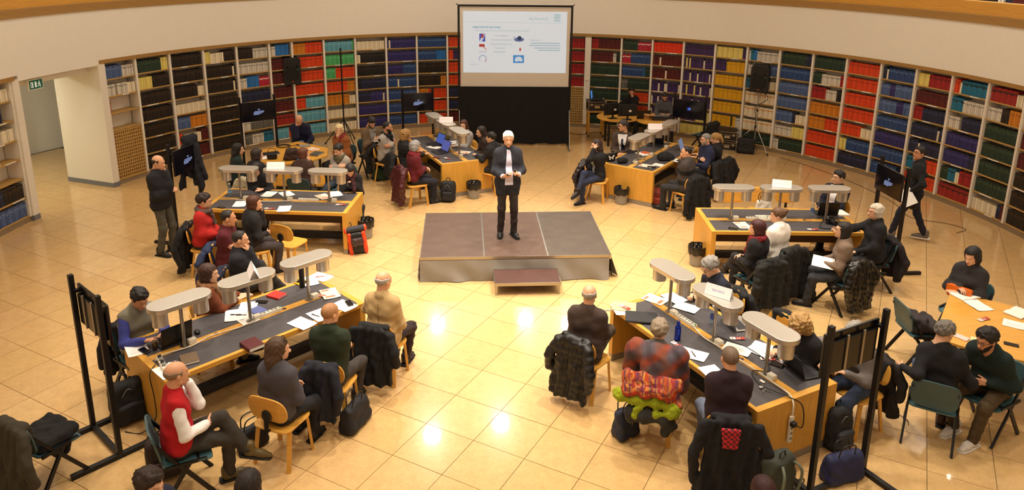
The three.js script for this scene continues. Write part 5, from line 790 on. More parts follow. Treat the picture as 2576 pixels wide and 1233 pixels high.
coatOn(CH.e4, 'shiny black puffer jacket over the tan cardigan woman\'s chair', 0x17130f, { quilt: 1, bot: .1, w: .24, ro: .28, name: 'puffer_jacket' });
coatOn(CH.e5, 'plum coat over the grey-haired woman\'s chair', 0x1f1218, { bot: .16, w: .23 });
// ---- desk F
seat('f1', 'w', 'grey curly-haired man in navy sweater writing at the front right desk', { at: [2.72, -8.62], face: -72, top: 0x171a2a, hair: 'thick', hs: 1.05, hc: 0x8a857f, skin: 'b', glasses: 1, arms: ['write', 'tabin'], lean: 20, hp: 30, under: 'man writing in navy', fat: 1.08 });
seat('f2', 'w', 'bald man in brown pullover with a tablet seen from behind', { at: [1.09, -7.76], face: 158, cy: 140, top: 0x40312b, hair: 'bald', hs: 1.0, hc: 0xa59c92, skin: 'a', collar: 0xe8e6e6, arms: ['phone', 'clasp'], legs: 'ankle', over: 0, legsC: 0x4e4336, lean: 4, hy: 4, under: 'man in brown pullover', fat: 1.08 });
seat('f3', 'w', 'woman wrapped in a plaid shawl seen from behind', { at: [1.74, -7.02], face: 158, male: 0, top: 0x5d5a58, hair: 'cap', hs: 1.06, hc: 0x8f7f6b, arms: ['lap', 'lap'], legsC: 0x3a3a40, lean: 8, under: 'woman in plaid shawl' });
seat('f4', 'w', 'short-haired man in dark burgundy sweater seen from behind', { at: [2.29, -6.4], face: 172, top: 0x24101a, hair: 'crop', hs: 1.0, hc: 0x6e5a4a, skin: 'a', arms: ['cross', 'cross2'], hy: 8, collar: 0x8e1f28, legsC: 0x6a7286, lean: 8, under: 'man in dark burgundy', fat: 1.12 });
seat('f5', 'w', 'woman with curly blonde hair bending over a paper at the desk', { at: [3.30, -7.22], face: -72, male: 0, top: 0x141317, hair: 'curly', hs: 1.02, hc: 0xb08a52, arms: ['table', 'tabin'], lean: 24, hp: 34, under: 'blonde woman bending over paper' });
seat('f6', 'w', 'grey-haired person in grey pullover behind the front right display', { at: [3.80, -7.0], face: -66, male: 0, top: 0x6a6461, hair: 'thick', hc: 0x9a938b, arms: ['table', 'type'], lean: 18, hp: 24, legsC: 0x2c3850, under: 'person in grey behind display' });
coatOn(CH.f2, 'black puffer jacket over the brown pullover man\'s chair', 0x131213, { quilt: 1, bot: .1, w: .23, ro: .5, name: 'puffer_jacket' });
coatOn(CH.f4, 'black duffle coat over the burgundy sweater man\'s chair', 0x0f1018, { bot: .02, w: .29 });
coatOn(CH.f5, 'light grey padded jacket over the blonde woman\'s chair', 0x9a8f86, { quilt: 1, bot: .3, w: .24, name: 'puffer_jacket' });
coatOn(CH.f6, 'dark grey coat over the chair behind the front right display', 0x2a2625, { bot: .12, w: .22 });
coatOn(CH.f1, 'black coat over the chair of the man writing', 0x111218, { bot: .2, w: .22 });
// plaid shawl over the shoulders of the woman at the front right desk
{
  const p = CH.f3p, H = p.head; const f = capField([[-.2, 1.0, -.02, .2, 1.0, -.02, .105, .105], [-.22, .98, 0, -.27, .62, .06, .1, .09], [.22, .98, 0, .27, .66, .06, .1, .09], [0, 1.0, -.1, -.03, .6, -.17, .13, .17], [-.14, .95, -.1, -.2, .52, -.16, .1, .1]], .07);
  const g = nets((x, y, z) => { let d = f(x, y, z); if (d > .05) return d; d += .008 * Math.sin(x * 26 + 2 * Math.sin(y * 9)) + .004 * wav(x, y, z, 4); return Math.max(d, .53 + .3 * Math.max(0, x) - y, -(Math.hypot(x, (y - 1.14) * .9, z - .06) - .1)); }, [-.46, .4, -.42], [.46, 1.2, .24], .016, (x, y, z) => { const u = x * .8 + y, v = x - y * .6, a = Math.sin(u * 26), b = Math.sin(v * 24); const c = new THREE.Color(0x5d4448).lerp(new THREE.Color(0x9a3f22), Math.max(0, a) * .9).lerp(new THREE.Color(0x4c4c56), Math.max(0, -a) * .7); if (b > .5) c.lerp(new THREE.Color(0x7a4a34), .5); if (b < -.6) c.lerp(new THREE.Color(0x3a3238), .45); return [c.r, c.g, c.b]; });
  const s = part(p.root, 'plaid_shawl', g, new THREE.MeshStandardMaterial({ vertexColors: true, roughness: .95, side: THREE.DoubleSide }));
  // second plaid and lime fleece piled on the chair back
  const ch = CH.f3;
  const plaid = (x, y, z) => { const st = t => { const f = ((t / .13) % 1 + 1) % 1; return f < .38 ? 0xb83c18 : f < .44 ? 0xd9a044 : f < .62 ? 0x6a2440 : f < .66 ? 0xd9a044 : f < .84 ? 0xa8481c : 0x3c3a50; }, c = new THREE.Color(st(x + .02 * Math.sin(y * 12))).lerp(new THREE.Color(st((y - z) * .8 + .03)), .5); return [c.r, c.g, c.b]; };
  const fg = (seed, prims, k, cell, col, y0) => { const [a, b] = bounds(prims, .04), h = capField(prims, k); return nets((x, y, z) => h(x, y, z) + (seed === 5 ? .0045 * Math.sin(x * 150 + y * 40) * Math.sin(y * 140 - x * 30) : 0) + .012 * Math.sin(x * 34 + seed + 2 * Math.sin(z * 12)) + .006 * wav(x * 1.5, y * 1.5, z * 1.5, seed), a, b, cell, col); };
  single('plaid_blanket', fg(2, [[-.24, .80, -.3, .24, .80, -.3, .075, .075], [-.2, .74, -.36, .22, .7, -.38, .07, .07], [.2, .74, -.34, .27, .6, -.36, .06, .05], [-.2, .74, -.34, -.28, .62, -.36, .06, .05]], .05, .015, plaid), new THREE.MeshStandardMaterial({ vertexColors: true, roughness: .95 }), 'orange plaid blanket bunched on the shawl woman\'s chair back', 'blanket', [ch.position.x, 0, ch.position.z], ch.rotation.y);
  single('lime_fleece', fg(5, [[-.3, .6, -.36, .28, .62, -.38, .055, .055], [-.28, .56, -.4, -.1, .5, -.42, .05, .04], [.05, .6, -.4, .12, .46, -.44, .05, .035], [.2, .6, -.4, .34, .62, -.36, .05, .05]], .04, .0095), mat(0x8f9a12, .95), 'lime green fleece hanging over the shawl woman\'s chair', 'fleece', [ch.position.x, 0, ch.position.z], ch.rotation.y);
  single('grey_rucksack', fg(9, [[-.2, .46, -.38, .16, .47, -.4, .075, .075], [-.24, .38, -.36, -.18, .3, -.38, .07, .05], [.06, .42, -.4, .18, .38, -.38, .06, .05]], .05, .018), mat(0x2c2b28, .9), 'dark grey bag hanging below the lime green fleece', 'bag', [ch.position.x, 0, ch.position.z], ch.rotation.y);
  single('red_check_scarf', nets((x, y, z) => rboxD(x - .02, y - .66, z + .4, .09 - (.75 - y) * .1, .11, .018, .016) + .004 * wav(x * 2, y * 2, z, 1), [-.12, .5, -.46], [.16, .8, -.33], .011, (x, y, z) => (Math.sin(x * 120) * Math.sin(y * 120) > 0 ? [.55, .02, .03] : [.06, .01, .02])), new THREE.MeshStandardMaterial({ vertexColors: true, roughness: .9 }), 'red checked scarf hanging from the black duffle coat', 'scarf', [CH.f4.position.x, 0, CH.f4.position.z], CH.f4.rotation.y);
}
// ---- table at the right edge
seat('r1', 't', 'woman with a black bob in dark grey sweater holding an orange bag', { at: [6.24, -8.9], face: -58, male: 0, h: .98, top: 0x2b292c, roll: 0x2b292c, hair: 'bob', hs: 1.05, hc: 0x0f0c0e, arms: [[.02, .80, .24, 'hold', 0, 1.2], [.02, .76, .27, 'flat', 0, 1.2]], legs: 'cross', over: 0, legsC: 0x141316, boots: 1, shoes: 0x110f10, hp: 16, hy: -4, under: 'woman with black bob' });
seat('r2', 't', 'grey-haired man in black pullover with his arm over a chair', { at: [4.7, -6.9], face: 148, top: 0x101014, hair: 'thick', hs: .98, hc: 0x6d6862, collar: 0xe2e2e6, skin: 'b', glasses: 1, arms: [[.22, .80, .28, 'relax'], 'back'], legs: 'ankle', over: 1, legsC: 0x4a5878, shoes: 0x3d2213, hy: -38, hp: 12, under: 'man in black pullover', fat: 1.08 });
seat('r3', 't', 'bearded man with glasses in dark green pullover leaning to a phone', { at: [5.12, -6.86], face: -62, top: 0x0f2320, hair: 'cap', hs: 1.12, hc: 0x130d0c, beard: 'full', skin: 'c', glasses: 1, arms: [[.18, .70, .4, 'hold'], 'lap'], lean: 26, hp: 12, legsC: 0x4a3a22, shoes: 0xd9d3cc, sole: 0xe8e4dc, hy: -6, under: 'man in dark green pullover', fat: 1.08 });
// ---- heads along the bottom edge
seat('g1', 't', 'brown-haired person at the bottom edge holding up glasses', { at: [-2.52, -4.72], face: 66, male: 0, top: 0x1a2038, hair: 'thick', hs: 1.06, hc: 0x2a1a13, arms: [[.0, .98, .3, 'hold'], 'lap'], under: 'person holding up glasses' });
seat('g2', 't', 'dark-haired person seen from above at the bottom edge', { at: [-1.8, -4.72], face: 175, male: 0, top: 0x1c1a1f, hair: 'long', hc: 0x1d1210, arms: ['lap', 'lap'], under: 'dark-haired person at bottom edge' });
seat('g3', 't', 'red-haired person at the bottom right edge', { at: [1.99, -4.62], face: 178, male: 0, top: 0x232a38, hair: 'bob', hc: 0x30090c, arms: ['lap', 'lap'], under: 'red-haired person' });
// ---- empty chairs
CH.x3 = woodChair(3.3, -7.98, -1.1, 'empty plywood chair under the black coat at the front right desk'); coatOn(CH.x3, 'black coat over an empty chair behind the blonde woman', 0x0f0e13, { bot: .18, w: .23 });
woodChair(-4.02, -13.62, .05, 'empty plywood chair behind the left middle desk, left of a pair');
woodChair(-3.5, -13.6, -.05, 'empty plywood chair with a black bag, behind the left middle desk');
woodChair(-3.28, -11.25, 2.75, 'empty plywood chair facing the left middle desk');
woodChair(4.42, -12.75, .05, 'empty plywood chair behind the right middle desk, leftmost');
woodChair(4.9, -12.78, .0, 'empty plywood chair holding the white and black bag');
woodChair(5.4, -12.75, -.05, 'empty plywood chair behind the right middle desk, nearest the suited man');
tealChair(5.35, -18.55, -2.4, 'empty teal chair by the flight cases');
CH.x1 = tealChair(5.4, -8.42, 1.55, 'empty teal chair with a dark jacket on its seat');
CH.x2 = tealChair(-4.3, -6.28, 2.7, 'teal chair at the bottom left holding black clothes');
// ---------------------------------------------------------------- small tables
const DY = TH + .002;
function polyTable(pts, label, legs) {
  const cx = pts.reduce((a, p) => a + p[0], 0) / pts.length, cz = pts.reduce((a, p) => a + p[1], 0) / pts.length;
  const t = thing('polygonal_table', label, 'table', [cx, 0, cz], 0);
  const s = new THREE.Shape(pts.map(p => new THREE.Vector2(p[0] - cx, -(p[1] - cz)))); const g = new THREE.ExtrudeGeometry(s, { depth: .026, bevelEnabled: true, bevelThickness: .003, bevelSize: .003, bevelSegments: 1 }).rotateX(-Math.PI / 2).translate(0, TH - .029, 0);
  part(t, 'tabletop', muv(g), M.wood); for (const [x, z] of pts.filter((p, i) => i % 2 === 0)) part(t, 'leg', cyl(.028, .028, TH - .03, (x - cx) * .78, (TH - .03) / 2, (z - cz) * .78, 14), M.black); part(t, 'under_frame', rbox(.9, .04, .9, .01, 0, TH - .05, 0), M.black); return t;
}
polyTable([[-4.47, -16.48], [-3.66, -15.9], [-3.56, -15.32], [-3.85, -14.85], [-4.4, -14.6], [-4.93, -14.93], [-5.1, -15.68]], 'low many-sided wooden table before the left shelves');
polyTable([[6.03, -8.88], [5.38, -8.03], [5.24, -7.56], [5.5, -7.3], [6.3, -6.95], [7.0, -7.4], [6.95, -8.15]], 'many-sided wooden table cut by the right edge');
function roundTable(x, z, r, label) { const t = thing('round_table', label, 'table', [x, 0, z]); part(t, 'tabletop', muv(cyl(r, r, .03, 0, TH - .015, 0, 40)), M.wood); for (let i = 0; i < 4; i++) { const a = i * Math.PI / 2 + .8; part(t, 'leg', cyl(.03, .03, TH - .03, Math.sin(a) * r * .7, (TH - .03) / 2, Math.cos(a) * r * .7, 14), M.black); } part(t, 'apron', new THREE.CylinderGeometry(r * .78, r * .78, .05, 32, 1, true).translate(0, TH - .055, 0), M.black); }
roundTable(3.27, -19.25, .56, 'round wooden table with two monitors at the sound desk'); roundTable(4.2, -18.85, .5, 'round wooden table with the mixing desk');
{ // trestle with flight case left of the monitors
  const t = thing('equipment_trolley', 'small wooden trolley under the equipment case', 'trolley', [2.78, 0, -20.1], 0); part(t, 'top', muv(rbox(.5, .03, .45, .005, 0, .72, 0)), M.wood); for (const s of [-1, 1]) for (const r of [-1, 1]) { const l = part(t, 'leg', muv(rbox(.05, .64, .05, .004, s * .2, .39, r * .17)), M.wood); part(l, 'castor', cyl(.035, .035, .025, s * .2, .036, r * .17, 14, 0, 0, Math.PI / 2), M.rubber); }
}
function flightCase(x, y, z, yaw, w, h, d, label) {
  const t = thing('flight_case', label, 'case', [x, y, z], yaw, 'flight cases'); part(t, 'body', rbox(w, h, d, .008, 0, h / 2, 0), mat(0x17171a, .55)); const e = .018, ed = []; for (const a of [-1, 1]) for (const b of [-1, 1]) { ed.push(box(w, e, e, 0, h / 2 + a * (h - e) / 2, b * (d - e + .004) / 2)); ed.push(box(e, h, e, a * (w - e + .004) / 2, h / 2, b * (d - e + .004) / 2)); ed.push(box(e, e, d, a * (w - e + .004) / 2, h / 2 + b * (h - e) / 2, 0)); }
  ed.push(box(w + .004, .014, .01, 0, h * .68, d / 2)); part(t, 'aluminium_edges', ed, M.steelPole); for (const a of [-1, 1]) for (const b of [-1, 1]) for (const c of [0, 1]) part(t, 'ball_corner', sph(.024, a * w / 2, c * h, b * d / 2, 1, 1, 1, 8), M.chrome); part(t, 'handle', [box(.14, .07, .012, 0, h * .45, d / 2 + .004), box(.11, .03, .03, 0, h * .45, d / 2 + .012)], M.chrome); for (const s of [-1, 1]) part(t, 'latch', box(.05, .06, .014, s * w * .32, h * .68, d / 2 + .006), M.chrome);
}
flightCase(2.79, .735, -20.1, .05, .48, .27, .4, 'black flight case on the trolley left of the monitors');
flightCase(6.12, 0, -18.85, -.35, .5, .22, .5, 'lower of two stacked flight cases beside the right loudspeaker'); flightCase(6.12, .245, -18.87, -.35, .5, .24, .5, 'upper of two stacked flight cases beside the right loudspeaker'); flightCase(5.72, 0, -19.1, -.35, .22, .32, .4, 'narrow flight case left of the stacked cases');
// ---------------------------------------------------------------- laptops and monitors
function laptop(x, z, yaw, label, o = {}) { // yaw: direction the screen faces
  const t = thing('laptop', label, 'laptop', [x, o.y ?? DY, z], yaw), w = o.w ?? .35, d = .24, body = o.silver ? mat(0xb9b8b6, .35, { metalness: .7 }) : M.dark, lid = o.silver ? body : mat(0x111114, .4);
  part(t, 'base', rbox(w, .016, d, .005, 0, .008, 0), body); part(t, 'keyboard', box(w * .86, .002, d * .5, 0, .017, -.02), o.silver ? M.dark : M.black); part(t, 'touchpad', box(.1, .002, .06, 0, .017, .08), o.silver ? M.grey : M.dark);
  const a = o.open ?? 1.85, l = new THREE.Group(); l.name = 'lid'; l.position.set(0, .014, -d / 2); l.rotation.x = -(a - Math.PI / 2); t.add(l);
  const p = part(l, 'lid_shell', rbox(w, d, .008, .003, 0, d / 2, 0), lid); part(l, 'screen', place(new THREE.PlaneGeometry(w - .02, d - .025), 0, d / 2 + .003, .0046), o.glow ? new THREE.MeshStandardMaterial({ color: 0x111111, emissive: o.glow, emissiveIntensity: .9, roughness: .3 }) : M.screenOff); if (o.badge) part(l, 'badge', cyl(.018, .018, .002, 0, d / 2, -.0052, 16, Math.PI / 2), M.white);
  return t;
}
laptop(-3.62, -7.62, -2.30, 'black laptop of the man in grey vest', { open: 1.75 });
laptop(-1.36, -16.22, -1.0, 'laptop with lit screen nearer the curly-haired woman', { glow: 0x5a78d8, open: 2.0, w: .33 });
laptop(-1.2, -15.6, -1.0, 'laptop with lit screen before the grey-haired woman', { glow: 0x7078d0, open: 2.0, w: .33 });
laptop(3.0, -15.75, .35, 'black laptop beside the man in brown suit', { open: 1.7 }); laptop(3.62, -16.25, -.6, 'black laptop at the far side of the back right desk', { open: 1.5 }); laptop(4.28, -15.85, 1.1, 'silver laptop before the navy pullover man', { silver: 1, glow: 0x8fa0c8, open: 1.9, w: .32 });
laptop(5.62, -11.85, .05, 'black laptop by the water bottle on the right middle desk', { open: 1.8 }).rotation.y = Math.PI;
laptop(2.92, -7.98, 1.75, 'silver laptop on the front right desk behind the middle lamp', { silver: 1, open: 1.9 }); laptop(3.30, -6.98, 1.85, 'black laptop at the near corner of the front right desk', { open: 1.9 });
laptop(3.92, -19.1, Math.PI - .1, 'dark laptop with a white badge at the sound desk', { badge: 1, open: 1.85 }); laptop(2.79, -20.12, 1.3, 'open laptop on top of the trolley flight case', { y: 1.02, glow: 0x5fa6ff, open: 1.7, w: .3 });
single('closed_laptop', [rbox(.38, .03, .26, .008, 0, .017, 0), rbox(.36, .006, .015, .002, 0, .02, .13)], mat(0x232428, .6), 'dark grey laptop sleeve at the stage end of the front right desk', 'laptop', [1.78, DY, -8.12], -.15);
single('tablet', rbox(.24, .008, .17, .003, 0, .006, 0), M.grey, 'silver tablet on the hexagonal left table', 'tablet', [-4.22, DY, -16.08], .3);
for (const [x, z, a, l] of [[3.08, -19.02, Math.PI + .35, 'left of two dark monitors seen from behind'], [3.45, -18.88, Math.PI + .1, 'right of two dark monitors seen from behind']]) { const t = thing('monitor', l, 'monitor', [x, TH, z], a); part(t, 'panel', [rbox(.5, .31, .025, .008, 0, .25, 0), rbox(.34, .2, .03, .008, 0, .25, -.022)], M.black); part(t, 'screen', place(new THREE.PlaneGeometry(.47, .27), 0, .255, .013), M.screenOff); part(t, 'stand', [rbox(.05, .14, .02, .003, 0, .08, -.02), rbox(.22, .014, .16, .005, 0, .008, -.01)], M.black); part(t, 'label', box(.07, .05, .002, -.06, .24, -.0385), M.paper); }
{ const t = thing('mixing_desk', 'grey mixing desk before the technician in grey', 'mixer', [4.36, TH, -18.95], -.05); part(t, 'body', extr([[-.17, 0], [.17, 0], [.17, .035], [-.17, .1]], .48, .006).rotateY(Math.PI / 2), M.dark); const k = []; for (let i = 0; i < 9; i++) for (let j = 0; j < 4; j++) k.push(cyl(.008, .009, .014, -.19 + i * .047, .098 - j * .013, -.12 + j * .06, 8)); part(t, 'knobs', k, M.grey).userData.kind = 'stuff'; part(t, 'rear_panel', box(.46, .07, .006, 0, .05, -.176), M.grey); }
single('cardboard_box', [box(.26, .12, .01, 0, .06, .1), box(.26, .12, .01, 0, .06, -.1), box(.01, .12, .2, .125, .06, 0), box(.01, .12, .2, -.125, .06, 0), box(.26, .008, .2, 0, .004, 0), box(.26, .008, .1, 0, .13, .145, .5)], mat(0xb98a50, .8), 'small open cardboard box between the two technicians', 'box', [4.02, TH, -19.05], .2);
// ---------------------------------------------------------------- papers, notebooks, leaflets
const leafTex = (() => { const c = document.createElement('canvas'); c.width = 128; c.height = 180; const g = c.getContext('2d'); g.fillStyle = '#f6e3cf'; g.fillRect(0, 0, 128, 180); g.fillStyle = '#e2764a'; g.fillRect(12, 14, 58, 22); g.fillRect(20, 130, 70, 26); g.fillStyle = '#c9b29a'; for (let i = 0; i < 6; i++) g.fillRect(14, 52 + i * 11, 96 - (i % 3) * 18, 4); const t = new THREE.CanvasTexture(c); t.colorSpace = THREE.SRGBColorSpace; return t; })();
const lineTex = (() => { const c = document.createElement('canvas'); c.width = 128; c.height = 180; const g = c.getContext('2d'); g.fillStyle = '#fbf8f2'; g.fillRect(0, 0, 128, 180); g.fillStyle = '#cfcad0'; for (let i = 0; i < 11; i++) g.fillRect(14, 22 + i * 12, 100 - ((i * 37) % 40), 3); const t = new THREE.CanvasTexture(c); t.colorSpace = THREE.SRGBColorSpace; return t; })();
const markTex = (() => { const c = document.createElement('canvas'); c.width = 64; c.height = 192; const g = c.getContext('2d'); g.fillStyle = '#f5efe8'; g.fillRect(0, 0, 64, 192); g.fillStyle = '#a8342a'; g.fillRect(0, 70, 64, 122); g.fillStyle = '#d9583c'; g.fillRect(12, 20, 40, 18); g.fillStyle = '#f5efe8'; g.fillRect(14, 92, 36, 10); g.fillRect(14, 120, 36, 10); const t = new THREE.CanvasTexture(c); t.colorSpace = THREE.SRGBColorSpace; return t; })();
const paperM = mat(0xffffff, .85, { map: lineTex }), leafM = mat(0xffffff, .7, { map: leafTex }), markM = mat(0xffffff, .6, { map: markTex });
const sheetG = (w, h, t = .0016) => memo('sheet' + w + h + t, () => { const g = new THREE.BoxGeometry(w, t, h, 4, 1, 4), p = g.attributes.position; for (let i = 0; i < p.count; i++) p.setY(i, p.getY(i) + .006 * Math.pow(Math.abs(p.getX(i) * 2 / w), 3) * (p.getZ(i) > 0 ? 1 : .2)); return g.translate(0, t / 2, 0); });
let lay = 0; const up = () => (lay = (lay + 1) % 5) * .0012;
const sheet = (x, z, a, label, kind = 0) => single(kind === 1 ? 'leaflet' : kind === 2 ? 'bookmark' : 'paper_sheet', kind === 2 ? sheetG(.055, .17) : sheetG(.21, .297), [paperM, leafM, markM][kind], label, kind === 1 ? 'leaflet' : kind === 2 ? 'bookmark' : 'paper', [x, DY + up(), z], a);
const pen = (x, z, a, label, c = 0x1a1a30) => single('pen', [rod([-.065, .006, 0], [.05, .006, 0], .0045, .0045, 8), rod([.05, .006, 0], [.07, .006, 0], .0045, .001, 8), bar([-.06, .012, 0], [-.02, .012, 0], .003, .004)], mat(c, .4), label, 'pen', [x, DY + .006, z], a);
function notebook(x, z, a, label, c, w = .15, h = .21, t = .018, y = DY) { const o = thing('notebook', label, 'notebook', [x, y, z], a); part(o, 'cover', [box(w, .003, h, 0, .0015, 0), box(w, .003, h, 0, t, 0), box(.003, t, h, -w / 2, t / 2, 0)], mat(c, .6)); part(o, 'pages', box(w - .008, t - .004, h - .008, .002, t / 2, 0), M.paper); return o; }
function openBook(x, z, a, label) { const o = thing('open_notebook', label, 'notebook', [x, DY, z], a); for (const s of [-1, 1]) part(o, 'page_block', bend(new THREE.BoxGeometry(.15, .01, .21, 6, 1, 1).translate(s * .076, .006, 0), (X, Y, Z) => [X, Y + .012 * Math.sin(Math.abs(X) / .15 * 2.6) * (Y > .006 ? 1 : .2), Z]), M.paper); return o; }
const phone = (x, z, a, label, y = DY, lit) => { const t = thing('phone', label, 'phone', [x, y, z], a); part(t, 'body', rbox(.073, .009, .148, .004, 0, .0045, 0), M.blackGloss); part(t, 'screen', box(.066, .001, .138, 0, .0092, 0), lit ? new THREE.MeshStandardMaterial({ color: 0x222222, emissive: lit, emissiveIntensity: .9 }) : M.screenOff); return t; };
// desk A
sheet(-3.92, -7.42, .6, 'sheet of paper under the phone by the laptop man'); phone(-3.82, -7.38, .9, 'phone on papers by the laptop man', DY + .007);
sheet(-3.4, -6.98, .8, 'sheet of paper behind the red vest man\'s head'); notebook(-3.26, -7.2, .55, 'brown leather notebook near the red vest man', 0x6a5540, .17, .2, .03); single('reading_glasses', [place(new THREE.TorusGeometry(.022, .003, 6, 16), -.03, .02, 0), place(new THREE.TorusGeometry(.022, .003, 6, 16), .03, .02, 0), rod([.05, .022, 0], [.055, .004, -.12], .002), rod([-.05, .022, 0], [-.055, .004, -.12], .002)], M.chrome, 'glasses lying by the brown notebook', 'glasses', [-3.4, DY, -7.1], .6);
notebook(-2.68, -7.48, .8, 'dark red diary with gilt edge on the front left desk', 0x4f1216, .18, .22, .045);
sheet(-3.12, -8.2, .3, 'sheet with two pens on the front left desk'); pen(-3.1, -8.2, .1, 'left of two pens on the rust woman\'s sheet'); pen(-3.03, -8.19, .05, 'right of two pens on the rust woman\'s sheet'); sheet(-3.02, -8.4, .15, 'blank sheet just before the rust woman'); sheet(-2.95, -8.12, .75, 'sheet under the foot of the middle lamp, front left desk'); notebook(-2.86, -8.3, .95, 'blue illustrated brochure beside the middle lamp', 0x5a66a0, .16, .22, .012); phone(-2.9, -8.55, 1.5, 'black phone beside the red notebook'); notebook(-2.76, -8.72, 1.1, 'bright red notebook on the front left desk', 0xc8261c, .16, .2, .022);
notebook(-2.56, -9.12, .9, 'yellow notebook at the far end of the front left desk', 0xe0b016, .15, .21, .012); phone(-2.54, -9.1, 1.2, 'phone on the yellow notebook', DY + .016); sheet(-2.33, -9.28, 1.0, 'open sheet with red pen near the desk\'s far corner'); pen(-2.33, -9.27, .2, 'red pen at the far corner of the front left desk', 0xc03028); sheet(-2.45, -9.15, .4, 'folded sheet beside the yellow notebook');
single('flask', [cyl(.036, .036, .24, 0, .12, 0, 18), cyl(.03, .034, .04, 0, .26, 0, 18)], M.black, 'tall black flask on the front left desk', 'bottle', [-2.5, DY, -8.98]);
sheet(-2.1, -8.78, .45, 'orange printed leaflet at the stage end of the front left desk', 1); sheet(-2.22, -8.72, 1.2, 'small orange card beside the orange leaflet', 2); single('plastic_cup', new THREE.LatheGeometry([[.0, .002], [.026, .002], [.034, .085], [.036, .085], [.028, 0], [0, 0]].map(p => new THREE.Vector2(...p)), 20), mat(0xffffff, .1, { transmission: .9, thickness: 0, ior: 1.3 }), 'clear plastic cup at the end of the front left desk', 'cup', [-1.97, DY, -8.74]);
sheet(-1.86, -8.45, .9, 'sheet under the tan jacket man\'s phone'); phone(-1.8, -8.5, .5, 'black phone by the tan jacket man\'s hand', DY + .008); sheet(-2.26, -8.0, .95, 'left of two sheets before the green turtleneck man'); sheet(-2.1, -8.2, .75, 'right of two sheets before the green turtleneck man'); pen(-2.14, -8.18, -.5, 'pen on the sheet before the green turtleneck man');
single('cola_glass', [cyl(.032, .026, .1, 0, .05, 0, 18)], mat(0x2a0f0a, .1, { clearcoat: 1 }), 'dark drink by the laptop man\'s phone', 'glass', [-3.72, DY, -7.42]); single('mouse', sph(.05, 0, .015, 0, .65, .5, 1.05), M.black, 'black computer mouse right of the laptop', 'mouse', [-3.4, DY, -7.78], .6);
// desk B
sheet(-4.36, -12.2, .1, 'sheet near the left lamp of the left middle desk'); sheet(-4.02, -12.72, -.1, 'sheet before the person bending over the desk'); sheet(-3.72, -12.75, .6, 'tilted sheet beside the middle lamp base, left middle desk'); sheet(-3.55, -11.97, .12, 'sheet at the near edge of the left middle desk'); sheet(-2.85, -12.76, .4, 'sheet at the far right of the left middle desk'); sheet(-3.03, -12.6, .7, 'orange leaflet by the right lamp of the left middle desk', 1); sheet(-2.64, -12.17, 1.5, 'bookmark at the right end of the left middle desk', 2); sheet(-3.8, -11.98, 1.4, 'bookmark beside the auburn-haired woman', 2); phone(-4.62, -12.02, 1.0, 'phone before the woman in red');
function bottle(x, z, label, c = 0x7fb4e0) { const t = thing('water_bottle', label, 'bottle', [x, DY, z]); part(t, 'bottle', new THREE.LatheGeometry([[0, .001], [.03, .001], [.033, .01], [.033, .15], [.03, .165], [.014, .2], [.014, .215], [0, .215]].map(p => new THREE.Vector2(...p)), 20), mat(0xe8f2fa, .08, { transmission: .92, thickness: 0, ior: 1.3 })); part(t, 'cap', cyl(.016, .016, .02, 0, .225, 0, 14), mat(0xe6e6ea, .4)); part(t, 'label', new THREE.CylinderGeometry(.0335, .0335, .05, 20, 1, true).translate(0, .09, 0), mat(c, .5)); }
bottle(-4.68, -12.62, 'water bottle at the left end of the left middle desk'); bottle(5.36, -11.74, 'water bottle on the right middle desk by the laptop', 0x5a6fb0); bottle(2.61, -8.0, 'water bottle with blue label on the front right desk', 0x4a5fb4); bottle(-1.05, -17.0, 'water bottle at the far end of the back left desk');
// desk C
single('olive_bag', nets((x, y, z) => rboxD(x, y - .085, z, .17 - .03 * (y / .17), .085, .09, .06) + .008 * wav(x * 1.5, y, z * 1.5, 2), [-.2, -.01, -.12], [.2, .2, .12], .012), mat(0x6e6a2c, .85), 'olive green handbag on the back left desk', 'bag', [-1.2, DY, -16.75], .3);
notebook(-.92, -16.4, .35, 'white notepad on the far half of the back left desk', 0xf2efe8, .21, .28, .012); pen(-.92, -16.4, .4, 'pen on the white notepad', 0x802020); sheet(-.68, -15.6, 1.1, 'orange leaflet on the back left desk by the lamp', 1); sheet(-.66, -15.45, 1.9, 'bookmark under the orange leaflet, back left desk', 2); sheet(-1.34, -16.0, .9, 'sheet between the two lit laptops'); sheet(-1.0, -15.1, .7, 'bookmark near the stage end of the back left desk', 2); notebook(-1.22, -15.16, 1.2, 'dark red phone case at the edge of the back left desk', 0x5a1a14, .08, .15, .012);
// desk D
{ const t = thing('butterfly_handbag', 'small black handbag with white butterfly on the back right desk corner', 'bag', [2.42, DY, -14.98], .55); part(t, 'body', rbox(.24, .17, .09, .02, 0, .086, 0), M.black); for (const s of [-1, 1]) part(t, 'butterfly_wing', extr([[0, 0], [.07, .05], [.08, .02], [.05, -.01], [.06, -.045], [.03, -.05]].map(([a, b]) => [a * s, b]), .004).translate(0, .09, .047), M.white); part(t, 'strap', tube([[-.11, .16, 0], [-.15, .2, .02], [0, .22, -.03], [.15, .2, .02], [.11, .16, 0]], .005), M.chrome); }
single('black_gloves', nets((x, y, z) => rboxD(x, y - .05, z, .11, .05, .08, .045) + .01 * wav(x * 2, y * 2, z * 2, 7), [-.14, -.02, -.11], [.14, .13, .11], .012), mat(0x121214, .9), 'dark bundled scarf next to the butterfly handbag', 'scarf', [2.66, DY, -14.86], .3);
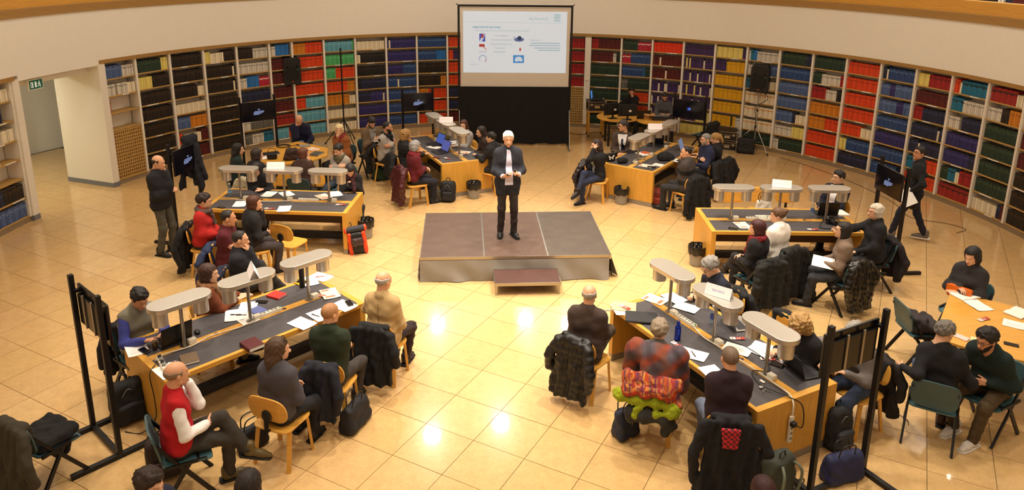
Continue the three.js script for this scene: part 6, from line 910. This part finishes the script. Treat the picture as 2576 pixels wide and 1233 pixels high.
sheet(3.22, -15.55, .5, 'sheet under the orange folder on the back right desk'); notebook(3.32, -15.62, .9, 'orange folder on the back right desk', 0xd05a22, .16, .22, .008); single('black_bag', nets((x, y, z) => smin(rboxD(x, y - .06, z, .17, .06, .12, .05), rboxD(x + .02, y - .11, z, .1, .05, .08, .04), .04) + .008 * wav(x * 1.6, y * 1.6, z * 1.6, 3), [-.2, -.02, -.15], [.2, .2, .15], .012), mat(0x131316, .85), 'soft black bag in the middle of the back right desk', 'bag', [3.62, DY, -15.1], .2);
sheet(3.88, -15.0, .9, 'white sheet before the striped pullover man'); phone(3.9, -14.98, .9, 'phone on the sheet before the striped pullover man', DY + .008); sheet(3.12, -14.62, .95, 'orange leaflet at the near end of the back right desk', 1); notebook(3.38, -14.68, .9, 'white and orange booklet at the near end of the back right desk', 0xece6de, .16, .21, .012); single('glasses_case', rbox(.17, .035, .05, .015, 0, .018, 0), M.black, 'black glasses case at the near end of the back right desk', 'case', [3.2, DY, -14.5], -.2);
// desk E
sheet(4.02, -11.25, .1, 'orange leaflet on the right middle desk before the red-haired woman', 1); phone(3.82, -11.1, 1.1, 'dark phone on the right middle desk'); sheet(5.1, -11.07, 1.5, 'bookmark on the right middle desk', 2); notebook(5.88, -11.82, .1, 'white notepad beyond the laptop on the right middle desk', 0xf0ece6, .2, .26, .02);
{ const t = thing('camera_bag', 'black camera with coiled strap on the right middle desk', 'camera', [5.5, DY, -11.35], .3); part(t, 'camera_body', [rbox(.15, .1, .07, .015, 0, .05, 0), cyl(.04, .04, .1, 0, .05, .08, 18, Math.PI / 2), rbox(.06, .035, .05, .008, 0, .115, 0)], M.black); part(t, 'strap', tube([[-.08, .09, 0], [-.22, .06, .05], [-.3, .01, .12], [-.15, .01, .22], [.02, .01, .2], [.15, .02, .1], [.08, .09, 0]], .009, 40), M.black); }
notebook(4.52, -11.58, 0, 'pale closed folder behind the woman in white', 0xe6dfd2, .3, .2, .02);
{ const p = CH.e4p; single('paper_sheaf', rbox(.21, .006, .297, .001, 0, 0, 0), M.paper, 'white papers on the tan cardigan woman\'s lap', 'paper', [p.x - .30, .71, p.z - .02], 1.2).rotation.set(.15, 1.1, .35); }
// desk F
notebook(1.62, -8.42, -.2, 'buff folder at the far corner of the front right desk', 0xd8c08a, .3, .24, .012); sheet(1.58, -8.36, .1, 'white sheet under the buff folder'); sheet(1.62, -8.38, .7, 'red bookmark on the buff folder', 2).position.y += .016; sheet(2.05, -8.62, .8, 'orange leaflet at the far end of the front right desk', 1); sheet(2.4, -8.4, .9, 'sheet before the man writing'); sheet(2.3, -8.66, .5, 'sheet under the writing man\'s hand'); 
single('drinking_flask', [new THREE.LatheGeometry([[0, 0], [.034, 0], [.036, .01], [.036, .15], [.03, .17], [.018, .185], [.018, .2], [0, .2]].map(p => new THREE.Vector2(...p)), 22), cyl(.02, .02, .025, 0, .212, 0, 16), place(new THREE.TorusGeometry(.014, .004, 6, 14), 0, .235, 0)], mat(0x0f2f9c, .22, { metalness: .6 }), 'shiny blue metal drinking bottle on the front right desk', 'bottle', [2.1, DY, -7.62]);
sheet(2.2, -7.3, 1.0, 'sheet with a pen left of the middle lamp, front right desk'); pen(2.2, -7.3, 1.7, 'pen on the sheet beside the blue drinking bottle'); sheet(2.07, -7.5, .5, 'bookmark beside the blue drinking bottle', 2); sheet(2.8, -7.64, 1.5, 'bookmark right of the middle lamp on the front right desk', 2); sheet(2.98, -7.36, .7, 'sheet under the blonde woman\'s hand'); sheet(3.04, -7.42, .9, 'second sheet near the blonde woman\'s hand'); sheet(3.0, -7.2, 1.4, 'bookmark below the blonde woman\'s sheets', 2); phone(3.05, -7.08, .9, 'black phone beside the near lamp, front right desk');
{ const g = sheetG(.2, .16, .012), cnv = document.createElement('canvas'); cnv.width = cnv.height = 128; const c = cnv.getContext('2d'); const cs = ['#c84a2e', '#4b7a58', '#d8a53c', '#4a6a9a', '#e8e0d0', '#7a3a6a']; for (let i = 0; i < 260; i++) { c.fillStyle = cs[i % 6]; c.beginPath(); c.arc((i * 53) % 128, (i * 91 + i * i) % 128, 5, 0, 7); c.fill(); } const t = new THREE.CanvasTexture(cnv); t.colorSpace = THREE.SRGBColorSpace; single('mouse_mat', g, mat(0xffffff, .7, { map: t }), 'multicoloured flowered case by the near laptop', 'pouch', [3.18, DY, -7.16], .6); }
sheet(2.32, -6.92, .3, 'red and white paper before the burgundy sweater man'); single('keys', [place(new THREE.TorusGeometry(.018, .002, 5, 14), 0, .006, 0, Math.PI / 2), box(.012, .003, .05, .02, .006, .03, 0, .4), box(.012, .003, .05, -.02, .006, .03, 0, -.5), sph(.022, .0, .014, -.03, 1.3, .6, 1)], M.chrome, 'bunch of keys on the front right desk', 'keys', [2.74, DY, -6.62], .3); single('car_key', rbox(.03, .012, .06, .005, 0, .007, 0), M.white, 'white and black remote key above the keys', 'key', [2.78, DY, -6.76], .5); sheet(2.72, -7.4, .95, 'long white envelope on the middle rail, front right desk');
// table at the right edge
openBook(6.12, -8.72, .25, 'open notebook near the orange bag'); sheet(6.12, -8.46, .1, 'sheet below the open notebook, right edge table'); openBook(6.5, -8.25, .5, 'open notebook at the right picture edge'); sheet(5.96, -8.09, 1.9, 'bookmark in the middle of the right edge table', 2); notebook(5.42, -7.66, .6, 'small notebook behind the grey-haired man', 0xe9c8c0, .1, .15, .008); notebook(5.58, -7.56, .9, 'cream notepad before the bearded man', 0xe6d9a8, .14, .2, .01); sheet(6.28, -7.95, .9, 'handwritten sheet at the right picture edge'); phone(5.9, -7.5, 1.0, 'black phone by the bearded man\'s elbow'); 
{ const h = CH.r3p.hands[0]; const t = phone(h.x - .03, h.z + .02, -.8, 'lit phone held between the two men on the right', h.y + .05, 0x4a6cff); t.rotation.set(.9, -.6, 0); }
{ const h = CH.b2p.hands[0]; const t = phone(h.x + .05, h.z + .07, .2, 'phone in the hands of the woman beyond the left middle desk', h.y + .03); t.rotation.set(.6, .2, 0); const k = CH.f2p.hands[0]; const tb = thing('tablet', 'white tablet held by the brown pullover man', 'tablet', [k.x + .1, k.y + .02, k.z - .1], -.3); tb.rotation.set(-.5, -.2, 0); part(tb, 'body', rbox(.17, .01, .24, .004, 0, 0, 0), M.white); part(tb, 'screen', box(.15, .001, .2, 0, .0055, 0), M.screenOff); const q = CH.c1p.hands[0]; single('tablet', rbox(.2, .01, .15, .004, 0, 0, 0), M.grey, 'tablet in the hands of the beige suit man', 'tablet', [q.x + .08, q.y + .02, q.z + .08], .6); }
{ const h = CH.r1p; const t = thing('orange_handbag', 'bright orange handbag on the lap of the woman with black bob', 'bag', [h.x - .2, .665, h.z + .12], -.95); part(t, 'body', rbox(.3, .17, .09, .03, 0, .08, 0), mat(0xd2600f, .4)); part(t, 'flap', rbox(.305, .1, .012, .005, 0, .12, .048, -.1), mat(0xdc6a12, .38)); part(t, 'clasp', box(.05, .03, .008, 0, .085, .058), M.chrome); }
// hexagonal left table
sheet(-4.88, -15.1, .4, 'sheet at the left of the hexagonal table'); notebook(-4.75, -15.35, .5, 'black laptop case on the hexagonal table', 0x141416, .34, .25, .03); single('brown_bag', nets((x, y, z) => Math.max(smin(rboxD(x, y - .12, z, .19 - y * .35, .12, .1, .05), 9, .01) + .01 * wav(x * 1.3, y * 1.3, z * 1.3, 5), -y), [-.25, -.01, -.15], [.25, .3, .15], .013), mat(0x3a2620, .8), 'brown leather bag slumped on the hexagonal table', 'bag', [-4.2, DY, -14.98], .3); single('blue_pouch', rbox(.16, .06, .1, .02, 0, .03, 0), mat(0x2690c8, .6), 'bright blue pouch beside the brown bag', 'pouch', [-3.98, DY, -14.8], .3); single('black_handbag', [rbox(.2, .13, .1, .03, 0, .065, 0), tube([[-.08, .12, 0], [-.06, .22, 0], [.06, .22, 0], [.08, .12, 0]], .006)], M.black, 'small black handbag at the hexagonal table edge', 'bag', [-4.62, DY, -15.0], .2); sheet(-3.98, -15.8, .9, 'orange leaflet on the hexagonal table', 1); notebook(-3.8, -15.4, 1.3, 'grey folder with papers on the hexagonal table', 0x4a4a44, .3, .22, .02); sheet(-4.3, -15.5, .3, 'white sheet on the hexagonal table centre');
{ const c = []; for (let k = 0; k < 3; k++) { const pts = []; for (let i = 0; i <= 10; i++) { const a = i / 10 * 6.283; pts.push([(.12 + k * .012) * Math.sin(a), .008 + k * .007, (.1 + k * .01) * Math.cos(a)]); } c.push(tube(pts, .006, 40, 6)); } c.push(tube([[.12, .01, 0], [.2, .01, -.02], [.28, .01, -.05]], .006), rbox(.06, .025, .04, .006, .3, .014, -.05)); single('coiled_cable', c, M.black, 'coiled black cable on the hexagonal table', 'cable', [-4.66, DY, -16.0], .2); }
// ---------------------------------------------------------------- folded name signs on the lamps
function sign(k, i, label, text, col, rot = 0, du = 0) {
  const [x, , z] = deskPt(k, (i - 1) * .785 + du, .0), a = DESKS[k][2] + rot, t = thing('tent_sign', label, 'sign', [x, TH + .575, z], a, 'folded paper signs on the lamps');
  const c = document.createElement('canvas'); c.width = 384; c.height = 160; const g = c.getContext('2d'); g.fillStyle = '#f6eef0'; g.fillRect(0, 0, 384, 160); g.fillStyle = col; g.font = 'bold ' + (text.length > 12 ? 25 : 40) + 'px sans-serif'; g.textAlign = 'center'; if (text === '-') { g.fillStyle = col; let x = 50; let i = 0; while (x < 330) { const w = 8 + (i * 7) % 9; if (i % 9 !== 8) g.fillRect(x, 78 + (i % 2), w, 11); x += w + 4; i++; } } else if (text) g.fillText(text, 192, 92); const tx = new THREE.CanvasTexture(c); tx.colorSpace = THREE.SRGBColorSpace;
  const W = .3, H = .13; for (const s of [-1, 1]) part(t, 'sign_face', place(new THREE.PlaneGeometry(W, H).rotateX(-.42).translate(0, H / 2 * .91, .028 + .0), 0, 0, 0, 0, s > 0 ? 0 : Math.PI), mat(0xffffff, .85, { map: tx, side: THREE.DoubleSide }));
}
sign('A', 1, 'folded white sign on the front left desk\'s middle lamp', '', '#999', 1.2, .08); sign('B', 1, 'folded name sign on the left middle desk\'s lamp', '-', '#ecd6dc', .12, -.12); sign('C', 1, 'folded name sign on the back left desk\'s lamp', '-', '#ecd6dc', 1.16, 0); sign('D', 1, 'folded name sign on the back right desk\'s lamp', '-', '#ecd6dc', 2.2, 0); sign('E', 1, 'folded name sign on the right middle desk\'s lamp', '-', '#ecd6dc', -.28, 0); sign('F', 1, 'folded sign reading BIG DATA on the front right desk\'s lamp', 'BIG DATA', '#8a86c0', .42, .02);
// ---------------------------------------------------------------- power strips and cables
function strip(k, u, label, v = 0) { const [x, y, z] = deskPt(k, u, v), t = thing('power_strip', label, 'power strip', [x, y, z], DESKS[k][2], 'white power strips'); part(t, 'body', rbox(.36, .045, .055, .006, 0, .0235, 0), M.cream); for (let i = 0; i < 6; i++) part(t, 'socket', cyl(.018, .018, .003, -.14 + i * .05, .047, 0, 14), M.grey); part(t, 'switch', box(.025, .006, .02, .165, .048, 0), mat(0x1f7a3a, .5)); }
strip('A', .22, 'white power strip on the front left desk'); strip('B', .42, 'white power strip on the left middle desk'); strip('F', -.48, 'white power strip on the front right desk'); strip('C', .12, 'white power strip on the back left desk'); strip('E', -.35, 'white power strip on the right middle desk');
{ const e = deskPt('F', TL / 2 + .012, .1, .42), t = thing('power_strip', 'white power strip hanging on the end of the front right desk', 'power strip', e, DESKS.F[2], 'white power strips'); part(t, 'body', rbox(.03, .3, .05, .006, .012, 0, 0), M.cream); for (let i = 0; i < 4; i++) part(t, 'socket', cyl(.017, .017, .004, .028, -.1 + i * .06, 0, 14, 0, 0, Math.PI / 2), M.grey); part(t, 'plug', rbox(.05, .05, .06, .01, .05, .08, .01), M.black); }
const cable = (pts, label, r = .006, m = M.black) => single('cable', tube(pts, r, Math.max(24, pts.length * 10), 6), m, label, 'cable');
cable([deskPt('F', -.3, .02, .765), deskPt('F', -.1, .06, .75), deskPt('F', .1, .05, .75), deskPt('F', .5, .04, .752), deskPt('F', .95, .05, .752), deskPt('F', 1.2, .08, .755), deskPt('F', 1.26, .1, .7), deskPt('F', 1.262, .1, .57)], 'grey mains cable along the middle of the front right desk', .009, M.cream);
cable([deskPt('F', -.05, -.1, .75), deskPt('F', .3, -.22, .75), deskPt('F', .6, -.2, .75), deskPt('F', .78, -.05, .765), deskPt('F', .7, .1, .765), deskPt('F', .9, .2, .755), deskPt('F', 1.2, .12, .76), deskPt('F', 1.275, 0, .68), deskPt('F', 1.275, -.05, .4), deskPt('F', 1.29, .08, .48)], 'black cable looping round the near lamp, front right desk');
cable([deskPt('A', .02, .04, .755), deskPt('A', -.15, .06, .75), deskPt('A', -.5, .02, .752), deskPt('A', -.75, .08, .752), deskPt('A', -1.05, .05, .755), deskPt('A', -1.15, .12, .76)], 'white cable along the middle of the front left desk', .007, M.cream);
cable([deskPt('A', -1.18, .2, .76), deskPt('A', -1.26, .25, .72), deskPt('A', -1.27, .32, .45), deskPt('A', -1.28, .3, .2), deskPt('A', -1.4, .15, .01), deskPt('A', -1.5, 0, .008)], 'black cable hanging down the end of the front left desk');
{ const t = thing('power_strip', 'white power strip at the end of the front left desk', 'power strip', deskPt('A', -1.12, .22), DESKS.A[2] + 1.4, 'white power strips'); part(t, 'body', rbox(.3, .04, .055, .006, 0, .021, 0), M.cream); for (let i = 0; i < 4; i++) part(t, 'plug', rbox(.035, .03, .035, .006, -.1 + i * .065, .055, 0), i % 2 ? M.black : M.grey); }
cable([deskPt('B', .25, .02, .76), deskPt('B', 0, .08, .752), deskPt('B', -.4, .12, .75), deskPt('B', -.9, .05, .75), deskPt('B', -1.15, -.05, .75)], 'white cable on the left middle desk', .006, M.cream);
for (const [u, lab] of [[-.42, 'pale plug cable by the near lamp of the back right desk'], [.1, 'pale plug cable by the middle lamp of the back right desk']]) cable([deskPt('D', .785 + u * .9, .05, .755), deskPt('D', .65 + u, .12, .75), deskPt('D', .5 + u, .06, .78), deskPt('D', .35 + u, 0, .755)], lab, .007, M.cream);
{ const c = []; let x = 2.85, z = -5.95, a = 0; const pts = []; for (let i = 0; i < 34; i++) { a += .75 + .5 * Math.sin(i * 1.3); pts.push([x + .22 * Math.sin(a) + .1 * Math.sin(i * .7), .008 + .006 * (i % 3), z + .16 * Math.cos(a * 1.1) + .12 * Math.cos(i * .5)]); } single('tangled_cable', tube(pts, .005, 240, 5), M.black, 'tangle of black cables on the floor at the front right desk', 'cable'); }
cable([[2.1, .008, -20.4], [2.4, .008, -20.2], [2.9, .008, -20.5], [3.2, .008, -19.9], [3.0, .008, -19.5]], 'black cable on the floor below the trolley'); cable([[7.2, .008, -17.9], [7.6, .008, -17.2], [8.1, .008, -15.8], [8.3, .008, -14.5], [8.2, .008, -13.6], [8.7, .008, -13.3], [8.9, .008, -13.0], [8.6, .008, -12.8]], 'thin cable running along the floor below the right shelves', .005, mat(0x4a3a26, .8)); cable([[4.55, .008, -7.3], [4.62, .008, -7.15], [4.58, .008, -7.05]], 'short cable end on the floor near the grey-haired man', .004);
cable([[6.78, 1.62, -18.55], [6.95, 1.4, -18.5], [6.7, 1.15, -18.62], [6.74, .8, -18.64], [6.72, .3, -18.6], [6.8, .01, -18.5]], 'black cable hanging from the right loudspeaker', .008);
// ---------------------------------------------------------------- waste bins
{
  let proto; for (const [x, z, l] of [[-2.3, -12.55, 'waste bin with black liner beside the red rucksack'], [-.43, -14.75, 'waste bin with black liner at the back left desk'], [2.6, -14.43, 'waste bin with black liner at the back right desk'], [3.36, -11.38, 'waste bin with black liner at the right middle desk']]) {
    if (proto) { copy(proto, [x, 0, z], rr(0, 6), l); continue; }
    proto = thing('waste_bin', l, 'bin', [x, 0, z], 0, 'waste bins'); part(proto, 'bin', new THREE.LatheGeometry([[0, .004], [.105, .004], [.11, .01], [.145, .32], [.14, .32], [.105, .012], [0, .012]].map(p => new THREE.Vector2(...p)), 28), mat(0x9a958a, .5)); part(proto, 'bin_liner', bend(new THREE.LatheGeometry([[.135, .2], [.15, .205], [.158, .3], [.152, .345], [.142, .345], [.13, .25], [.1, .12], [0, .1]].map(p => new THREE.Vector2(...p)), 40), (x, y, z) => { const a = Math.atan2(x, z), k = 1 + .03 * Math.sin(a * 11 + y * 20) * (y > .18 ? 1 : 0); return [x * k, y + .012 * Math.sin(a * 7) * (y < .22 ? 1 : .4), z * k]; }), mat(0x141314, .35, { side: THREE.DoubleSide }));
  }
}
// ---------------------------------------------------------------- bags and rucksacks on the floor
function rucksack(x, z, yaw, label, c, o = {}) {
  const t = thing('rucksack', label, 'bag', [x, 0, z], yaw), w = o.w ?? .3, h = o.h ?? .44, d = o.d ?? .18, s = o.s ?? 1;
  part(t, 'body', nets((X, Y, Z) => rboxD(X, Y - h / 2, Z, w / 2 - .03 * Math.max(0, Y / h - .6), h / 2, d / 2 - .04 * Math.max(0, Y / h - .5), .07) + .006 * wav(X, Y, Z, s), [-w / 2 - .03, -.01, -d / 2 - .03], [w / 2 + .03, h + .03, d / 2 + .03], .014), mat(c, .8)); part(t, 'front_pocket', nets((X, Y, Z) => rboxD(X, Y - h * .3, Z - d / 2, w * .38, h * .22, .045, .035) + .004 * wav(X, Y, Z, s + 2), [-w / 2, 0, d / 2 - .08], [w / 2, h * .6, d / 2 + .08], .014), mat(o.c2 ?? c, .75)); for (const q of [-1, 1]) part(t, 'strap', tube([[q * .08, h * .92, -d / 2], [q * .12, h * .8, -d / 2 - .06], [q * .13, h * .4, -d / 2 - .05], [q * .11, h * .1, -d / 2]], .014), mat(o.c3 ?? c, .8)); part(t, 'handle', tube([[-.04, h - .01, -.04], [-.03, h + .04, -.04], [.03, h + .04, -.04], [.04, h - .01, -.04]], .008), M.black); part(t, 'zip', tube([[-w * .33, h * .52, d / 2 - .02], [0, h * .85, d / 2 - .01], [w * .33, h * .52, d / 2 - .02]], .004), M.grey); return t;
}
rucksack(-.95, -14.52, -.1, 'black rucksack standing before the back left desk', 0x17171b); rucksack(3.33, -14.38, -.5, 'dark orange rucksack at the corner of the back right desk', 0x7c2a16, { h: .34, d: .22, c2: 0x8a2f18 }); rucksack(-3.22, -6.35, .5, 'dark brown rucksack behind the red vest man\'s chair', 0x2a1c18, { w: .34, h: .42, d: .22 }); rucksack(2.68, -5.95, -2.6, 'grey-green rucksack behind the burgundy sweater man', 0x33382f, { w: .36, h: .5, d: .22, c3: 0x6a7262 }); rucksack(3.62, -6.72, .4, 'black and grey rucksack by the front right desk', 0x1a1b1f, { h: .48, c2: 0x30323a }); rucksack(-3.98, -7.2, .8, 'black rucksack under the laptop man\'s end of the desk', 0x121214, { h: .5, w: .36 });
{ // red and black trekking rucksack with rolled mat
  const t = thing('trekking_rucksack', 'red and black trekking rucksack leaning on the left middle desk', 'bag', [-2.3, 0, -11.86], .25); const red = mat(0xe0461e, .6); t.rotation.z = .12;
  part(t, 'body', nets((X, Y, Z) => rboxD(X, Y - .2, Z, .13, .2, .1, .06) + .006 * wav(X, Y, Z, 3), [-.18, -.02, -.15], [.18, .44, .15], .013), M.black); for (const q of [-1, 1]) part(t, 'side_panel', nets((X, Y, Z) => rboxD(X - q * .12, Y - .2, Z - .02, .035, .2, .085, .03) + .005 * wav(X, Y, Z, q), [q * .12 - .07, -.02, -.12], [q * .12 + .07, .44, .15], .013), red); part(t, 'bedroll', cyl(.055, .055, .3, 0, .44, .02, 18, 0, 0, Math.PI / 2), mat(0x2c2e36, .7)); for (const q of [-1, 1]) part(t, 'bedroll_end', sph(.058, q * .16, .44, .02, .6, 1, 1), red); part(t, 'mesh_pocket', nets((X, Y, Z) => rboxD(X + .0, Y - .24, Z - .11, .1, .07, .05, .04) + .006 * wav(X * 2, Y * 2, Z * 2, 6), [-.14, .13, .03], [.14, .36, .2], .012), mat(0x3a2a2a, .5)); part(t, 'haul_loop', tube([[-.1, .42, -.08], [-.12, .52, -.08], [-.06, .53, -.08], [-.05, .43, -.08]], .007), M.black);
}
const tote = (x, z, yaw, label, c, w = .34, h = .26, d = .16, y = 0) => { const t = thing('handbag', label, 'bag', [x, y, z], yaw); part(t, 'body', nets((X, Y, Z) => Math.max(rboxD(X, Y - h / 2, Z, w / 2 - .12 * (Y - .05) * .4, h / 2, d / 2 - .2 * Math.max(0, Y - .08), .05) + .007 * wav(X, Y, Z, x * 3), .0 - Y), [-w / 2 - .03, -.01, -d / 2 - .03], [w / 2 + .03, h + .03, d / 2 + .03], .014), mat(c, .7)); for (const q of [-1, 1]) part(t, 'strap', tube([[-.1, h - .03, q * .03], [-.07, h + .1, q * .05], [.07, h + .1, q * .05], [.1, h - .03, q * .03]], .007), M.black); return t; };
tote(-2.5, -6.75, .8, 'black handbag on the floor beside the long-haired woman', 0x131316); tote(-1.5, -7.1, 1.2, 'black shoulder bag on the floor behind the turtleneck man\'s chair', 0x15141a, .42, .3, .2); tote(-1.2, -14.5, .3, 'olive bag on the floor by the grey-haired woman\'s chair', 0x3c3320, .3, .26); tote(-2.55, -15.95, .2, 'green drawstring bag on the floor by the beige suit man', 0x1d3a1c, .3, .28, .2); tote(3.45, -6.22, .3, 'navy bag on the floor behind the front right display', 0x1a2148, .44, .3, .2); tote(4.9, -12.72, 0, 'white and black patterned bag on an empty plywood chair', 0xd8d2c4, .3, .22, .12, .46); tote(-3.5, -13.58, 0, 'black shoulder bag on an empty plywood chair', 0x1b1918, .26, .14, .1, .46); tote(1.42, -6.92, .6, 'black and blue bag on the floor below the shawl woman', 0x23283a, .3, .34, .2); tote(6.45, -18.35, -.3, 'soft black bag on the floor beside the flight cases', 0x101012, .44, .4, .24); tote(-2.05, -15.55, .5, 'black bag on the floor under the curly-haired woman', 0x141316, .34, .34, .2);
// ---------------------------------------------------------------- loose clothes
single('hung_coat', nets((x, y, z) => { let d = capField([[-.08, 1.84, 0, .1, 1.86, -.03, .075, .085], [-.02, 1.78, 0, -.05, 1.25, .02, .1, .1], [.05, 1.8, 0, .16, 1.0, .02, .09, .11], [-.12, 1.7, .06, -.2, 1.0, .08, .06, .06], [.12, 1.72, -.02, .26, 1.15, -.02, .07, .06]], .04)(x, y, z); return Math.max(d + .02 * Math.sin(x * 44 + 3 * Math.sin(y * 5)) * Math.min(1, (1.95 - y) * 1.6) + .006 * wav(x, y, z, 3), 1.0 - .5 * Math.abs(x + .03) + .12 * Math.sin(x * 16) * .5 - y); }, [-.35, .85, -.25], [.38, 2.0, .25], .018), mat(0x14151f, .9), 'dark navy coat hung over the corner of the left display stand', 'coat', [-5.36, -.1, -12.74], .3).scale.set(.82, 1, .8);
single('dark_jacket', nets((x, y, z) => smin(rboxD(x, y - .52, z, .2, .06, .18, .05), rboxD(x + .02, y - .6, z + .08, .16, .05, .1, .05), .05) + .014 * wav(x * .8, y * .8, z * .8, 4), [-.3, .42, -.28], [.3, .75, .28], .016), mat(0x2a2226, .8), 'dark padded jacket heaped on the empty teal chair', 'coat', [CH.x1.position.x, 0, CH.x1.position.z], CH.x1.rotation.y);
coatOn(CH.x2, 'olive overcoat over the teal chair at the bottom left', 0x4a4232, { bot: .02, w: .27 }); single('black_clothes', nets((x, y, z) => smin(rboxD(x, y - .5, z - .02, .22, .05, .2, .04), rboxD(x - .1, y - .36, z - .18, .14, .18, .04, .03), .05) + .01 * wav(x, y, z, 8), [-.34, .12, -.3], [.34, .65, .34], .016), mat(0x121114, .9), 'black clothes lying on the teal chair at the bottom left', 'coat', [CH.x2.position.x, 0, CH.x2.position.z], CH.x2.rotation.y);
single('black_jacket', nets((x, y, z) => rboxD(x, y - .62, z + .3, .25, .2, .06, .05) + .014 * wav(x, y, z, 6), [-.34, .36, -.42], [.34, .88, -.15], .018), mat(0x121214, .9), 'black jacket over the empty teal chair by the flight cases', 'coat', [5.35, 0, -18.55], -2.4);
renderer.render(scene, camera);
